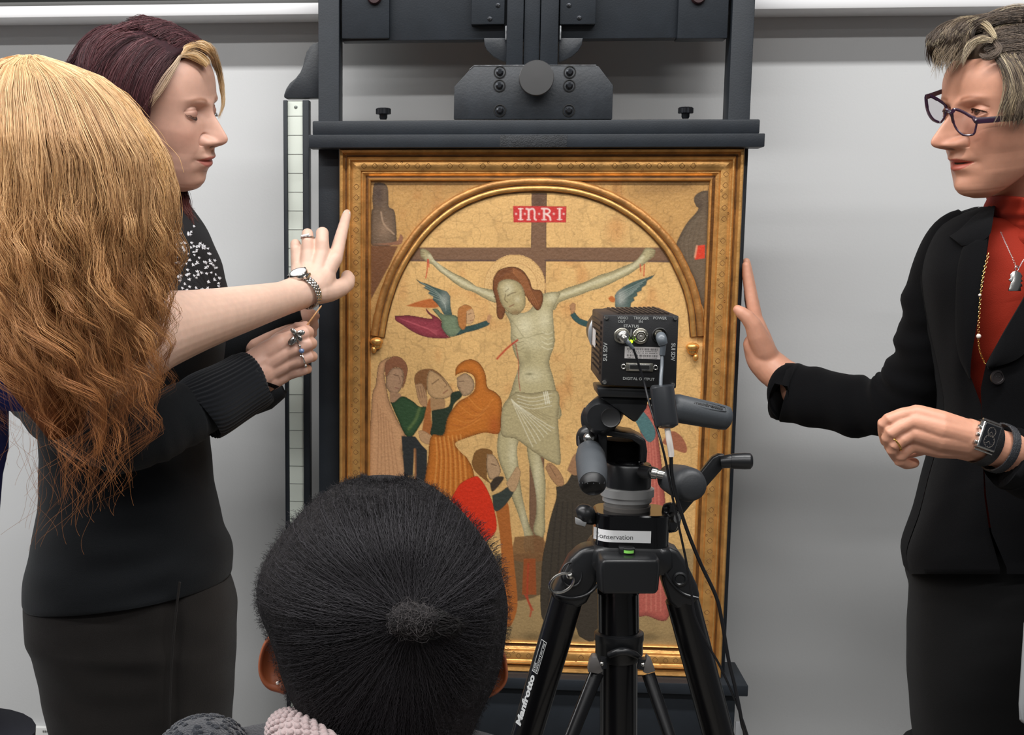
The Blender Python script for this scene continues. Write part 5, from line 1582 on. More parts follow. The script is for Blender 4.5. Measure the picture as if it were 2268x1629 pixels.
PEARL = M('pearl', (226, 214, 204), 0.25, spec=0.6, coat=0.4)


def legs(root, mat, hips, foot_y, gap=0.0):
    """trouser legs to the floor and shoes; hips: (x,y,z) of each leg's top, foot y."""
    for hx, hy, hz, fx, dx, r in hips:
        mb = MB(); mb.tube([(hx, hy, hz), (hx*0.6+fx*0.4, hy, hz*0.55), (fx, hy+0.01, 0.10), (fx, hy+0.01, 0.06)], [r, r*0.72, r*0.6, r*0.62], 24)
        mb.build('trouser_leg', mat, root, smooth=60)
        mb = MB(); rings = []
        for t, w_, h in ((0, .022, .05), (.1, .035, .075), (.35, .038, .085), (.6, .042, .05), (.85, .038, .036), (1, .018, .026)):
            c = Vector((fx+dx[0]*(t*0.25-0.07), hy+dx[1]*(t*0.25-0.07), 0)); s_ = Vector((-dx[1], dx[0], 0))
            rings.append([c+s_*(w_*math.cos(a))+ZU*(max(0.0, h*0.5+h*0.5*math.sin(a))) for a in np.linspace(0, 2*math.pi, 16, endpoint=False)])
        mb.loft(rings); mb.build('shoe', SHOE, root, smooth=60)


def nail(root_body, p, d, up, l, wd, mat=NAIL):
    d, up = Vector(d).normalized(), Vector(up).normalized(); s_ = d.cross(up).normalized()
    mb = MB(); mb.ball(p, d*l, s_*wd, up*(wd*0.35), 12, 6)
    return mb.build('fingernail', mat, root_body)


# ---------------------------------------------------------------- person with long copper blond hair and the bare pointing arm
pA = thing('person', 'person with long wavy copper blond hair pointing a bare arm at the gilt frame', 'person', P(-150, 2700, 1.62))
fore = [chain([(-110, 800, 1.60, 92), (60, 815, 1.61, 88), (215, 798, 1.64, 88), (300, 758, 1.665, 92), (345, 735, 1.69, 88), (450, 707, 1.775, 66), (560, 679, 1.865, 48), (630, 661, 1.925, 37.5), (668, 650, 1.955, 35)], 28, 30),
        chain([(625, 660, 1.922, 36), (668, 645, 1.957, 37), (700, 632, 1.975, 36), (715, 615, 1.985, 30)], 20, 12)]
handA = [chain(q, 16) for q in (
    [(690, 645, 1.965, 22), (722, 605, 1.985, 21), (742, 572, 1.992, 17)], [(684, 638, 1.963, 22), (704, 595, 1.983, 21), (714, 560, 1.99, 17)],
    [(675, 630, 1.963, 22), (682, 592, 1.985, 20), (682, 560, 1.99, 16)], [(664, 624, 1.966, 20), (660, 592, 1.99, 16), (657, 568, 1.995, 14)],
    [(742, 575, 1.992, 17), (752, 535, 2.015, 14.5), (760, 505, 2.035, 12.5), (766, 482, 2.055, 11), (768.5, 473, 2.063, 9.5)],          # index
    [(714, 562, 1.990, 17), (714, 535, 1.992, 15), (714, 516, 1.997, 14.5), (712, 516, 2.022, 13), (708, 535, 2.035, 12), (704, 556, 2.03, 11)],  # middle
    [(682, 560, 1.990, 15), (681, 535, 1.992, 13.5), (681, 518, 1.997, 13.5), (682, 518, 2.020, 12.5), (686, 536, 2.032, 11.5), (690, 556, 2.028, 10.5)],
    [(657, 568, 1.995, 13.5), (655, 550, 1.997, 12.5), (654, 540, 2.000, 12), (656, 541, 2.018, 11), (662, 556, 2.028, 10.5), (668, 570, 2.024, 9.5)],
    [(705, 648, 1.968, 27), (732, 645, 1.985, 24), (756, 637, 2.002, 20), (768, 628, 2.018, 18.5), (771, 618, 2.030, 16.5), (769, 612, 2.040, 14)])]
hV, hF = fuse(fore+handA, 0.0016, 9)
HdA = Head(P(110, 545, 1.60), head_basis(62, -12, 0), 0.95)
hm = HdA.mesh(90, 80)
nk = chain([(120, 470, 1.60, 95), (60, 600, 1.60, 95), (-60, 720, 1.60, 120), (-120, 820, 1.6, 120)], 20, 12)
bA = body_mesh('body', [(hV, hF, [], (1, 1, 1)), hm, skin_of(nk)], SK1, pA, label='bare forearm, pointing hand and head')
POL = M('nail_polish_mint', (196, 226, 214), 0.25, spec=0.6)
up_ = (-VF*0.8+VU*0.2)
nail(bA, P(768.0, 472, 2.056), P(769, 464, 2.07)-P(764, 488, 2.05), -VF, 0.0062, 0.0050, POL)
mb = rowloft([(640, -330, -60, 1.62, .07), (700, -420, -30, 1.62, .1), (850, -460, 4, 1.62, .12), (1000, -450, 6, 1.62, .11), (1060, -440, -8, 1.62, .11), (1200, -430, -20, 1.62, .11), (1500, -450, -30, 1.62, .12), (1750, -450, -40, 1.62, .12)], 36)
mb.build('blue_top', M('cobalt_jersey', (24, 42, 120), 0.75, bump=(900, 0.2)), pA, smooth=60, label='cobalt blue top')
mb = MB(); ptube(mb, [(-160, 790, 1.60, 104), (-60, 803, 1.605, 102), (60, 815, 1.61, 98), (130, 810, 1.622, 96), (134, 810, 1.623, 90)], 28, 16)
mb.build('blue_sleeve', MATS['cobalt_jersey'], pA, smooth=70, label='cobalt blue sleeve')
xw = P(-240, 1700, 1.62)
legs(pA, M('navy_trousers', (26, 28, 38), 0.8, bump=(900, 0.3)), [(xw.x-.09, 1.62, xw.z+.05, xw.x-.09, (0.3, .95), .10), (xw.x+.09, 1.62, xw.z+.05, xw.x+.09, (0.3, .95), .10)], 0)
# hair
hy = np.array([118, 128, 140, 170, 200, 230, 300, 350, 420, 470, 540, 600, 660, 720, 800, 850, 900, 950, 1010, 1080, 1140, 1175])
hxr = np.array([75, 110, 150, 228, 268, 298, 346, 374, 387, 384, 371, 364, 352, 344, 328, 326, 308, 302, 262, 222, 182, 152])
hxl = np.array([55, 10, -30, -80, -110, -125, -145, -155, -165, -165, -160, -155, -148, -138, -112, -85, -55, -15, 60, 84, 118, 146])
YcA = 1.58


def hairpos(a, y, lay, px_off=0.0, y_dep=0.0):
    xl, xr = np.interp(y, hy, hxl), np.interp(y, hy, hxr)
    xc, hw = (xl+xr)/2, (xr-xl)/2
    u = (2*a-1)
    dep = np.interp(y, [118, 135, 170, 300, 500, 800, 1000, 1175], [0.01, .04, .075, .115, .115, .085, .06, .02])
    Y = YcA-np.sqrt(np.clip(1-u*u, 0, 1))*dep*lay+y_dep
    return PNv(xc+u*hw+px_off, y, Y)


def hair_rows(shr):
    rows = []
    for y in np.linspace(130, 960, 30):
        xl, xr = np.interp(y, hy, hxl), np.interp(y, hy, hxr); xc, hw = (xl+xr)/2, (xr-xl)/2
        k = shr*np.interp(y, [130, 300, 650, 850, 960], [.84, .97, .84, .50, .18])
        dep = np.interp(y, [118, 135, 170, 300, 500, 800, 1000, 1175], [0.01, .04, .075, .115, .115, .085, .06, .02])
        rows.append((y, xc-hw*k, xc+hw*k, YcA, dep*0.86))
    return rows


mb = rowloft(hair_rows(0.97), 40, power=2.0)
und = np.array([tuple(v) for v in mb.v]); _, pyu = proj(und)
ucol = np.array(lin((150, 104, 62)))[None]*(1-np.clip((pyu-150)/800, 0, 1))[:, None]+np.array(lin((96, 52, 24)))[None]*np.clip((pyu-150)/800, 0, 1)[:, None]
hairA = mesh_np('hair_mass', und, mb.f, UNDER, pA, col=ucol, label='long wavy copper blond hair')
H = Hair()
r = np.random.default_rng(11)
K = 36
for ci in range(250):
    a0 = r.random() if ci > 60 else r.uniform(0.35, 1.0)
    a0 = 0.5+0.5*math.sin((a0-0.5)*math.pi)*0.995
    lay = 1.0-0.30*r.random()**1.5
    yend = np.clip(r.choice([r.uniform(760, 980), r.uniform(900, 1170)], p=[.55, .45]), 0, 1175)
    if a0 < 0.42: yend = min(yend, r.uniform(880, 985))
    n = int(r.integers(17, 27))
    back = ci % 9 == 0
    y0 = 121+r.random()*18
    tt = np.linspace(0, 1, K)
    L = 1-r.random(n)*0.22
    y = y0+(yend-y0)*tt[None]*L[:, None]
    wid = 0.035+0.02*r.random()
    da = r.normal(size=n)*wid*0.55
    a = a0+da[:, None]*np.interp(y.mean(0), [120, 300, 500, 700, 1170], [1.7, 1.4, .8, .42, .28])[None]
    a = np.clip(a, 0.004, 0.997)
    A = np.interp(y, [200, 420, 560, 800, 1170], [0.5, 6, 20, 34, 30])*r.uniform(0.3, 1.5)
    lam = r.uniform(170, 300)
    ph = r.random()*6.28; pd = r.normal(size=(n, 1))*0.35
    wv = A*np.sin(2*math.pi*(y-300)/lam+ph+pd)+A*0.3*np.sin(2*math.pi*y/(lam*0.43)+ph*2+pd)
    drift = r.normal()*np.interp(y, [300, 700, 1170], [0, 16, 30])
    frz = r.normal(size=(n, 3))
    wv = wv+drift+frz[:, :1]*np.interp(y, [150, 500, 1170], [.8, 2.2, 3.5])+frz[:, 1:2]*2.4*np.sin(y/60+frz[:, 2:3]*3)*np.interp(y, [150, 500, 1170], [0.1, .6, 1.2])
    yd = r.normal()*0.007-0.016*A/25*np.cos(2*math.pi*(y-300)/lam+ph+pd)+frz[:, 2:3]*0.004
    if back: lay = -0.8
    p = hairpos(a, y, lay, wv, yd-0.002)
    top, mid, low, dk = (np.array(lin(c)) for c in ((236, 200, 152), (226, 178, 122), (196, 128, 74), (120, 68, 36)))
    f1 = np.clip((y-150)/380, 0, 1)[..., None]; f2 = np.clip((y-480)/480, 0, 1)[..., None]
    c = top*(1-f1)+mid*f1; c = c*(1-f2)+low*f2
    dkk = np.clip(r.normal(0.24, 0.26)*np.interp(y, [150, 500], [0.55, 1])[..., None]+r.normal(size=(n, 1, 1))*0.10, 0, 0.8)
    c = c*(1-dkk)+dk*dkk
    rd = np.full((n, K), 0.00029)*(0.7+0.6*r.random((n, 1)))
    rd *= np.interp(tt, [0, .8, 1], [1, .7, .15])[None]
    H.add(p, rd, c)
# loose flyaway hairs
n = 170
y0 = r.uniform(122, 700, n); a = np.where(r.random(n) < .6, r.uniform(.93, 1.0, n), r.uniform(0.3, 1.0, n)); tt = np.linspace(0, 1, 18)
ln = r.uniform(60, 260, n); y = y0[:, None]+ln[:, None]*tt[None]
off = r.normal(size=(n, 1))*14*tt[None]**1.5+r.uniform(0, 7, (n, 1))*np.sin(tt*3.1)[None]+r.normal(size=(n, 1))*5*np.sin(tt*7)[None]
p = hairpos(np.clip(a, 0, 1)[:, None]*np.ones(18)[None], np.clip(y, 118, 1174), 1.05, off, -0.004)
H.add(p, np.full((n, 18), 0.00022), np.array(lin((224, 178, 118)))[None, None]*np.ones((n, 18, 1)))
n = 90                                            # loose ends at the tips
y0 = r.uniform(880, 1080, n); a = r.uniform(0, 1, n); ln = r.uniform(60, 180, n); y = y0[:, None]+ln[:, None]*tt[None]
off = r.normal(size=(n, 1))*38*tt[None]**1.6+r.normal(size=(n, 1))*14*np.sin(tt*5)[None]
p = hairpos(a[:, None]*np.ones(18)[None], np.clip(y0[:, None]*np.ones(18)[None], 118, 1100), 1.0, off, -0.004)
p = p+np.array([0, 0, -1])*(ln[:, None]*tt[None]*0.00052)[..., None]
H.add(p, np.full((n, 18), 0.00015), np.array(lin((160, 104, 58)))[None, None]*np.ones((n, 18, 1)))
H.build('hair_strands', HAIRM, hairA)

# watch on the bare wrist
wt = thing('wristwatch', 'silver wristwatch with link bracelet on the bare pointing arm', 'watch', P(672, 648, 1.955))
e_up = (P(650, 612, 1.945)-P(698, 680, 1.955)); Ru = e_up.length/2; e_up.normalize()
wc = P(674, 646, 1.9565)
fax = (P(715, 632, 1.985)-P(610, 666, 1.91)).normalized(); fax = (fax-e_up*fax.dot(e_up)).normalized()
e_fr = fax.cross(e_up).normalized()
if e_fr.y > 0: e_fr = -e_fr
RA, RB = 0.0262, 0.0258
TH0 = 0.42
mb1 = MB(); nl = 30
for i in range(nl):
    th = 2*math.pi*i/nl
    o = e_up*(RA*math.cos(th))+e_fr*(RB*math.sin(th)); t = (-e_up*math.sin(th)+e_fr*math.cos(th)).normalized(); nrm = t.cross(fax).normalized()
    if abs((th-TH0+math.pi) % (2*math.pi)-math.pi) < 0.40: continue
    for j in (-1, 0, 1):
        sh = t*(0.0027 if j == 0 else 0)
        mb1.ball(wc+o+fax*(j*0.0040)+sh, t*0.0031, fax*0.0022, nrm*0.0017, 8, 4)
mb1.build('bracelet_links', SILV, wt, kind='stuff')
e_u0, e_f0 = e_up, e_fr
e_up = (e_u0*math.cos(TH0)+e_f0*math.sin(TH0)).normalized(); e_fr = (e_f0*math.cos(TH0)-e_u0*math.sin(TH0)).normalized()
mb1 = MB(); cc_ = wc+e_up*(RA+0.001)
mb1.lathe(cc_-e_up*0.002, e_up, [(0.0125, 0), (0.0140, 0.002), (0.0140, 0.006), (0.0128, 0.0075), (0.0115, 0.0072), (0, 0.0072)], 36); wcase = mb1.build('watch_case', SILV, wt)
mb1 = MB(); mb1.lathe(cc_+e_up*0.0052, e_up, [(0.0114, 0), (0.0114, 0.0002), (0, 0.0002)], 32); mb1.build('dial', M('dial_silver', (206, 208, 208), 0.3), wcase)
for sg in (-1, 1):
    mb1 = MB(); mb1.box(cc_+e_fr*(sg*0.0135)-e_up*0.0005, e_fr*0.004, fax*0.0062, e_up*0.0022); mb1.build('lug', SILV, wt, bevel=0.0008)
mb1 = MB(); mb1.lathe(cc_+fax*0.0135+e_up*0.002, fax, [(0.0022, 0), (0.0022, 0.003), (0, 0.003)], 12); mb1.build('crown_button', SILV, wcase)


def finger_ring(name, label, c, axis, rr, mat, bead=None, group=None):
    t = thing(name, label, 'ring', c, group)
    ax = Vector(axis).normalized(); a = ax.orthogonal().normalized(); b = ax.cross(a)
    mb = MB(); mb.ring(c, a*rr, b*rr, 0.0011, 30, 8); mb.build('band', mat, t)
    return t


t = finger_ring('finger_ring', 'silver stone set ring on the folded finger of the pointing hand', P(681, 527, 1.994), P(681, 515, 1.997)-P(682, 560, 1.99), 0.0094, SILV)
mb = MB()
for i in range(5):
    mb.sph(P(669+3.5*i, 522-abs(2-i)*0.2+(2-i)*0.8, 1.985), 0.0019, 10, 6)
mb.build('stones', M('clear_stone', (235, 238, 240), 0.05, spec=1.0, coat=1.0), t)

# ---------------------------------------------------------------- burgundy haired person with knitted sleeve
pB = thing('person', 'person with burgundy hair and black sweater holding a thin wooden stick', 'person', P(300, 2700, 1.97))
FRB = [(0, 6.04), (0.3, 6.92), (0.7, 7.8), (1.2, 8.13), (1.7, 8.5), (2.2, 8.62), (2.7, 8.52), (3.1, 8.6), (3.6, 8.95), (4.2, 9.0), (4.6, 8.97), (5.0, 9.3), (5.4, 9.39), (6.0, 9.41), (6.6, 9.5), (7.2, 9.04), (9, 8.75), (11, 8.6),
       (12.2, 8.6), (13, 8.7), (13.7, 8.5), (14.5, 8.38), (15.5, 8.15), (16.3, 8.1), (17, 7.9), (18.5, 7.0), (20, 5.0), (21.2, 2.4), (22, -0.6)]
NSB = [(6.7, 0.15), (7.0, 0.9), (7.3, 1.63), (7.6, 2.32), (7.9, 2.72), (8.3, 3.0), (8.8, 2.95), (9.4, 2.49), (10.0, 2.0), (10.6, 1.55), (11.2, 1.0), (11.8, 0.6), (12.4, 0.45), (13.0, 0.2), (13.8, 0)]
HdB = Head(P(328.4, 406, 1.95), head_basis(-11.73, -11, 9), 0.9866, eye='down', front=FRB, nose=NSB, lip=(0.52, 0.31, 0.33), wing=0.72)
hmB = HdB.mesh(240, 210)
wristB = [chain([(395, 930, 1.84, 46), (480, 880, 1.87, 46), (540, 842, 1.895, 44), (575, 822, 1.91, 42)], 24, 14),
          chain([(540, 828, 1.895, 36), (580, 800, 1.91, 36)], 18), chain([(550, 852, 1.90, 28), (590, 840, 1.915, 30)], 18)]
handB = [chain(q, 16) for q in (
    [(560, 812, 1.902, 30), (590, 782, 1.908, 27), (622, 760, 1.908, 22)], [(565, 822, 1.902, 30), (595, 802, 1.908, 26), (628, 784, 1.908, 19)],
    [(570, 835, 1.905, 28), (600, 822, 1.912, 24), (632, 808, 1.914, 18)], [(572, 846, 1.91, 26), (605, 842, 1.92, 22), (634, 830, 1.924, 16)],
    [(622, 759, 1.908, 19), (650, 747, 1.908, 17), (674, 738, 1.914, 16.5), (682, 737, 1.930, 15), (672, 728, 1.944, 13), (658, 724, 1.95, 11)],
    [(628, 784, 1.908, 17), (655, 773, 1.908, 15.5), (682, 762, 1.914, 15.5), (690, 761, 1.930, 14), (678, 762, 1.946, 12.5), (660, 766, 1.95, 11)],
    [(632, 808, 1.914, 16), (660, 799, 1.914, 14.5), (685, 790, 1.920, 14.5), (692, 790, 1.934, 13), (680, 792, 1.948, 12), (664, 796, 1.95, 11)],
    [(634, 830, 1.924, 14.5), (655, 825, 1.922, 12.5), (674, 819, 1.926, 12.5), (681, 818, 1.938, 11.5), (670, 821, 1.95, 10.5), (656, 824, 1.952, 9.5)],
    [(585, 790, 1.925, 24), (622, 752, 1.945, 19), (650, 734, 1.952, 15), (668, 726, 1.952, 13), (676, 722, 1.948, 11)])]
hV, hF = fuse(wristB+handB, 0.0015, 7)
nkB = chain([(320, 330, 1.97, 80), (318, 420, 1.98, 70), (305, 500, 1.98, 78), (300, 560, 1.98, 90)], 22, 12)
leftB = [chain([(560, 760, 2.05, 30), (640, 715, 2.06, 27), (672, 705, 2.062, 25)], 16, 8)]+[chain(q, 12) for q in ([(665, 700, 2.062, 20), (690, 705, 2.066, 13), (697, 722, 2.07, 10)], [(668, 706, 2.06, 18), (690, 722, 2.068, 12), (694, 740, 2.072, 9)], [(664, 712, 2.06, 16), (682, 735, 2.07, 11), (686, 750, 2.072, 9)], [(655, 708, 2.062, 18), (668, 728, 2.072, 12), (674, 742, 2.074, 9)], [(668, 698, 2.062, 16), (688, 692, 2.064, 11), (700, 700, 2.07, 9)])]
lV, lF = fuse(leftB, 0.002, 3)
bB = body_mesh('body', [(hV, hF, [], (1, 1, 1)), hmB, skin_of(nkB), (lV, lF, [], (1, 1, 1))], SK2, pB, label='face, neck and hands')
# eyelashes
H = Hair()
for k in range(34):
    s_ = -(3.15+1.25*(k/33*2-1)); x = k/33*2-1
    p0 = HdB.w(6.78+math.sqrt(max(0.05, 1.32**2-(1.3*x)**2-0.3)), s_, 11.55-0.60*(1-x*x)-0.03)
    lf_ = 0.4+0.6*(x+1)/2
    H.add(np.array([[p0, p0+lf_*HdB.B@np.array([.0026, -.0006*x-.001, -.0022]), p0+lf_*HdB.B@np.array([.0046, -.0010*x-.002, -.0026])]]), np.array([[.00024, .0002, .0001]]), np.array([[lin((52, 38, 32))]*3]))
    p0 = HdB.w(6.9+math.sqrt(max(0.05, 1.3**2-(1.3*x)**2-0.3)), -s_, 11.55-0.60*(1-x*x))
    H.add(np.array([[p0, p0+lf_*HdB.B@np.array([.003, 0, -.0014]), p0+lf_*HdB.B@np.array([.0054, 0, -.0012])]]), np.array([[.0002, .00017, .0001]]), np.array([[lin((52, 38, 32))]*3]))
tag(H.build('eyelashes', HAIRD, bB), kind='stuff')
# hair cap from the skull, grown outward where hair grows
def hair_cap(Hd, hm, NS, line, grow, col, name, parent, mat, label):
    V, F, tri, _ = hm
    loc = (np.asarray(V)-Hd.O)@Hd.B*100/Hd.sc
    f, s, z = loc.T
    k = np.clip((line(f, s, z))/1.2, -0.6, 1)
    cen = np.array([-0.8, 0, 12.5])
    dirn = loc-cen; dirn /= np.linalg.norm(dirn, axis=1, keepdims=True)+1e-9
    off = np.where(k > 0, grow(f, s, z)*np.sqrt(np.clip(k, 0, 1)), k*1.2)
    L2 = loc+dirn*off[:, None]
    V2 = Hd.O+Hd.sc/100*(L2@Hd.B.T)
    Fs = [tuple(q) for q in F.tolist()]+tri
    return mesh_np(name, V2, Fs, mat, parent, col=np.broadcast_to(np.array(col), (len(V2), 3)), label=label)


lineB = lambda f, s, z: np.where(z > 8.5, np.where(s < 1.0, z-(19.6-np.clip(6.2-f, 0, 20)*1.35), z-(19.0-np.clip(5.4-f, 0, 20)*1.2)), -(f+1.6))
growB = lambda f, s, z: 0.9+0.5*g_(z-19, 4)
hairB = hair_cap(HdB, hmB, 240, lineB, growB, lin((44, 21, 26)), 'hair_cap', pB, UNDER, 'smooth burgundy hair with a blond fringe streak')


def onhead(Hd, px, py, off):
    """where the sight line through a photographed point meets the grown-out skull (or passes it closest)."""
    cen = np.array([-0.6, 0, 12.5]); ab = np.array([10.0, 7.6, 9.6])+off
    d = (PN(px, py, 2.0)-CAMPOS); d = d/np.linalg.norm(d)
    o = (Hd.B.T@(CAMPOS-Hd.O)*100/Hd.sc-cen)/ab; v = (Hd.B.T@d*100/Hd.sc)/ab
    A_, B_, C_ = v@v, o@v, o@o-1
    D_ = B_*B_-A_*C_
    t = (-B_-math.sqrt(D_))/A_ if D_ > 0 else -B_/A_
    return CAMPOS+d*t


H = Hair(); r = np.random.default_rng(5)
BUR = [lin(c) for c in ((92, 52, 56), (74, 42, 47), (56, 34, 38), (114, 76, 79))]


def hb(pts, off=1.3, j=0.0, root=None): return [onhead(HdB, x+r.normal()*j, y+r.normal()*j, off if (k or root is None) else root) for k, (x, y) in enumerate(pts)]


for i in range(150):                                # near side: from the parting down and back
    t = r.random()
    x0, y0 = 398-150*t, 116-66*t+10*t*t
    x1, y1 = x0-30-20*t, y0+20-8*t
    e = r.random()
    if t < .5: pts = [(x0, y0), (x0-22-10*t, y0+14), (x0-48-50*t*e, y0+52), (x0-66-70*t*e, y0+100), (x0-74-110*t*e, y0+150+20*e)]
    else: pts = [(x0, y0), (x0-34, y0+8), (x0-70, y0+40), (x0-92-20*e, y0+90), (x0-100-30*e, y0+150)]
    lock(H, hb(pts, 1.25+0.25*r.random(), 2, 1.15), 26, 0.006, BUR[r.integers(4)], BUR[r.integers(3)], 13, 0.00024, (0.6, 1.0, 0.9), cut=0.1, cvar=0.2)
for i in range(50):                                 # far side beyond the parting
    t = r.random(); x0, y0 = 398-120*t, 112-64*t
    lock(H, hb([(x0, y0), (x0+20, y0-14+6*t), (x0+40-10*t, y0-10), (x0+52, y0+4)], 1.35, 2, 1.15), 20, 0.006, BUR[r.integers(4)], BUR[r.integers(3)], 9, 0.00024, (0.6, 1.0, 0.8), cut=0.1, cvar=0.2)
for i in range(70):                                 # crown edge beyond the parting
    t = r.random()
    lock(H, hb([(392-110*t, 104-58*t), (410-104*t, 92-48*t), (430-96*t, 86-42*t), (446-92*t, 96-46*t)], 1.45, 2.5), 16, 0.006, BUR[r.integers(4)], BUR[r.integers(3)], 8, 0.00024, (0.8, 1.0, 0.8), cut=0.1, cvar=0.2)
for i in range(60):                                 # back of the head above the long-haired shoulder
    t = r.random()
    lock(H, hb([(300-70*t, 56+14*t), (250-60*t, 76+24*t), (216-40*t, 118+30*t), (200-20*t, 190+20*t)], 1.5, 3), 20, 0.007, BUR[r.integers(4)], BUR[r.integers(3)], 10, 0.00024, (0.8, 1.0, 0.8), cut=0.1, cvar=0.2)
STK = [lin(c) for c in ((206, 180, 150), (190, 160, 130), (226, 204, 176), (150, 112, 92))]
for i in range(12):                                 # streak swept back from the parting
    d = i*1.4
    lock(H, hb([(401-d*.2, 122+d*.2), (393-d*.7, 142+d*.2), (380-d*.9, 164+d*.1), (360-d*.9, 196), (338-d*.8, 226), (318-d*.6, 252)], 1.15+.03*i, .6), 18, 0.0030, STK[i % 3], STK[(i+1) % 4] if i < 9 else BUR[3], 13, 0.00024, (0.5, 1, 0.9), cut=0.1)
FRG = [lin(c) for c in ((222, 186, 136), (214, 170, 108), (236, 212, 176), (204, 178, 150))]
for i in range(22):                                 # fringe over the far brow
    k = i/21
    a = [(400+3*k, 120-4*k), (416+10*k, 108-8*k), (440+10*k, 104-8*k), (462+8*k, 118-8*k)]
    p0 = hb(a, 1.5, 2.2, 1.2)
    g = p0+[P(480+4*k+r.normal()*1.5, 150+r.normal()*3, 1.955), P(491+2*k+r.normal()*1.2, 196, 1.97), P(493+r.normal()*1.5, 232, 1.972), P(484+r.normal()*2, 264+r.normal()*4, 1.968)]
    if i % 2: g = p0+[P(472+4*k, 140+r.normal()*3, 1.95), P(480+r.normal()*2, 160+6*r.random(), 1.955)]
    lock(H, g, 14, 0.0034, FRG[i % 4], FRG[(i+1) % 3], 18, 0.00022, (0.5, 1.5, 0.2), cut=0.2)
for i in range(18):                                 # roots of the fringe lying on the brow's edge
    k = i/17
    lock(H, hb([(398, 126-6*k), (412+4*k, 124-10*k), (432+8*k, 128-10*k), (450+10*k, 142-10*k), (456+10*k, 150-6*k)], 1.05, 1.0), 14, 0.0036, FRG[(i+1) % 4], FRG[i % 3], 12, 0.00022, (0.6, 1, 0.4), cut=0.2)
for i in range(30):                                 # ends below the chin
    x = r.uniform(372, 418)
    g = [P(x-30, 380, 1.99), P(x-8, 425, 1.955), P(x+4+r.normal()*4, 462, 1.93), P(x+16+r.normal()*6, 490+r.normal()*12, 1.92)]
    lock(H, g, 18, 0.008, BUR[r.integers(3)], lin((96, 46, 36)), 10, 0.00024, (1, 1, 0.4), cut=0.3)
H.build('hair_strands', HAIRD, hairB)
# sweater, cuff, scarf, jeans
rowsB = [(455, 250, 400, 1.98, .06), (500, 170, 442, 1.98, .08), (560, 120, 470, 1.98, .10), (640, 95, 494, 1.98, .11), (700, 88, 500, 1.98, .115), (760, 88, 496, 1.98, .115), (850, 92, 480, 1.98, .11), (950, 94, 461, 1.98, .105), (1050, 94, 468, 1.98, .105),
         (1100, 96, 478, 1.98, .108), (1160, 86, 491, 1.98, .112), (1205, 74, 506, 1.98, .115), (1250, 61, 512, 1.98, .122), (1288, 60, 512, 1.98, .124), (1300, 63, 510, 1.98, .122)]
mb = rowloft(rowsB, 72, nrow=60, fold=0.022, seed=3, power=2.3)
# hem lower at the back (left) than at the front
sw = mb
vs = []
for v in sw.v:
    px, py = proj([v]); k = np.clip((py[0]-1150)/150, 0, 1)
    q = Vector(v); q.z += -k*0.026*np.clip((300-px[0])/240, -1, 1); vs.append(tuple(q))
sw.v = vs
sweater = sw.build('sweater', KNIT, pB, smooth=80, label='black fine knit sweater')
mb = MB(); a = catmull(np.array([(60, 800, 1.95, 96), (150, 900, 1.86, 98), (270, 955, 1.80, 92), (360, 938, 1.81, 78), (425, 910, 1.835, 68), (470, 884, 1.855, 64)], float), 40)
pts = [P(*q[:3]) for q in a]; rad = [q[3]*mpp(*q[:3])*(1+0.035*math.sin(i*0.9)+0.02*math.sin(i*2.1)) for i, q in enumerate(a)]
mb.tube(pts, rad, 36); slv = mb.build('sleeve', KNIT, pB, smooth=80)
cu = []
ca = catmull(np.array([(437, 914, 1.838, 60), (440, 910, 1.84, 73), (452, 902, 1.845, 76), (500, 876, 1.872, 72), (548, 848, 1.898, 68), (556, 842, 1.902, 66), (558, 841, 1.903, 60), (552, 845, 1.90, 52)], float), 30)
mb = MB(); nn_ = 168; rings = []
pts = [P(*q[:3]) for q in ca]
for i, p in enumerate(pts):
    t = (pts[min(i+1, 29)]-pts[max(i-1, 0)])
    if i > 24: t = pts[24]-pts[22]
    t.normalize(); a_ = (ZU-t*ZU.dot(t)).normalized(); b_ = t.cross(a_); R_ = ca[i][3]*mpp(*ca[i][:3])
    rings.append([p+(a_*math.cos(2*math.pi*k/nn_)+b_*math.sin(2*math.pi*k/nn_))*(R_*(1+0.022*math.cos(2*math.pi*k/nn_*42)+0.01*math.sin(i*0.8))) for k in range(nn_)])
mb.loft(rings); mb.build('ribbed_cuff', KNITR, slv, smooth=80)
mb = MB(); ptube(mb, [(300, 880, 2.03, 60), (450, 830, 2.05, 52), (560, 880, 2.06, 40), (622, 868, 2.06, 17), (628, 866, 2.06, 12)], 20, 14); mb.build('far_sleeve', KNIT, pB, smooth=80)
mb = MB(); ptube(mb, [(480, 780, 2.05, 44), (600, 712, 2.058, 36), (655, 692, 2.06, 32), (668, 688, 2.06, 30)], 20, 12); mb.build('far_cuff', KNIT, pB, smooth=80)
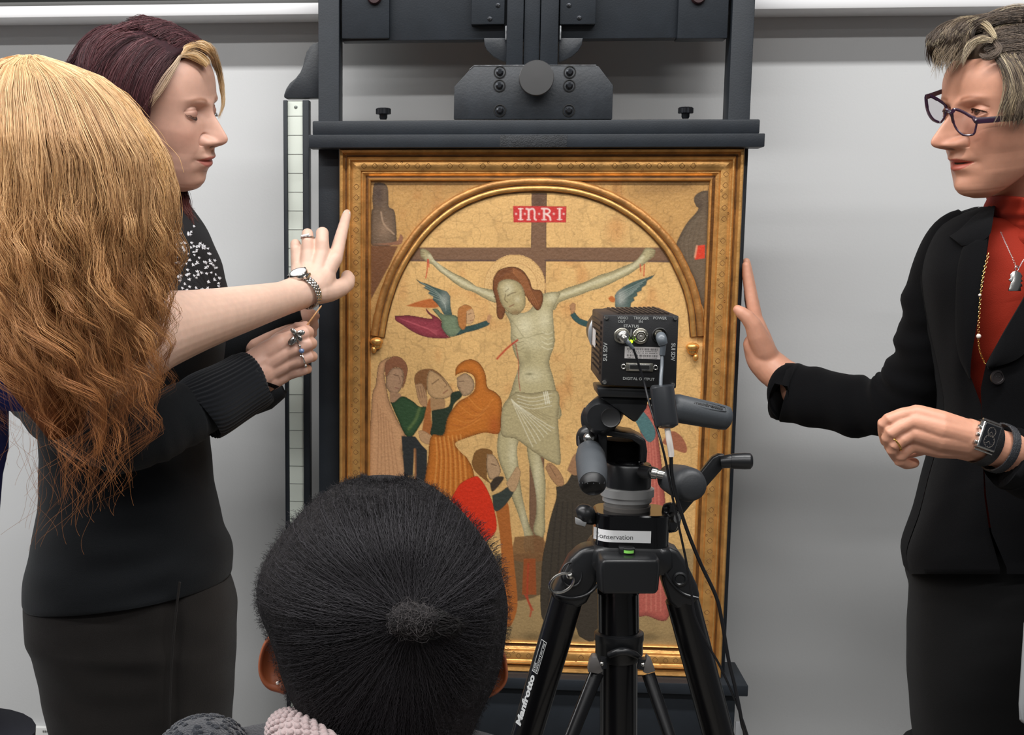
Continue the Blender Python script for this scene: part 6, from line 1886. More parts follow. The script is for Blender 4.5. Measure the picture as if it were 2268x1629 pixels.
# scarf with white flecks
sc_rows = [(425, 300, 392, 1.97, .075), (460, 280, 420, 1.965, .09), (500, 255, 447, 1.96, .105), (550, 235, 472, 1.955, .115), (600, 225, 490, 1.95, .12), (645, 225, 502, 1.95, .122), (668, 235, 500, 1.955, .118)]
mb = rowloft(sc_rows, 80, nrow=40, fold=0.03, seed=8, power=2.1)
scarf = mb.build('scarf', M('scarf_black', (17, 17, 20), 0.7, bump=(700, 0.3)), pB, smooth=80, label='black scarf with small white bird marks')
mb = MB(); r = np.random.default_rng(21)
for i in range(150):
    y = r.uniform(500, 648); xl = 352; xr = np.interp(y, [500, 550, 600, 648], [440, 466, 485, 497]); x = r.uniform(xl, xr)
    h = np.interp(y, [500, 550, 600, 645], [.105, .115, .12, .122]); xl2 = np.interp(y, [500, 550, 600, 645], [255, 235, 225, 225]); xr2 = np.interp(y, [500, 550, 600, 645], [447, 472, 490, 502])
    u = np.clip((x-(xl2+xr2)/2)/((xr2-xl2)/2), -.985, .985); Y = 1.955-h*(1-abs(u)**2.1)**(1/2.1)
    yc_ = np.interp(y, [500, 550, 600, 645], [1.96, 1.955, 1.95, 1.95]); Y = yc_-h*(1-abs(u)**2.1)**(1/2.1)-0.0045
    c = P(x, y, Y); th = r.uniform(-0.9, 0.9); sz = r.uniform(0.5, 0.78)
    dx = VR*math.cos(th)+VU*math.sin(th); dy = VU*math.cos(th)-VR*math.sin(th)
    k = 0.00066*sz
    bird = [(-5, 4), (-1.5, 1), (0, 5), (1.6, 1), (6, 2.2), (2.2, -1.5), (1, -5), (-1.2, -1.6), (-4.5, -1)]
    mb.prism([c+dx*(a*k)+dy*(b*k) for a, b in bird], Vector((0, 0.0028, 0)))
mb.build('scarf_birds', M('scarf_white', (205, 205, 208), 0.7), scarf, smooth=0, kind='stuff')
rowsJ = [(1225, 82, 496, 1.98, .100), (1270, 72, 505, 1.98, .108), (1300, 66, 513, 1.98, .113), (1340, 63, 521, 1.98, .116), (1400, 68, 520, 1.98, .116), (1420, 70, 519, 1.98, .116), (1450, 81, 518, 1.98, .112), (1500, 94, 515, 1.98, .108), (1560, 104, 512, 1.98, .104), (1629, 123, 509, 1.98, .10), (1700, 135, 500, 1.98, .098)]
mb = rowloft(rowsJ, 120, nrow=44, fold=0.016, seed=4, power=2.5)
vs = []
for v in mb.v:
    px, py = proj([v]); k = g_(px[0]-384, 16)*np.clip((py[0]-1265)/120, 0, 1)*(v[1] < 1.96); q = Vector(v); q.y += 0.012*k; vs.append(tuple(q))
mb.v = vs
mb.build('jeans', DENIM, pB, smooth=80, label='black denim jeans')
mb = MB(); ptube(mb, [(398, 1290, 1.868, 3), (392, 1340, 1.866, 2.6), (384, 1420, 1.868, 2.4), (378, 1520, 1.874, 2.2), (376, 1629, 1.878, 2)], 8, 20); mb.build('side_seam', DENIM, pB)
jz = P(300, 1690, 1.98)
legs(pB, DENIM, [(jz.x-.05, 1.99, jz.z+.03, jz.x-.06, (.9, .4), .085), (jz.x+.06, 1.95, jz.z+.03, jz.x+.06, (.9, .4), .085)], 0)
# rings on the stick hand, the stick
lr = thing('finger_ring', 'large silver leaf ring on the forefinger of the stick hand', 'ring', P(655, 745, 1.90))
mb = MB(); axr = (P(672, 739, 1.914)-P(628, 757, 1.908)).normalized(); o_ = P(652, 746, 1.909); a_ = axr.orthogonal().normalized(); b_ = axr.cross(a_)
mb.ring(o_, a_*0.0118, b_*0.0118, 0.0015, 28, 8); mb.build('band', SILV, lr)
for px, py, rot, sz in ((665, 738, 0.2, 1.0), (651, 735, 2.3, .85), (648, 755, 3.9, 1.15), (662, 748, 5.4, .95), (655, 745, 1.2, .6)):
    c = P(px, py, 1.8955); d = VR*math.cos(rot)+VU*math.sin(rot); s_ = VU*math.cos(rot)-VR*math.sin(rot)
    mb = MB(); mb.ball(c, d*(0.0068*sz), s_*(0.0042*sz), VF*0.0016, 14, 8)
    lf = mb.build('ring_leaf', SILV, lr)
    mb = MB()
    for k in (-2, -1, 0, 1, 2):
        mb.tube([c-VF*0.0017-d*(0.004*sz), c-VF*0.0019+d*(0.005*sz)+s_*(k*0.0016*sz)], 0.00028, 4)
    mb.build('leaf_veins', SILVD, lf, kind='stuff')
t = finger_ring('finger_ring', 'silver ring with blue stone on the middle finger of the stick hand', P(664, 769, 1.909), P(682, 762, 1.914)-P(628, 784, 1.908), 0.0108, SILV)
mb = MB(); mb.ball(P(668, 778, 1.8975), VR*0.0042, VU*0.0038, VF*0.003, 14, 8); mb.build('blue_stone', M('blue_cabochon', (92, 112, 150), 0.1, spec=0.8, coat=0.6), t)
for px, py in ((664, 767), (666, 789)):
    mb = MB(); mb.sph(P(px, py, 1.898), 0.0021, 10, 6); mb.build('ring_bead', SILV, t)
t = finger_ring('finger_ring', 'thin silver ring with one bead on the stick hand', P(672, 795, 1.915), P(685, 790, 1.92)-P(632, 808, 1.914), 0.0102, SILV)
mb = MB(); mb.sph(P(677, 811, 1.906), 0.0026, 12, 8); mb.build('ring_bead', SILV, t)
st = thing('wooden_stick', 'thin wooden stick held between finger and thumb', 'stick', P(680, 721, 1.935))
mb = MB(); mb.tube([P(668, 738, 1.94), P(680, 721, 1.935), P(711, 679, 1.93), P(712.5, 677, 1.93)], [0.0013, 0.0013, 0.0011, 0.0005], 10); mb.build('shaft', M('birch_wood', (206, 156, 106), 0.6, var=(60, 0.1)), st)
# ---------------------------------------------------------------- person in the black blazer
pC = thing('person', 'person in black blazer and orange turtleneck steadying the side of the picture frame', 'person', P(2300, 2700, 1.92))
NSC = [(6.7, 0.5), (7.0, 1.2), (7.3, 2.3), (7.6, 3.1), (7.9, 3.5), (8.3, 3.68), (8.8, 3.5), (9.4, 3.0), (10.0, 2.5), (10.6, 2.0), (11.2, 1.35), (11.8, 0.8), (12.4, 0.5), (13.0, 0.15), (13.8, 0)]
FRC = [(0, 5.41), (0.3, 6.46), (0.7, 7.5), (1.2, 7.95), (1.7, 8.28), (2.2, 8.31), (2.7, 8.18), (3.1, 8.15), (3.6, 8.35), (4.2, 8.34), (4.6, 8.2), (5.0, 8.14), (5.4, 8.45), (6.0, 8.95), (6.6, 8.85), (7.2, 8.9), (9, 8.7), (11, 8.5), (12.2, 8.6), (13, 8.85), (13.7, 8.6),
       (14.5, 8.55), (15.5, 8.7), (16.3, 8.6), (17, 8.4), (18.5, 7.2), (20, 5.0), (21.2, 2.4), (22, -0.6)]
HdC = Head(P(2243.8, 424.5, 1.85), head_basis(198, -9, -4), 0.947, eye='open', gaze=(0.15, 0.25), front=FRC, nose=NSC, lip=(0.50, 0.27, 0.28))
hmC = HdC.mesh(240, 210)
nkC = chain([(2272, 330, 1.86, 82), (2273, 420, 1.88, 70), (2277, 500, 1.90, 74), (2290, 560, 1.91, 96)], 24, 12)
armC = [chain([(1900, 895, 2.03, 50), (1790, 870, 2.065, 46), (1755, 848, 2.08, 42), (1730, 832, 2.09, 39), (1705, 812, 2.10, 38)], 24, 14),
        chain([(1715, 822, 2.096, 38), (1690, 795, 2.104, 36), (1676, 765, 2.108, 30)], 20, 10), chain([(1725, 828, 2.115, 32), (1692, 790, 2.125, 30)], 18)]
handC = [chain(q, 16) for q in (
    [(1700, 805, 2.10, 30), (1682, 750, 2.108, 26), (1674, 712, 2.112, 18)], [(1700, 805, 2.118, 28), (1682, 750, 2.126, 24), (1674, 710, 2.132, 17)], [(1700, 805, 2.13, 26), (1680, 755, 2.142, 22), (1672, 715, 2.15, 16)],
    [(1674, 712, 2.112, 16.5), (1666, 672, 2.113, 13.5), (1660, 640, 2.116, 12.5), (1655, 612, 2.118, 11.5), (1652, 588, 2.119, 9)],
    [(1674, 710, 2.132, 16), (1666, 660, 2.134, 13), (1660, 625, 2.137, 12), (1655, 595, 2.138, 10.5), (1653, 580, 2.139, 9)],
    [(1672, 715, 2.150, 15), (1664, 665, 2.154, 12), (1658, 625, 2.157, 11), (1655, 600, 2.158, 9)],
    [(1675, 740, 2.162, 13), (1664, 695, 2.170, 10.5), (1658, 665, 2.173, 9.5), (1655, 645, 2.174, 8)],
    [(1712, 815, 2.100, 26), (1692, 775, 2.090, 26), (1677, 742, 2.083, 22.5), (1667, 718, 2.079, 18.5), (1654, 702, 2.078, 16), (1640, 691, 2.079, 13.5), (1634, 686, 2.08, 11)], [(1722, 836, 2.10, 30), (1690, 800, 2.098, 30), (1668, 765, 2.102, 22)])]
hVc, hFc = fuse(armC+handC, 0.0015, 14)
foreD = [chain([(2420, 1075, 1.72, 70), (2330, 1040, 1.70, 56), (2250, 1008, 1.68, 46), (2190, 985, 1.665, 40), (2140, 968, 1.655, 42)], 24, 18), chain([(2200, 1000, 1.672, 34), (2130, 985, 1.665, 34)], 18)]
handD = [chain(q, 16) for q in (
    [(2140, 958, 1.652, 30), (2080, 935, 1.646, 27), (2030, 918, 1.648, 22)], [(2140, 966, 1.650, 32), (2080, 950, 1.642, 28), (2022, 934, 1.642, 20)],
    [(2140, 978, 1.652, 32), (2080, 972, 1.644, 28), (2022, 960, 1.642, 20)], [(2140, 988, 1.66, 30), (2080, 990, 1.654, 26), (2024, 984, 1.650, 19)],
    [(2028, 917, 1.648, 19), (1998, 920, 1.644, 16.5), (1965, 932, 1.642, 15.5), (1958, 936, 1.644, 14.5), (1958, 958, 1.656, 13.5), (1962, 978, 1.664, 12)],
    [(2020, 934, 1.642, 18), (1994, 946, 1.637, 16), (1970, 962, 1.637, 15.5), (1966, 968, 1.640, 14.5), (1972, 990, 1.652, 13.5), (1984, 1002, 1.662, 12)],
    [(2020, 960, 1.642, 17.5), (1998, 974, 1.638, 15.5), (1978, 989, 1.640, 15), (1976, 995, 1.643, 14), (1986, 1012, 1.656, 13), (2000, 1020, 1.664, 11.5)],
    [(2022, 984, 1.650, 16.5), (2004, 1000, 1.647, 14.5), (1992, 1013, 1.649, 14), (1992, 1020, 1.652, 13.5), (2008, 1028, 1.662, 13), (2024, 1026, 1.668, 12)],
    [(2110, 985, 1.68, 26), (2060, 985, 1.69, 20), (2020, 1000, 1.69, 15), (2000, 1008, 1.682, 12)])]
hVd, hFd = fuse(foreD+handD, 0.0013, 7)
bC = body_mesh('body', [(hVc, hFc, [], (1, 1, 1)), (hVd, hFd, [], (1, 1, 1)), hmC, skin_of(nkC), skin_of(ear(HdC, 1)), skin_of(ear(HdC, -1))], SK3, pC, label='face, neck and hands')
# hair
lineC = lambda f, s, z: np.where(z > 11, z-(18.4-np.clip(4.2-f, 0, 20)*2.0), -(f+3.2))
growC = lambda f, s, z: 0.8+0.9*g_(z-20.5, 3.5)+0.0*f
hairC = hair_cap(HdC, hmC, 240, lineC, growC, lin((70, 57, 46)), 'hair_cap', pC, UNDER, 'short tousled brown hair with blond highlights')
H = Hair(); r = np.random.default_rng(17)
ASH = [lin(c) for c in ((106, 91, 79), (90, 77, 67), (126, 111, 97), (74, 63, 55), (60, 51, 45))]
BLD = [lin(c) for c in ((194, 175, 142), (170, 151, 122), (208, 193, 162))]


def pick(p_b): return BLD[r.integers(3)] if r.random() < p_b else ASH[r.integers(5)]


def hc(pts, off=1.4, j=0.0): return [onhead(HdC, x+r.normal()*j, y+r.normal()*j, off) for x, y in pts]


for i in range(150):                                # smoothed back along the side of the head
    t = r.random(); e = r.random()
    x0, y0 = 2172+70*t, 128+40*t*t-18*(1-t)-50*e*(1-t)
    lock(H, hc([(x0, y0), (x0+30, y0-22), (x0+64, y0-26), (x0+110, y0-8)], 1.0+.25*r.random(), 2), 20, 0.006, pick(.05), pick(.05), 9, 0.00022, (0.8, 1.0, 0.8), cut=0.15, cvar=0.18)
for i in range(150):                                # upper side, combed back from the parting
    x0 = r.uniform(2180, 2300); y0 = r.uniform(52, 122)-max(0, 2230-x0)*0.0
    if y0 < 66+max(0, 2212-x0)*1.2: y0 += 26
    lock(H, hc([(x0, y0), (x0+30, y0-7), (x0+62, y0-6), (x0+96, y0+6)], 1.35+.25*r.random(), 2), 18, 0.006, pick(.03), pick(.05), 9, 0.00022, (0.7, 1.0, 0.7), cut=0.2, cvar=0.18)
for i in range(90):                                 # crown to the quiff, upper layer
    t = r.random()
    x0, y0 = 2300-60*t, 14+12*t
    lock(H, hc([(x0, y0+14), (x0-50, y0+10+8*t), (x0-95, y0+24+14*t), (x0-130, y0+44+18*t)], 1.9+.5*r.random(), 3), 20, 0.007, pick(.06), pick(.12), 10, 0.00022, (0.9, 1.0, 0.5), cut=0.25, cvar=0.2)
for i in range(110):                                # quiff falling toward the picture
    v = r.random()**0.8
    xt, yt = 2190-96*v, 44+30*v*v+r.normal()*4
    xe, ye = 2148-82*v+r.normal()*7, 104+20*v+46*r.random()*(0.4+0.6*(1-abs(v-.6)))
    Yb = onhead(HdC, 2150, 100, 1.5)[1]
    g = [onhead(HdC, xt+46, yt-8, 1.6), onhead(HdC, xt, yt, 2.0), P(xt-34, yt+14+r.random()*8, Yb-.002), P(xe-4, (yt+ye)/2+6, Yb-.006+.02*v), P(xe+r.normal()*3, ye, Yb-.002+.02*v)]
    lock(H, g, 20, 0.006, pick(.10), pick(.22), 14, 0.00022, (0.8, 1.1, 0.3), wave=0.0012, freq=1.1, cut=0.25, cvar=0.2)
for i in range(9):                                  # arched blond highlight over the front
    k = i/8
    lock(H, hc([(2206-4*k, 86-8*k), (2184, 60-6*k), (2152, 44-2*k), (2120, 46+8*k), (2100, 62+8*k), (2094-2*k, 80+6*k)], 2.6, 1), 9, 0.0045, BLD[i % 3], ASH[i % 4] if i % 2 else BLD[1], 14, 0.00020, (0.6, 1.2, 0.5), wave=.0012, cut=0.3)
for i in range(16):                                 # curl hanging on the brow
    k = i/15
    lock(H, hc([(2198-3*k, 92-4*k), (2174, 86+3*k), (2152-2*k, 98+3*k), (2140, 118+4*k), (2130+r.normal()*2, 140+10*r.random())], 2.5, 1), 11, 0.0046, BLD[i % 3] if i % 3 else ASH[2], BLD[(i+1) % 3] if i % 2 else ASH[0], 14, 0.00020, (0.6, 1.2, 0.4), wave=.0012, cut=0.35)
for i in range(12):
    k = i/11
    lock(H, hc([(2200, 90), (2212, 108+2*k), (2200-2*k, 124), (2182, 128-2*k), (2170, 118)], 2.0, 1.5), 12, 0.0036, ASH[r.integers(5)], ASH[r.integers(4)], 12, 0.00022, (0.8, 1.1, 0.5), cut=0.2)
for i in range(80):                                 # temple and sideburn, falling in front of the ear
    u = r.random()
    x0 = 2222+70*u; y0 = 118+22*r.random()
    g = hc([(x0-16, y0), (x0, y0+26), (x0+10, y0+66), (x0+6-12*(1-u), y0+108), (x0-6-8*(1-u)+r.normal()*5, y0+136+24*r.random())], 1.5, 1.5)
    lock(H, g, 16, 0.0048, pick(.22), pick(.30), 13, 0.00022, (0.7, 1, 0.3), wave=0.0012, cut=0.3, cvar=0.2)
for i in range(40):                                 # wisps
    x0, y0 = r.uniform(2064, 2124), r.uniform(96, 140)
    Yb = onhead(HdC, 2150, 100, 1.5)[1]
    g = [P(x0+24, y0-18, Yb), P(x0+4, y0+8, Yb-.004), P(x0+r.normal()*8, y0+r.uniform(25, 60), Yb)]
    lock(H, g, 4, 0.003, ASH[0], BLD[1], 9, 0.00017, (1, 1, .6), cut=0.3)
H.build('hair_strands', HAIRD, hairC)
# lashes
H = Hair()
for k in range(40):
    x = k/39*2-1
    for sg in (1,):
        p0 = HdC.w(6.78+math.sqrt(max(0.05, 1.33**2-(1.3*x)**2-0.4)), sg*(3.15+1.25*x), 11.55+0.62*(1-x*x)-0.12)
        H.add(np.array([[p0, p0+(.35+.325*(x+1))*HdC.B@np.array([.0036, .001*x*sg, .0006]), p0+(.35+.325*(x+1))*HdC.B@np.array([.006, .0022*x*sg, .002])]]), np.array([[.0003, .00024, .0001]]), np.array([[lin((44, 32, 28))]*3]))
tag(H.build('eyelashes', HAIRD, bC), kind='stuff')

# clothes: orange turtleneck under an open blazer
rowsC = [(452, 2190, 2380, 1.93, .07), (478, 2118, 2440, 1.93, .10), (515, 2072, 2480, 1.925, .115), (600, 2042, 2505, 1.92, .125), (700, 2052, 2505, 1.915, .13), (800, 2074, 2500, 1.91, .128), (890, 2090, 2490, 1.91, .122), (960, 2083, 2490, 1.91, .118),
         (1060, 2056, 2500, 1.915, .12), (1140, 2036, 2512, 1.915, .124), (1215, 2010, 2525, 1.92, .128), (1250, 2010, 2528, 1.92, .128), (1290, 2018, 2530, 1.92, .126)]
RC = catmull(np.array(rowsC, float), 70)


def torsoC(px, py, lift=0.0):
    """front surface of the trunk under a photographed point."""
    xl, xr, yc, h = (np.interp(py, RC[:, 0], RC[:, k]) for k in (1, 2, 3, 4))
    u = np.clip((px-(xl+xr)/2)/((xr-xl)/2), -0.999, 0.999)
    Y = yc-(h+lift)*(1-abs(u)**2.3)**(1/2.3)
    return P(px, py, Y)


tn = [(a[0], a[1]+14, a[2]-14, a[3], a[4]-0.008) for a in rowsC if 500 < a[0] < 1200]
mb = rowloft([(452, 2200, 2370, 1.93, .062), (480, 2140, 2420, 1.93, .09)]+tn, 64, nrow=50, fold=0.012, seed=2, power=2.3)
ORG = M('orange_jersey', (146, 36, 14), 0.8, spec=0.25, bump=(900, 0.25), sheen=0.05, var=(14, 0.08))
tk = mb.build('turtleneck', ORG, pC, smooth=80, label='orange turtleneck top')
mb = MB(); rings = []
for i, (y, xl, xr, yc, h) in enumerate(catmull(np.array([(450, 2200, 2345, 1.872, .074), (454, 2196, 2350, 1.872, .079), (482, 2191, 2352, 1.878, .082), (502, 2194, 2362, 1.885, .086), (522, 2188, 2372, 1.892, .094), (548, 2165, 2400, 1.90, .106)], float), 26)):
    A_, B_ = P(xl, y, yc), P(xr, y, yc); c = (A_+B_)/2; hx = (B_-A_).x/2
    rings.append([c+Vector((hx*math.cos(t)*(1+.02*math.sin(i*1.1+2*t)), h*math.sin(t)*(1+.02*math.sin(i*1.1+2*t)), 0.010*math.sin(t)*0-0.016*math.cos(t)*(1 if y < 430 else .6))) for t in np.linspace(0, 2*math.pi, 48, endpoint=False)])
mb.loft(rings, cap=False); mb.build('rolled_collar', ORG, tk, smooth=80)
# blazer as two fronts and a back
oy = np.array([440, 470, 560, 640, 700, 790, 830, 862, 900, 1000, 1100, 1180, 1260])
oxl = np.array([2200, 2198, 2186, 2173, 2165, 2151, 2148, 2160, 2174, 2176, 2180, 2192, 2215])
oyr = np.array([440, 520, 600, 660, 730, 805, 862, 900, 1000, 1100, 1180, 1260])
oxr = np.array([2345, 2330, 2298, 2268, 2226, 2184, 2172, 2174, 2178, 2184, 2196, 2230])


def panel_front(x0f, x1f, ys, nm, lift0=0.006, nx=26):
    V, F = [], []
    for sgn in (1, 0):
        for y in ys:
            a, b = x0f(y), x1f(y)
            for k in range(nx):
                px = a+(b-a)*k/(nx-1)
                u = k/(nx-1)
                fd = 0.0022*math.sin(y*0.03+u*5)*math.sin(u*3.1)+0.0018*math.sin(y*0.011+u*9)
                V.append(torsoC(px, y, (lift0+fd) if sgn else lift0-0.005+fd))
    ny = len(ys); o = ny*nx
    for i in range(ny-1):
        for k in range(nx-1):
            F.append((i*nx+k, i*nx+k+1, (i+1)*nx+k+1, (i+1)*nx+k)); F.append((o+i*nx+k, o+(i+1)*nx+k, o+(i+1)*nx+k+1, o+i*nx+k+1))
    for i in range(ny-1):
        for k in (0, nx-1):
            F.append((i*nx+k, (i+1)*nx+k, o+(i+1)*nx+k, o+i*nx+k))
    for k in range(nx-1):
        for i in (0, ny-1): F.append((i*nx+k, i*nx+k+1, o+i*nx+k+1, o+i*nx+k))
    mb = MB(); mb.add(V, F); return mb


XL = lambda y: np.interp(y, RC[:, 0], RC[:, 1])+0.4
XR = lambda y: np.interp(y, RC[:, 0], RC[:, 2])-0.4
ysC = np.linspace(458, 1272, 64)
panel_front(XL, lambda y: np.interp(y, oy, oxl), ysC, 'l').build('blazer_front', WOOL, pC, smooth=70, label='black wool blazer front')
panel_front(lambda y: np.interp(y, oyr, oxr), XR, ysC, 'r', 0.009).build('blazer_front', WOOL, pC, smooth=70, label='black wool blazer front with button')
mb = MB(); rings = []
for y in ysC:
    xl, xr, yc, h = (np.interp(y, RC[:, 0], RC[:, k]) for k in (1, 2, 3, 4))
    A_, B_ = P(xl-3, y, yc), P(xr+3, y, yc); c = (A_+B_)/2; hx = (B_-A_).x/2
    out = [c+Vector((hx*math.copysign(abs(math.cos(t))**(2/2.3), math.cos(t)), (h+.004)*abs(math.sin(t))**(2/2.3), 0)) for t in np.linspace(0, math.pi, 30)]
    rings.append(out+[p+Vector((0, -0.005, 0)) for p in reversed(out)])
mb.loft(rings); bb = mb.build('blazer_back', WOOL, pC, smooth=70)
# lapels, notch, button, flap
def strip(pts_a, pts_b, l0, nm, steps=30):
    a, b = catmull(np.array(pts_a, float), steps), catmull(np.array(pts_b, float), steps)
    rings = []
    for p, q in zip(a, b):
        r_ = [torsoC(p[0]*(1-t)+q[0]*t, p[1]*(1-t)+q[1]*t, l0+0.003*math.sin(t*3.1)) for t in (0, .25, .5, .75, 1)]
        rings.append(r_+[v+Vector((0, .0035, 0)) for v in reversed(r_)])
    mb = MB(); mb.loft(rings); return mb.build(nm, WOOL, pC, smooth=60)


strip([(2136, 540), (2122, 600), (2118, 700), (2122, 780), (2146, 836)], [(2187, 520), (2182, 600), (2167, 700), (2152, 790), (2149, 840)], 0.011, 'lapel')
strip([(2205, 448), (2160, 478), (2128, 508), (2104, 524)], [(2199, 490), (2192, 520), (2170, 536), (2132, 545)], 0.0125, 'collar_leaf', 16)
strip([(2345, 520), (2300, 600), (2266, 665), (2226, 734), (2186, 808)], [(2420, 560), (2370, 640), (2320, 715), (2262, 790), (2190, 818)], 0.014, 'lapel')
mb = MB(); c = torsoC(2208, 836, 0.0085); fn = Vector((0.12, -1, 0.05)).normalized()
mb.lathe(c, fn, [(0.0088, 0), (0.0094, 0.001), (0.0090, 0.0032), (0.0066, 0.0034), (0.006, 0.0024), (0, 0.0024)], 28); bt = mb.build('button', M('horn_button', (36, 32, 32), 0.25), pC)
for sg in (-1, 1):
    mb = MB(); mb.sph(c+fn*0.0024+Vector((sg*0.0018, 0, 0.001)), 0.0007, 8, 5); mb.build('button_hole', DARK, bt)
# sleeves with creases
mb = MB(); a = catmull(np.array([(2158, 500, 1.925, 50), (2116, 540, 1.93, 66), (2088, 620, 1.94, 72), (2068, 700, 1.95, 70), (2054, 770, 1.96, 70), (2030, 840, 1.975, 72), (1985, 890, 1.995, 70), (1920, 902, 2.02, 67), (1840, 888, 2.045, 66), (1775, 876, 2.066, 66), (1747, 869, 2.075, 67), (1744, 868.5, 2.076, 64), (1752, 870, 2.074, 56)], float), 90)
pts = [P(*q[:3]) for q in a]; n_ = 40; rings = []
for i, p in enumerate(pts):
    t = (pts[min(i+1, 89)]-pts[max(i-1, 0)])
    if i > 84: t = pts[84]-pts[82]
    t.normalize(); a_ = (VF-t*VF.dot(t)).normalized(); b_ = t.cross(a_); R_ = a[i][3]*mpp(*a[i][:3]); y = a[i][1]
    cr = np.interp(i, [12, 22, 50, 56, 70], [0, 1, 1, .5, 0.15])
    ring = []
    for k in range(n_):
        th = 2*math.pi*k/n_
        s_ = math.sin(th)                            # side facing left in the photograph
        fo = 1+cr*0.085*math.sin(i*0.72+1.2*math.cos(th))*max(0.15, abs(s_))+cr*0.03*math.sin(i*1.25-2*th)+0.012*math.sin(i*0.3+3*th)
        nr_ = a_*math.cos(th)*0.92+b_*math.sin(th)
        q_ = p+nr_*(R_*fo)
        if i > 70: q_ -= t*(0.030*max(0.0, -nr_.dot(VF))*min(1.0, (i-70)/14))
        ring.append(q_)
    rings.append(ring)
mb.loft(rings); mb.build('blazer_sleeve', WOOL, pC, smooth=80)
mb = MB(); a = catmull(np.array([(2520, 560, 1.90, 90), (2540, 800, 1.86, 90), (2500, 1010, 1.78, 86), (2400, 1070, 1.72, 80), (2300, 1040, 1.69, 74), (2254, 1020, 1.678, 71), (2247, 1017, 1.676, 71), (2246, 1016.5, 1.676, 66), (2254, 1019, 1.678, 56)], float), 50)
mb.tube([P(*q[:3]) for q in a], [q[3]*mpp(*q[:3])*(1+.02*math.sin(i*.8)) for i, q in enumerate(a)], 36, ref=VF); mb.build('blazer_sleeve', WOOL, pC, smooth=80)
rowsT = [(1200, 2022, 2515, 1.92, .118), (1270, 2014, 2520, 1.92, .12), (1310, 2022, 2500, 1.92, .118), (1345, 2021, 2470, 1.92, .115), (1420, 2019, 2400, 1.92, .11), (1500, 2019, 2330, 1.92, .105), (1560, 2024, 2290, 1.92, .10), (1629, 2031, 2258, 1.92, .098), (1720, 2040, 2240, 1.92, .094)]
mb = rowloft(rowsT, 60, nrow=40, fold=0.010, seed=6, power=2.4); mb.build('trousers', M('black_trousers', (11, 11, 12), 0.85, spec=0.2, bump=(1700, 0.4), sheen=0.05), pC, smooth=80, label='plain black trousers')
tz = P(2140, 1700, 1.92)
legs(pC, MATS['black_trousers'], [(tz.x, 1.92, tz.z+.03, tz.x-.01, (-.9, -.3), .088), (tz.x+.17, 1.94, tz.z+.10, tz.x+.17, (-.9, -.3), .09)], 0)

# glasses slipped down the nose
gl = thing('eyeglasses', 'dark plum framed eyeglasses worn low on the nose', 'eyeglasses', HdC.w(9.8, 0, 10.8))
PLUM = M('plum_acetate', (46, 24, 44), 0.18, spec=0.6, coat=0.3)
PLUMC = M('smoky_acetate', (110, 98, 112), 0.15, spec=0.6, coat=0.3)
YN = HdC.w(9.9, 3.2, 10.5)[1]; YFR = HdC.w(9.9, -3.2, 10.5)[1]; YB_ = HdC.w(10.6, 0, 10.8)[1]
q6 = lambda pts: [(2040+x/5.816, 180+y/5.816) for x, y in pts]
near = q6([(405, 372), (440, 362), (500, 378), (570, 412), (640, 455), (705, 482), (718, 520), (706, 600), (686, 670), (650, 692), (570, 696), (520, 680), (460, 620), (420, 540), (400, 450)])
far = q6([(66, 184), (110, 184), (180, 215), (250, 258), (305, 300), (330, 360), (322, 410), (300, 470), (255, 528), (215, 520), (160, 490), (110, 420), (80, 330), (68, 240)])
LENS = bpy.data.materials.new('clear_lens'); LENS.use_nodes = True
nt = LENS.node_tree; nt.nodes.clear()
o_ = nt.nodes.new('ShaderNodeOutputMaterial'); mx_ = nt.nodes.new('ShaderNodeMixShader'); tr_ = nt.nodes.new('ShaderNodeBsdfTransparent'); gs_ = nt.nodes.new('ShaderNodeBsdfGlossy')
gs_.inputs['Roughness'].default_value = 0.02; tr_.inputs[0].default_value = (0.95, 0.93, 0.94, 1); mx_.inputs[0].default_value = 0.07
nt.links.new(tr_.outputs[0], mx_.inputs[1]); nt.links.new(gs_.outputs[0], mx_.inputs[2]); nt.links.new(mx_.outputs[0], o_.inputs[0])
kg = mpp(2130, 270, YN)
for outl, Y0_, dYdx, nm in ((near, YN, -0.00030, 'n'), (far, YFR, -0.00030, 'f')):
    q = curve(outl)
    mxx = q[:, 0].mean()
    pts = [P(x, y, Y0_+dYdx*(x-mxx)) for x, y in q]
    nq = len(pts)
    mb = MB(); mb.tube(pts, [(3.4 if q[i][1] < q[:, 1].mean() else 2.4)*kg for i in range(nq)], 8, closed=True, ref=(0, 1, 0)); rim = mb.build('rim', PLUM if nm == 'n' else PLUM, gl)
    cpt = sum(pts, Vector())/nq
    mb = MB(); n2 = (pts[nq//4]-cpt).cross(pts[0]-cpt).normalized()
    mb.add([cpt]+pts, [(0, i+1, (i+1) % nq+1) for i in range(nq)]); mb.add([cpt+VF*0.0012]+[p+VF*0.0012 for p in pts], [(0, (i+1) % nq+1, i+1) for i in range(nq)])
    lo = mb.build('lens', LENS, gl, smooth=0)
    if nm == 'f':                                     # thick inner wall of the far rim
        inner = [p+VF*0.006 for p in pts]
        mb = MB(); sel = [i for i in range(nq) if q[i][0] < 2078 or q[i][1] > 255]
        V, F = [], []
        for i in range(nq): V += [pts[i], inner[i]]
        for i in range(nq):
            if i in sel: F.append((2*i, 2*i+1, (2*i+3) % (2*nq), (2*i+2) % (2*nq)))
        mb.add(V, F); mb.build('rim_wall', PLUMC, rim)
br_ = [P(2096, 243, YB_+.004), P(2104, 247, YB_-.002), P(2111, 246, YN-.004)]
mb = MB(); mb.tube([Vector(v) for v in catmull(np.array(br_), 10)], 4.5*kg, 10); mb.build('bridge', PLUM, gl)
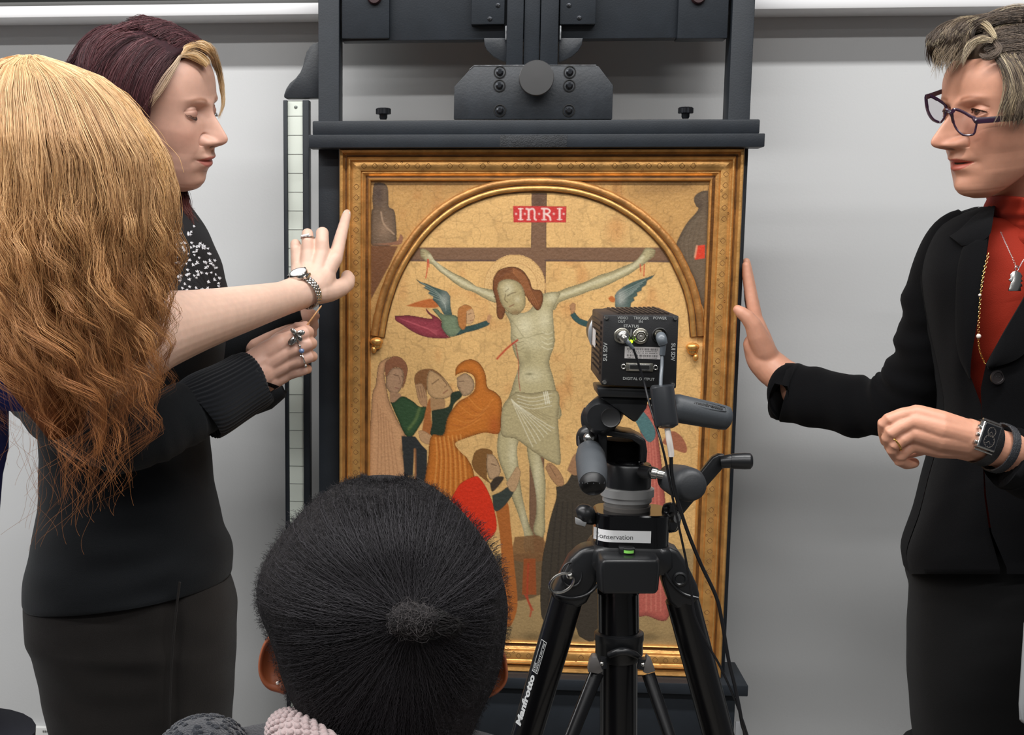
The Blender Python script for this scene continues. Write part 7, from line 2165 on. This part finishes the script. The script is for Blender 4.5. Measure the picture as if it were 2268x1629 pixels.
mb = MB(); mb.tube([P(2106, 250, YN-.002), P(2109, 258, YN), P(2110, 268, YN+.002)], [4.5*kg, 3.5*kg, 2*kg], 10); mb.build('nose_pad', PLUM, gl)


def band(a, b, h0, h1, nm, mat=PLUM):
    a, b = Vector(a), Vector(b); d = (b-a).normalized(); u = (ZU-d*ZU.dot(d)).normalized(); s_ = d.cross(u)
    mb = MB(); mb.hexa([a+u*h0+s_*.0014, a-u*h0+s_*.0014, a-u*h0-s_*.0014, a+u*h0-s_*.0014], [b+u*h1+s_*.0014, b-u*h1+s_*.0014, b-u*h1-s_*.0014, b+u*h1-s_*.0014])
    return mb.build(nm, mat, gl, bevel=0.0006)


tb = HdC.w(3.0, 7.35, 11.4)
tbp = proj([tb]); 
band(P(2160, 268, YN-.008), P(2236, 262, HdC.w(2.5, 7.6, 11)[1]), 7.0*kg, 6.2*kg, 'temple')
band(P(2236, 262, HdC.w(2.5, 7.6, 11)[1]), P(2300, 256, HdC.w(-2, 7.8, 11)[1]), 6.2*kg, 4.5*kg, 'temple_end')
band(P(2052, 215, YFR+.002), P(2085, 203, YFR+.012), 5.5*kg, 5*kg, 'temple')
band(P(2085, 203, YFR+.012), P(2135, 190, YFR+.06), 5*kg, 4*kg, 'temple_end')
mb = MB(); mb.tube([P(2156, 262, YN-.006), P(2161, 268, YN-.009), P(2164, 270, YN-.008)], [4*kg, 5*kg, 5*kg], 10); mb.build('hinge_block', PLUM, gl)

# jewellery
def chainline(name, label, pts, r, mat, step, cat='necklace'):
    t = thing(name, label, cat, Vector(pts[0]))
    L = sum((Vector(pts[i+1])-Vector(pts[i])).length for i in range(len(pts)-1))
    q = catmull(np.array([tuple(p) for p in pts]), max(4, int(L/step)))
    mb = MB()
    for i in range(len(q)-1):
        a, b = Vector(q[i]), Vector(q[i+1]); d = (b-a); l = d.length; d.normalize(); s_ = d.cross(Vector((0, -1, 0))).normalized(); f_ = Vector((0, -1, 0))
        w_ = s_ if i % 2 else (s_*0.3+f_*0.9)
        mb.tube([a+d*(l*(0.5+0.68*math.cos(x)))+w_*(l*0.42*math.sin(x)) for x in np.linspace(0, 2*math.pi, 9)[:-1]], r, 4, closed=True, ref=f_)
    mb.build('chain_links', mat, t, kind='stuff')
    return t


T = lambda x, y, l=0.0: torsoC(x, y, l)
sv = chainline('pendant_necklace', 'fine silver necklace with small figure pendant on the orange turtleneck', [T(2216, 512, .002), T(2228, 540, .002), T(2240, 566, .002), T(2254, 594, .003), T(2266, 578, .003), T(2284, 556, .002), T(2310, 520, .002)], 0.00022, SILV, 0.0016)
c = T(2252, 622, .004); kc = mpp(2252, 622, 1.8)
for name, pts in (('pendant_figure', [(-9, 20), (-14, 14), (-13, 6), (-18, 2), (-12, -3), (-14, -8), (-17, -18), (-18, -23), (10, -23), (9, -14), (13, -13), (12, -7), (8, -5), (14, -1), (10, 4), (13, 10), (9, 17), (0, 22)]),):
    mb = MB(); mb.prism([c+VR*(x*kc)+VU*(y*kc) for x, y in pts], VF*0.002); mb.build(name, SILV, sv, bevel=0.0005)
mb = MB(); mb.ring(c+VU*(27*kc), VR*(4*kc), VU*(6*kc), 0.0006, 16, 6); mb.build('pendant_loop', SILV, sv)
gd = chainline('beaded_necklace', 'long gold chain with small pearls along the blazer lapel', [T(2190, 560, .016), T(2178, 610, .016), T(2172, 655, .016), T(2169, 700, .016), T(2167, 745, .016), T(2171, 780, .012), T(2182, 806, .010)], 0.00035, GOLDJ, 0.0026)
for x, y, rr in ((2170, 654, 3.2), (2167.5, 745, 5.2)):
    mb = MB(); mb.sph(T(x, y, .0175), rr*kc, 14, 10); mb.build('pearl', PEARL, gd)
t = finger_ring('finger_ring', 'plain gold wedding band on the loose fist', P(1984, 983, 1.639), P(1976, 990, 1.64)-P(2022, 960, 1.642), 0.0098, GOLDJ)
bw = thing('bracelet', 'thin silver bracelet with tiny beads on the wrist touching the frame', 'bracelet', P(1748, 842, 2.08))
axb = (P(1790, 870, 2.065)-P(1730, 832, 2.09)).normalized(); o_ = P(1752, 846, 2.080); b_ = axb.cross(VF).normalized(); a_ = axb.cross(b_).normalized()
mb = MB(); mb.ring(o_, a_*0.031, b_*0.0305+axb*0.006, 0.0008, 48, 6); mb.build('wire_band', SILV, bw)
for th in (0.15, 0.75, 2.2, -0.5, -1.1):
    c = o_+a_*(0.031*math.cos(th))+(b_*0.0305+axb*0.006)*math.sin(th)
    if (c-Vector(CAMPOS)).length > (o_-Vector(CAMPOS)).length: c = o_-a_*(0.031*math.cos(th))+(b_*0.0305+axb*0.006)*math.sin(th)
    mb = MB(); mb.sph(c, 0.0019, 10, 6); mb.build('bead', SILV, bw)
# square watch and leather band on the other wrist
ww = thing('wristwatch', 'square steel wristwatch with black dial and black strap', 'watch', P(2182, 968, 1.64))
WX = (P(2211, 947, 1.655)-P(2171, 937, 1.65)); WX = WX/WX.length
wa = (P(2140, 968, 1.655)-P(2250, 1008, 1.68)).normalized()      # along the forearm toward the hand
wd_ = (-VU*0.96-VR*0.28); wd_ = (wd_-wa*wd_.dot(wa)).normalized()   # down across the wrist
wn = wa.cross(wd_).normalized(); wn = -wn if wn.y > 0 else wn
ctr_ = P(2183, 967, 1.6425)+wn*0.001
k_ = mpp(2183, 967, 1.64); hx_, hz_ = 26*k_, 31*k_
xv = -wa
def quad(c, sx, sz): return [c+xv*(sx*a)+wd_*(sz*b) for a, b in ((-1, -1), (1, -1), (1, 1), (-1, 1))]
mb = MB(); mb.hexa(quad(ctr_+wn*0.0065, hx_*.94, hz_*.96), quad(ctr_-wn*0.001, hx_, hz_)); wcs = mb.build('watch_case', SILV, ww, bevel=0.0014, segs=3)
mb = MB(); mb.hexa(quad(ctr_+wn*0.0069, hx_*.80, hz_*.84), quad(ctr_+wn*0.006, hx_*.80, hz_*.84)); dl_ = mb.build('dial', M('dial_black_gloss', (16, 17, 22), 0.12, spec=0.7, coat=0.8), wcs)
for cy, rr in ((-11, 10.5), (10, 14)):
    mb = MB(); cc2 = ctr_+wn*0.0070+wd_*(cy*k_)
    mb.ring(cc2, xv*(rr*k_), wd_*(rr*k_), 0.00022, 30, 4)
    for i in range(12):
        th = i*math.pi/6; d = xv*math.cos(th)+wd_*math.sin(th); mb.tube([cc2+d*(rr*k_*.78), cc2+d*(rr*k_*.95)], 0.00022, 4)
    for th, l in ((0.9, .6), (2.4, .75)):
        d = xv*math.cos(th)+wd_*math.sin(th); mb.tube([cc2, cc2+d*(rr*k_*l)], 0.0002, 4)
    mb.build('sub_dial', M('dial_print', (190, 192, 194), 0.5), dl_, kind='stuff')
for sz in (-1, 1):
    mb = MB(); mb.tube([ctr_-xv*(hx_*.95)+wd_*(sz*hz_*1.1)+wn*.002, ctr_+xv*(hx_*.95)+wd_*(sz*hz_*1.1)+wn*.002], 0.0013, 10); mb.build('lug_bar', SILV, ww)
for cy in (-14, 2, 20):
    mb = MB(); mb.lathe(ctr_-xv*(hx_)+wd_*(cy*k_)+wn*.0025, -xv, [(0.0018, 0), (0.0024, .0012), (0.0024, .003), (0, .0036)], 14); mb.build('pusher', SILV, wcs)


def wrist_band(c, ra, rb, wdt, mat, name, root, ribs=0, n=56, arc=None):
    mb = MB(); rings = []
    for i in range(n+1):
        th = (2*math.pi*i/n) if arc is None else arc[0]+(arc[1]-arc[0])*i/n
        o = wd_*(rb*math.cos(th))+wn*(ra*math.sin(th)); nr = (wd_*(math.cos(th)/rb)+wn*(math.sin(th)/ra)).normalized()
        h = 0.0012+(0.0006*math.sin(i*math.pi) if not ribs else 0.0008*abs(math.sin(i*ribs)))
        rings.append([c+o+wa*(wdt*a)+nr*b for a, b in ((-1, 0), (-1, h), (-.5, h+.0004), (.5, h+.0004), (1, h), (1, 0))])
    mb.loft(rings, cap=arc is not None); return mb.build(name, mat, root, smooth=50)


LEA = M('black_leather', (22, 22, 24), 0.45, bump=(700, 0.4))
cw = P(2178, 981, 1.664)
wrist_band(cw, 0.0245, 0.0265, 14*k_, LEA, 'strap', ww)
lb_ = thing('leather_bracelet', 'wide grey black wrinkled leather bracelet beside the square watch', 'bracelet', P(2215, 985, 1.65))
wrist_band(P(2213, 993, 1.6715), 0.0265, 0.0285, 10.5*k_, M('wrinkled_leather', (50, 52, 56), 0.45, bump=(420, 0.9), stretch=(3, 1, 1)), 'leather_band', lb_, ribs=1.7, n=90)

# ---------------------------------------------------------------- seated person in front, seen from behind
pD = thing('person', 'seated person seen from behind with black hair pinned in a small bun', 'person', P(850, 2500, 1.12))
YD = 1.13
oyD = np.array([1058, 1066, 1080, 1110, 1160, 1230, 1290, 1340, 1400, 1450, 1500, 1550, 1629, 1700])
xlD = np.array([800, 770, 735, 690, 640, 588, 566, 566, 588, 604, 618, 640, 690, 700])
xrD = np.array([900, 930, 965, 1006, 1055, 1104, 1126, 1134, 1130, 1122, 1108, 1084, 1052, 1045])
rows = [(y, a+9, b-9, YD, np.interp(y, [1058, 1080, 1160, 1300, 1450, 1629, 1700], [.012, .045, .085, .105, .09, .07, .065])) for y, a, b in zip(oyD, xlD, xrD)]
mb = rowloft(rows, 72, nrow=60, power=2.05)
r = np.random.default_rng(31)
BLH = lin((38, 36, 38))
hairD = mesh_np('hair_mass', np.array([tuple(v) for v in mb.v]), mb.f, M('afro_under', (34, 32, 33), 0.85, spec=0.15, bump=(520, 1.0), var=(300, 0.5)), pD, label='dense black textured hair')
RD = catmull(np.array(rows, float), 60)


def headD(px, py, lift=0.0):
    xl, xr, yc, h = (np.interp(py, RD[:, 0], RD[:, k]) for k in (1, 2, 3, 4))
    u = np.clip((px-(xl+xr)/2)/((xr-xl)/2), -1, 1)
    p = PNv(px, py, yc)
    p[..., 1] -= (h+lift)*np.sqrt(np.clip(1-u*u, 0, 1))
    return p


H = Hair(); K = 12; tt = np.linspace(0, 1, K)
bx, by = 912, 1372
for _ in range(30):                                 # ring coordinates whose surface shows at that point
    q_ = proj([headD(bx, by, 0.004)]); bx += 0.7*(912-q_[0][0]); by += 0.7*(1372-q_[1][0])
n = 6400                                            # combed from the hairline toward the bun
th = r.uniform(0, 2*math.pi, n); 
ex = np.where(np.sin(th) < 0, np.interp(np.cos(th), [-1, 0, 1], [566, 850, 1132]), np.interp(np.cos(th), [-1, 0, 1], [620, 850, 1100]))
ey = np.where(np.sin(th) < 0, 1300+np.sin(th)*238, 1300+np.sin(th)*320)
s0 = r.uniform(0, .7, n)**1.2
x0 = ex*(1-s0)+bx*s0; y0 = ey*(1-s0)+by*s0
s1 = np.clip(s0+r.uniform(.2, .5, n), 0, .93)
x1 = ex*(1-s1)+bx*s1; y1 = ey*(1-s1)+by*s1
px = x0[:, None]+(x1-x0)[:, None]*tt; py = y0[:, None]+(y1-y0)[:, None]*tt
px = px+r.normal(size=(n, 1))*2+1.6*np.sin(tt[None]*r.uniform(20, 45, (n, 1))+r.uniform(0, 6, (n, 1)))
py = py+1.6*np.sin(tt[None]*r.uniform(20, 45, (n, 1))+r.uniform(0, 6, (n, 1)))
p = headD(px, np.clip(py, 1059, 1690), 0.0022)
p = p+r.normal(size=(n, 1, 3))*0.0014
cD = np.array(lin((44, 42, 45)))[None, None]*(0.6+1.0*r.random((n, 1, 1)))*np.ones((n, K, 1))
H.add(p, np.full((n, K), 0.00017), cD)
n = 12000                                           # short fuzz standing off the surface
y0 = 1058.5+600*r.random(n)**1.7
xl = np.interp(y0, oyD, xlD)+6; xr = np.interp(y0, oyD, xrD)-6
u = np.sin(r.uniform(-math.pi/2, math.pi/2, n))
x0 = (xl+xr)/2+u*(xr-xl)/2
base = headD(x0, y0, 0.001)
cenD = PNv(850, 1340, YD+0.02)
nrm = base-cenD; nrm /= np.linalg.norm(nrm, axis=1, keepdims=True)
K2 = 4; t2 = np.linspace(0, 1, K2)
ln = r.uniform(.0012, .0045, n)
curl = r.normal(size=(n, 1, 3))*0.0016
ph = r.uniform(0, 6, (n, 1)); d1 = r.normal(size=(n, 3)); d2 = r.normal(size=(n, 3))
p = base[:, None]+nrm[:, None]*(ln[:, None]*t2[None])[..., None]+0.0014*(d1[:, None]*np.sin(t2[None]*9+ph)[..., None]+d2[:, None]*np.cos(t2[None]*9+ph)[..., None])*t2[None, :, None]
H.add(p, np.full((n, K2), 0.00010), np.array(BLH)[None, None]*(0.7+0.8*r.random((n, 1, 1)))*np.ones((n, K2, 1)))
n = 1500                                            # the bun: a small fuzzy puff
q3 = r.normal(size=(n, 3)); q3 /= np.linalg.norm(q3, axis=1, keepdims=True); q3 *= (0.75+0.25*r.random((n, 1)))
c0 = headD(bx, by, 0.006); kd = mpp(912, 1372, 1.03)
ctr3 = q3[:, 0:1]*RT*(44*kd)+q3[:, 1:2]*UP*(29*kd)-np.abs(q3[:, 2:3])*FW*0.021
w1, w2 = r.normal(size=(n, 3)), r.normal(size=(n, 3))
an = r.uniform(0, 6, (n, 1))+tt[None]*r.uniform(2, 6, (n, 1)); rc = r.uniform(.002, .0065, (n, 1))
p = c0+ctr3[:, None]+(rc*np.cos(an))[..., None]*w1[:, None]*.6+(rc*np.sin(an))[..., None]*w2[:, None]*.6
H.add(p, np.full((n, K), 0.00017), np.array(lin((64, 60, 60)))[None, None]*(0.5+0.9*r.random((n, 1, 1)))*np.ones((n, K, 1)))
for i in range(40):                                 # tails around the bun
    a = r.uniform(-0.4, 1.4); 
    g = [headD(bx+30*math.cos(a), by+22*math.sin(a), .014), headD(bx+62+r.normal()*12, by+14+r.normal()*10, .012), headD(bx+92+r.normal()*14, by+36+r.normal()*16, .008)]
    lock(H, g, 10, 0.004, lin((48, 46, 46)), lin((42, 40, 40)), 9, 0.00024, (1, 1, .5), frizz=0.0008)
H.build('hair_strands', M('afro_fibre', (255, 255, 255), 0.62, spec=0.25, attr=True), hairD)
mb = MB(); c = Vector(headD(bx, by, 0.006)); kd = mpp(bx, by, 1.03)

for i in range(260):
    a = r.uniform(0, 6.28); q_ = math.sqrt(r.random()); z_ = math.sqrt(1-q_*q_)
    mb.ball(c+VR*(42*kd*q_*math.cos(a))+VU*(27*kd*q_*math.sin(a))-VF*(0.017*z_), VR*(0.0045+.003*r.random()), VU*(0.0032+.002*r.random()), VF*0.004, 7, 4)
mb.build('bun', MATS['afro_under'], hairD, kind='stuff')
# head, neck, ears
hdD = MB(); hdD.ball(P(850, 1350, YD+.01), VR*.086, VF*.092, VU*.112, 40, 24)
nkD = chain([(850, 1430, YD, 150), (855, 1560, YD+.005, 150), (860, 1680, YD+.01, 165), (862, 1760, YD+.01, 175)], 28, 10)


def ear_px(sgn, outl, Y):
    mb = MB(); q = curve(outl); cx_, cy_2 = q.mean(0); rings = []
    for sc, dz in ((1.0, .010), (1.05, .004), (1.03, -.004), (.92, -.007), (.75, -.003), (.4, .002), (.05, .003)):
        rings.append([P(cx_+(x-cx_)*sc, cy_2+(y-cy_2)*sc, Y+dz) for x, y in q])
    mb.loft(rings); return mb


earL = ear_px(-1, [(604, 1408), (592, 1416), (581, 1436), (574, 1464), (574, 1490), (582, 1512), (596, 1526), (614, 1532), (632, 1534), (636, 1500), (626, 1450), (614, 1416)], YD-.004)
earR = ear_px(1, [(1108, 1440), (1118, 1450), (1122, 1470), (1124, 1496), (1120, 1514), (1108, 1530), (1090, 1542), (1066, 1550), (1060, 1530), (1080, 1480)], YD-.004)
bD = body_mesh('body', [skin_of(hdD), skin_of(nkD), skin_of(earL), skin_of(earR)], SK4, pD, label='ears and neck')
es = thing('earring', 'tiny pearl stud in the ear of the seated person', 'earring', P(615, 1514, YD-.014))
mb = MB(); mb.sph(P(615, 1514, YD-.0145), 0.0017, 12, 8); mb.build('pearl_stud', PEARL, es)
# pink knitted scarf, dark knitted coat
mb = MB(); q = catmull(np.array([(646, 1640, 1.20, 46), (640, 1622, 1.14, 48), (660, 1640, 1.07, 52), (760, 1704, 1.02, 56), (900, 1730, 1.01, 56), (1030, 1720, 1.04, 52), (1070, 1700, 1.12, 44)], float), 60)
mb.tube([P(*v[:3]) for v in q], [v[3]*mpp(*v[:3])*(1+.05*math.sin(i*1.3)) for i, v in enumerate(q)], 32)
pk = mb.build('knitted_scarf', M('pink_wool', (176, 156, 155), 0.9, spec=0.2, sheen=0.4, bump=(500, 0.6)), pD, smooth=80, label='pale pink knitted scarf')
mb = MB()
for i in range(1, 59):
    c = P(*q[i][:3]); rr2 = q[i][3]*mpp(*q[i][:3])
    t = (P(*q[i+1][:3])-P(*q[i-1][:3])).normalized(); a_ = (ZU-t*ZU.dot(t)).normalized(); b_ = t.cross(a_)
    for j in range(16):
        th = 2*math.pi*(j+0.5*(i % 2))/16; d = a_*math.cos(th)+b_*math.sin(th)
        mb.ball(c+d*rr2*1.0, t*0.0042, d.cross(t)*0.0030, d*0.0030, 8, 5)
mb.build('scarf_stitches', M('pink_wool', (176, 156, 155), 0.9), pk, kind='stuff')
NAVY = M('navy_boucle', (30, 33, 40), 0.9, spec=0.2, sheen=0.3, bump=(420, 1.0))
mb = rowloft([(1640, 640, 1060, 1.13, .07), (1676, 500, 1120, 1.12, .10), (1720, 380, 1240, 1.11, .11), (1900, 350, 1290, 1.10, .11), (2200, 380, 1270, 1.10, .11), (2700, 420, 1240, 1.10, .12), (2985, 480, 1190, 1.10, .12)], 48, nrow=30, power=2.4)
coat = mb.build('coat', NAVY, pD, smooth=80, label='dark navy boucle coat')
mb = MB(); mb.ball(P(452, 1682, 1.13), VR*0.043, VF*0.07, VU*0.0365, 36, 20); mb.build('coat_shoulder', NAVY, pD, smooth=80)
mb = MB(); r2 = np.random.default_rng(9)
for i in range(420):
    th = r2.uniform(0, 6.28); ph_ = math.acos(r2.uniform(0.0, 1)); d = VR*(math.sin(ph_)*math.cos(th))*0.043+VF*(math.sin(ph_)*math.sin(th))*.07+VU*math.cos(ph_)*.0365
    c = P(452, 1682, 1.13)+d; dn = d.normalized(); a_ = dn.orthogonal().normalized(); b_ = dn.cross(a_)
    mb.ball(c, a_*0.0034, b_*0.0030, dn*0.0020, 7, 4)
mb.build('coat_boucle', NAVY, coat, kind='stuff')
xa_ = P(850, 2500, 1.13).x
for k, (x0_, x1_) in enumerate(((-.13, -.30), (.03, -.17))):
    mb = MB(); mb.tube([(xa_+x0_*.6, 1.10, 0.512), (xa_+(x0_+x1_)*.5, 1.26, 0.50), (xa_+x1_, 1.36, 0.48), (xa_+x1_-.01, 1.385, 0.42), (xa_+x1_, 1.35, 0.06)], [.085, .08, .07, .065, .05], 20); mb.build('trouser_leg', DENIM, pD)
    mb = MB(); mb.ball((xa_+x1_, 1.38, 0.045), (0.042, 0, 0), (0, 0.11, 0), (0, 0, 0.045), 20, 12); mb.build('shoe', SHOE, pD)
# stool under the seated person
xs_ = P(850, 2500, 1.13).x
so = thing('stool', 'plain dark stool under the seated person', 'stool', (xs_, 1.10, 0))
mb = MB(); mb.box((xs_, 1.10, 0.395), (0.19, 0, 0), (0, 0.19, 0), (0, 0, 0.02)); mb.build('seat', M('dark_wood', (58, 44, 34), 0.5, var=(12, .2)), so, bevel=0.006)
for a in (-1, 1):
    for b in (-1, 1):
        mb = MB(); mb.box((xs_+a*.16, 1.10+b*.16, .19), (.016, 0, 0), (0, .016, 0), (0, 0, .19)); mb.build('leg', MATS['dark_wood'], so, bevel=0.003)
# grey case standing by the trousers
gc = thing('plastic_case', 'light grey plastic case edge beside black trousers', 'case', P(2290, 1700, 1.70))
mb = MB(); mb.prism(ppts([(2266, 1372), (2400, 1330), (2400, 1640), (2262, 1604), (2256, 1596), (2254, 1560)], 1.66), P(2300, 1480, 1.74)-P(2266, 1480, 1.66)); mb.build('shell', M('grey_abs', (150, 152, 154), 0.5), gc, bevel=0.006, segs=3)
mb = MB(); mb.box((P(2440, 1480, 1.7).x, 1.70, P(2335, 1620, 1.7).z/2), (0.045, 0, 0), (0, 0.045, 0), (0, 0, P(2335, 1620, 1.7).z/2)); mb.build('pedestal', M('grey_abs', (150, 152, 154), 0.5), gc, bevel=0.004)
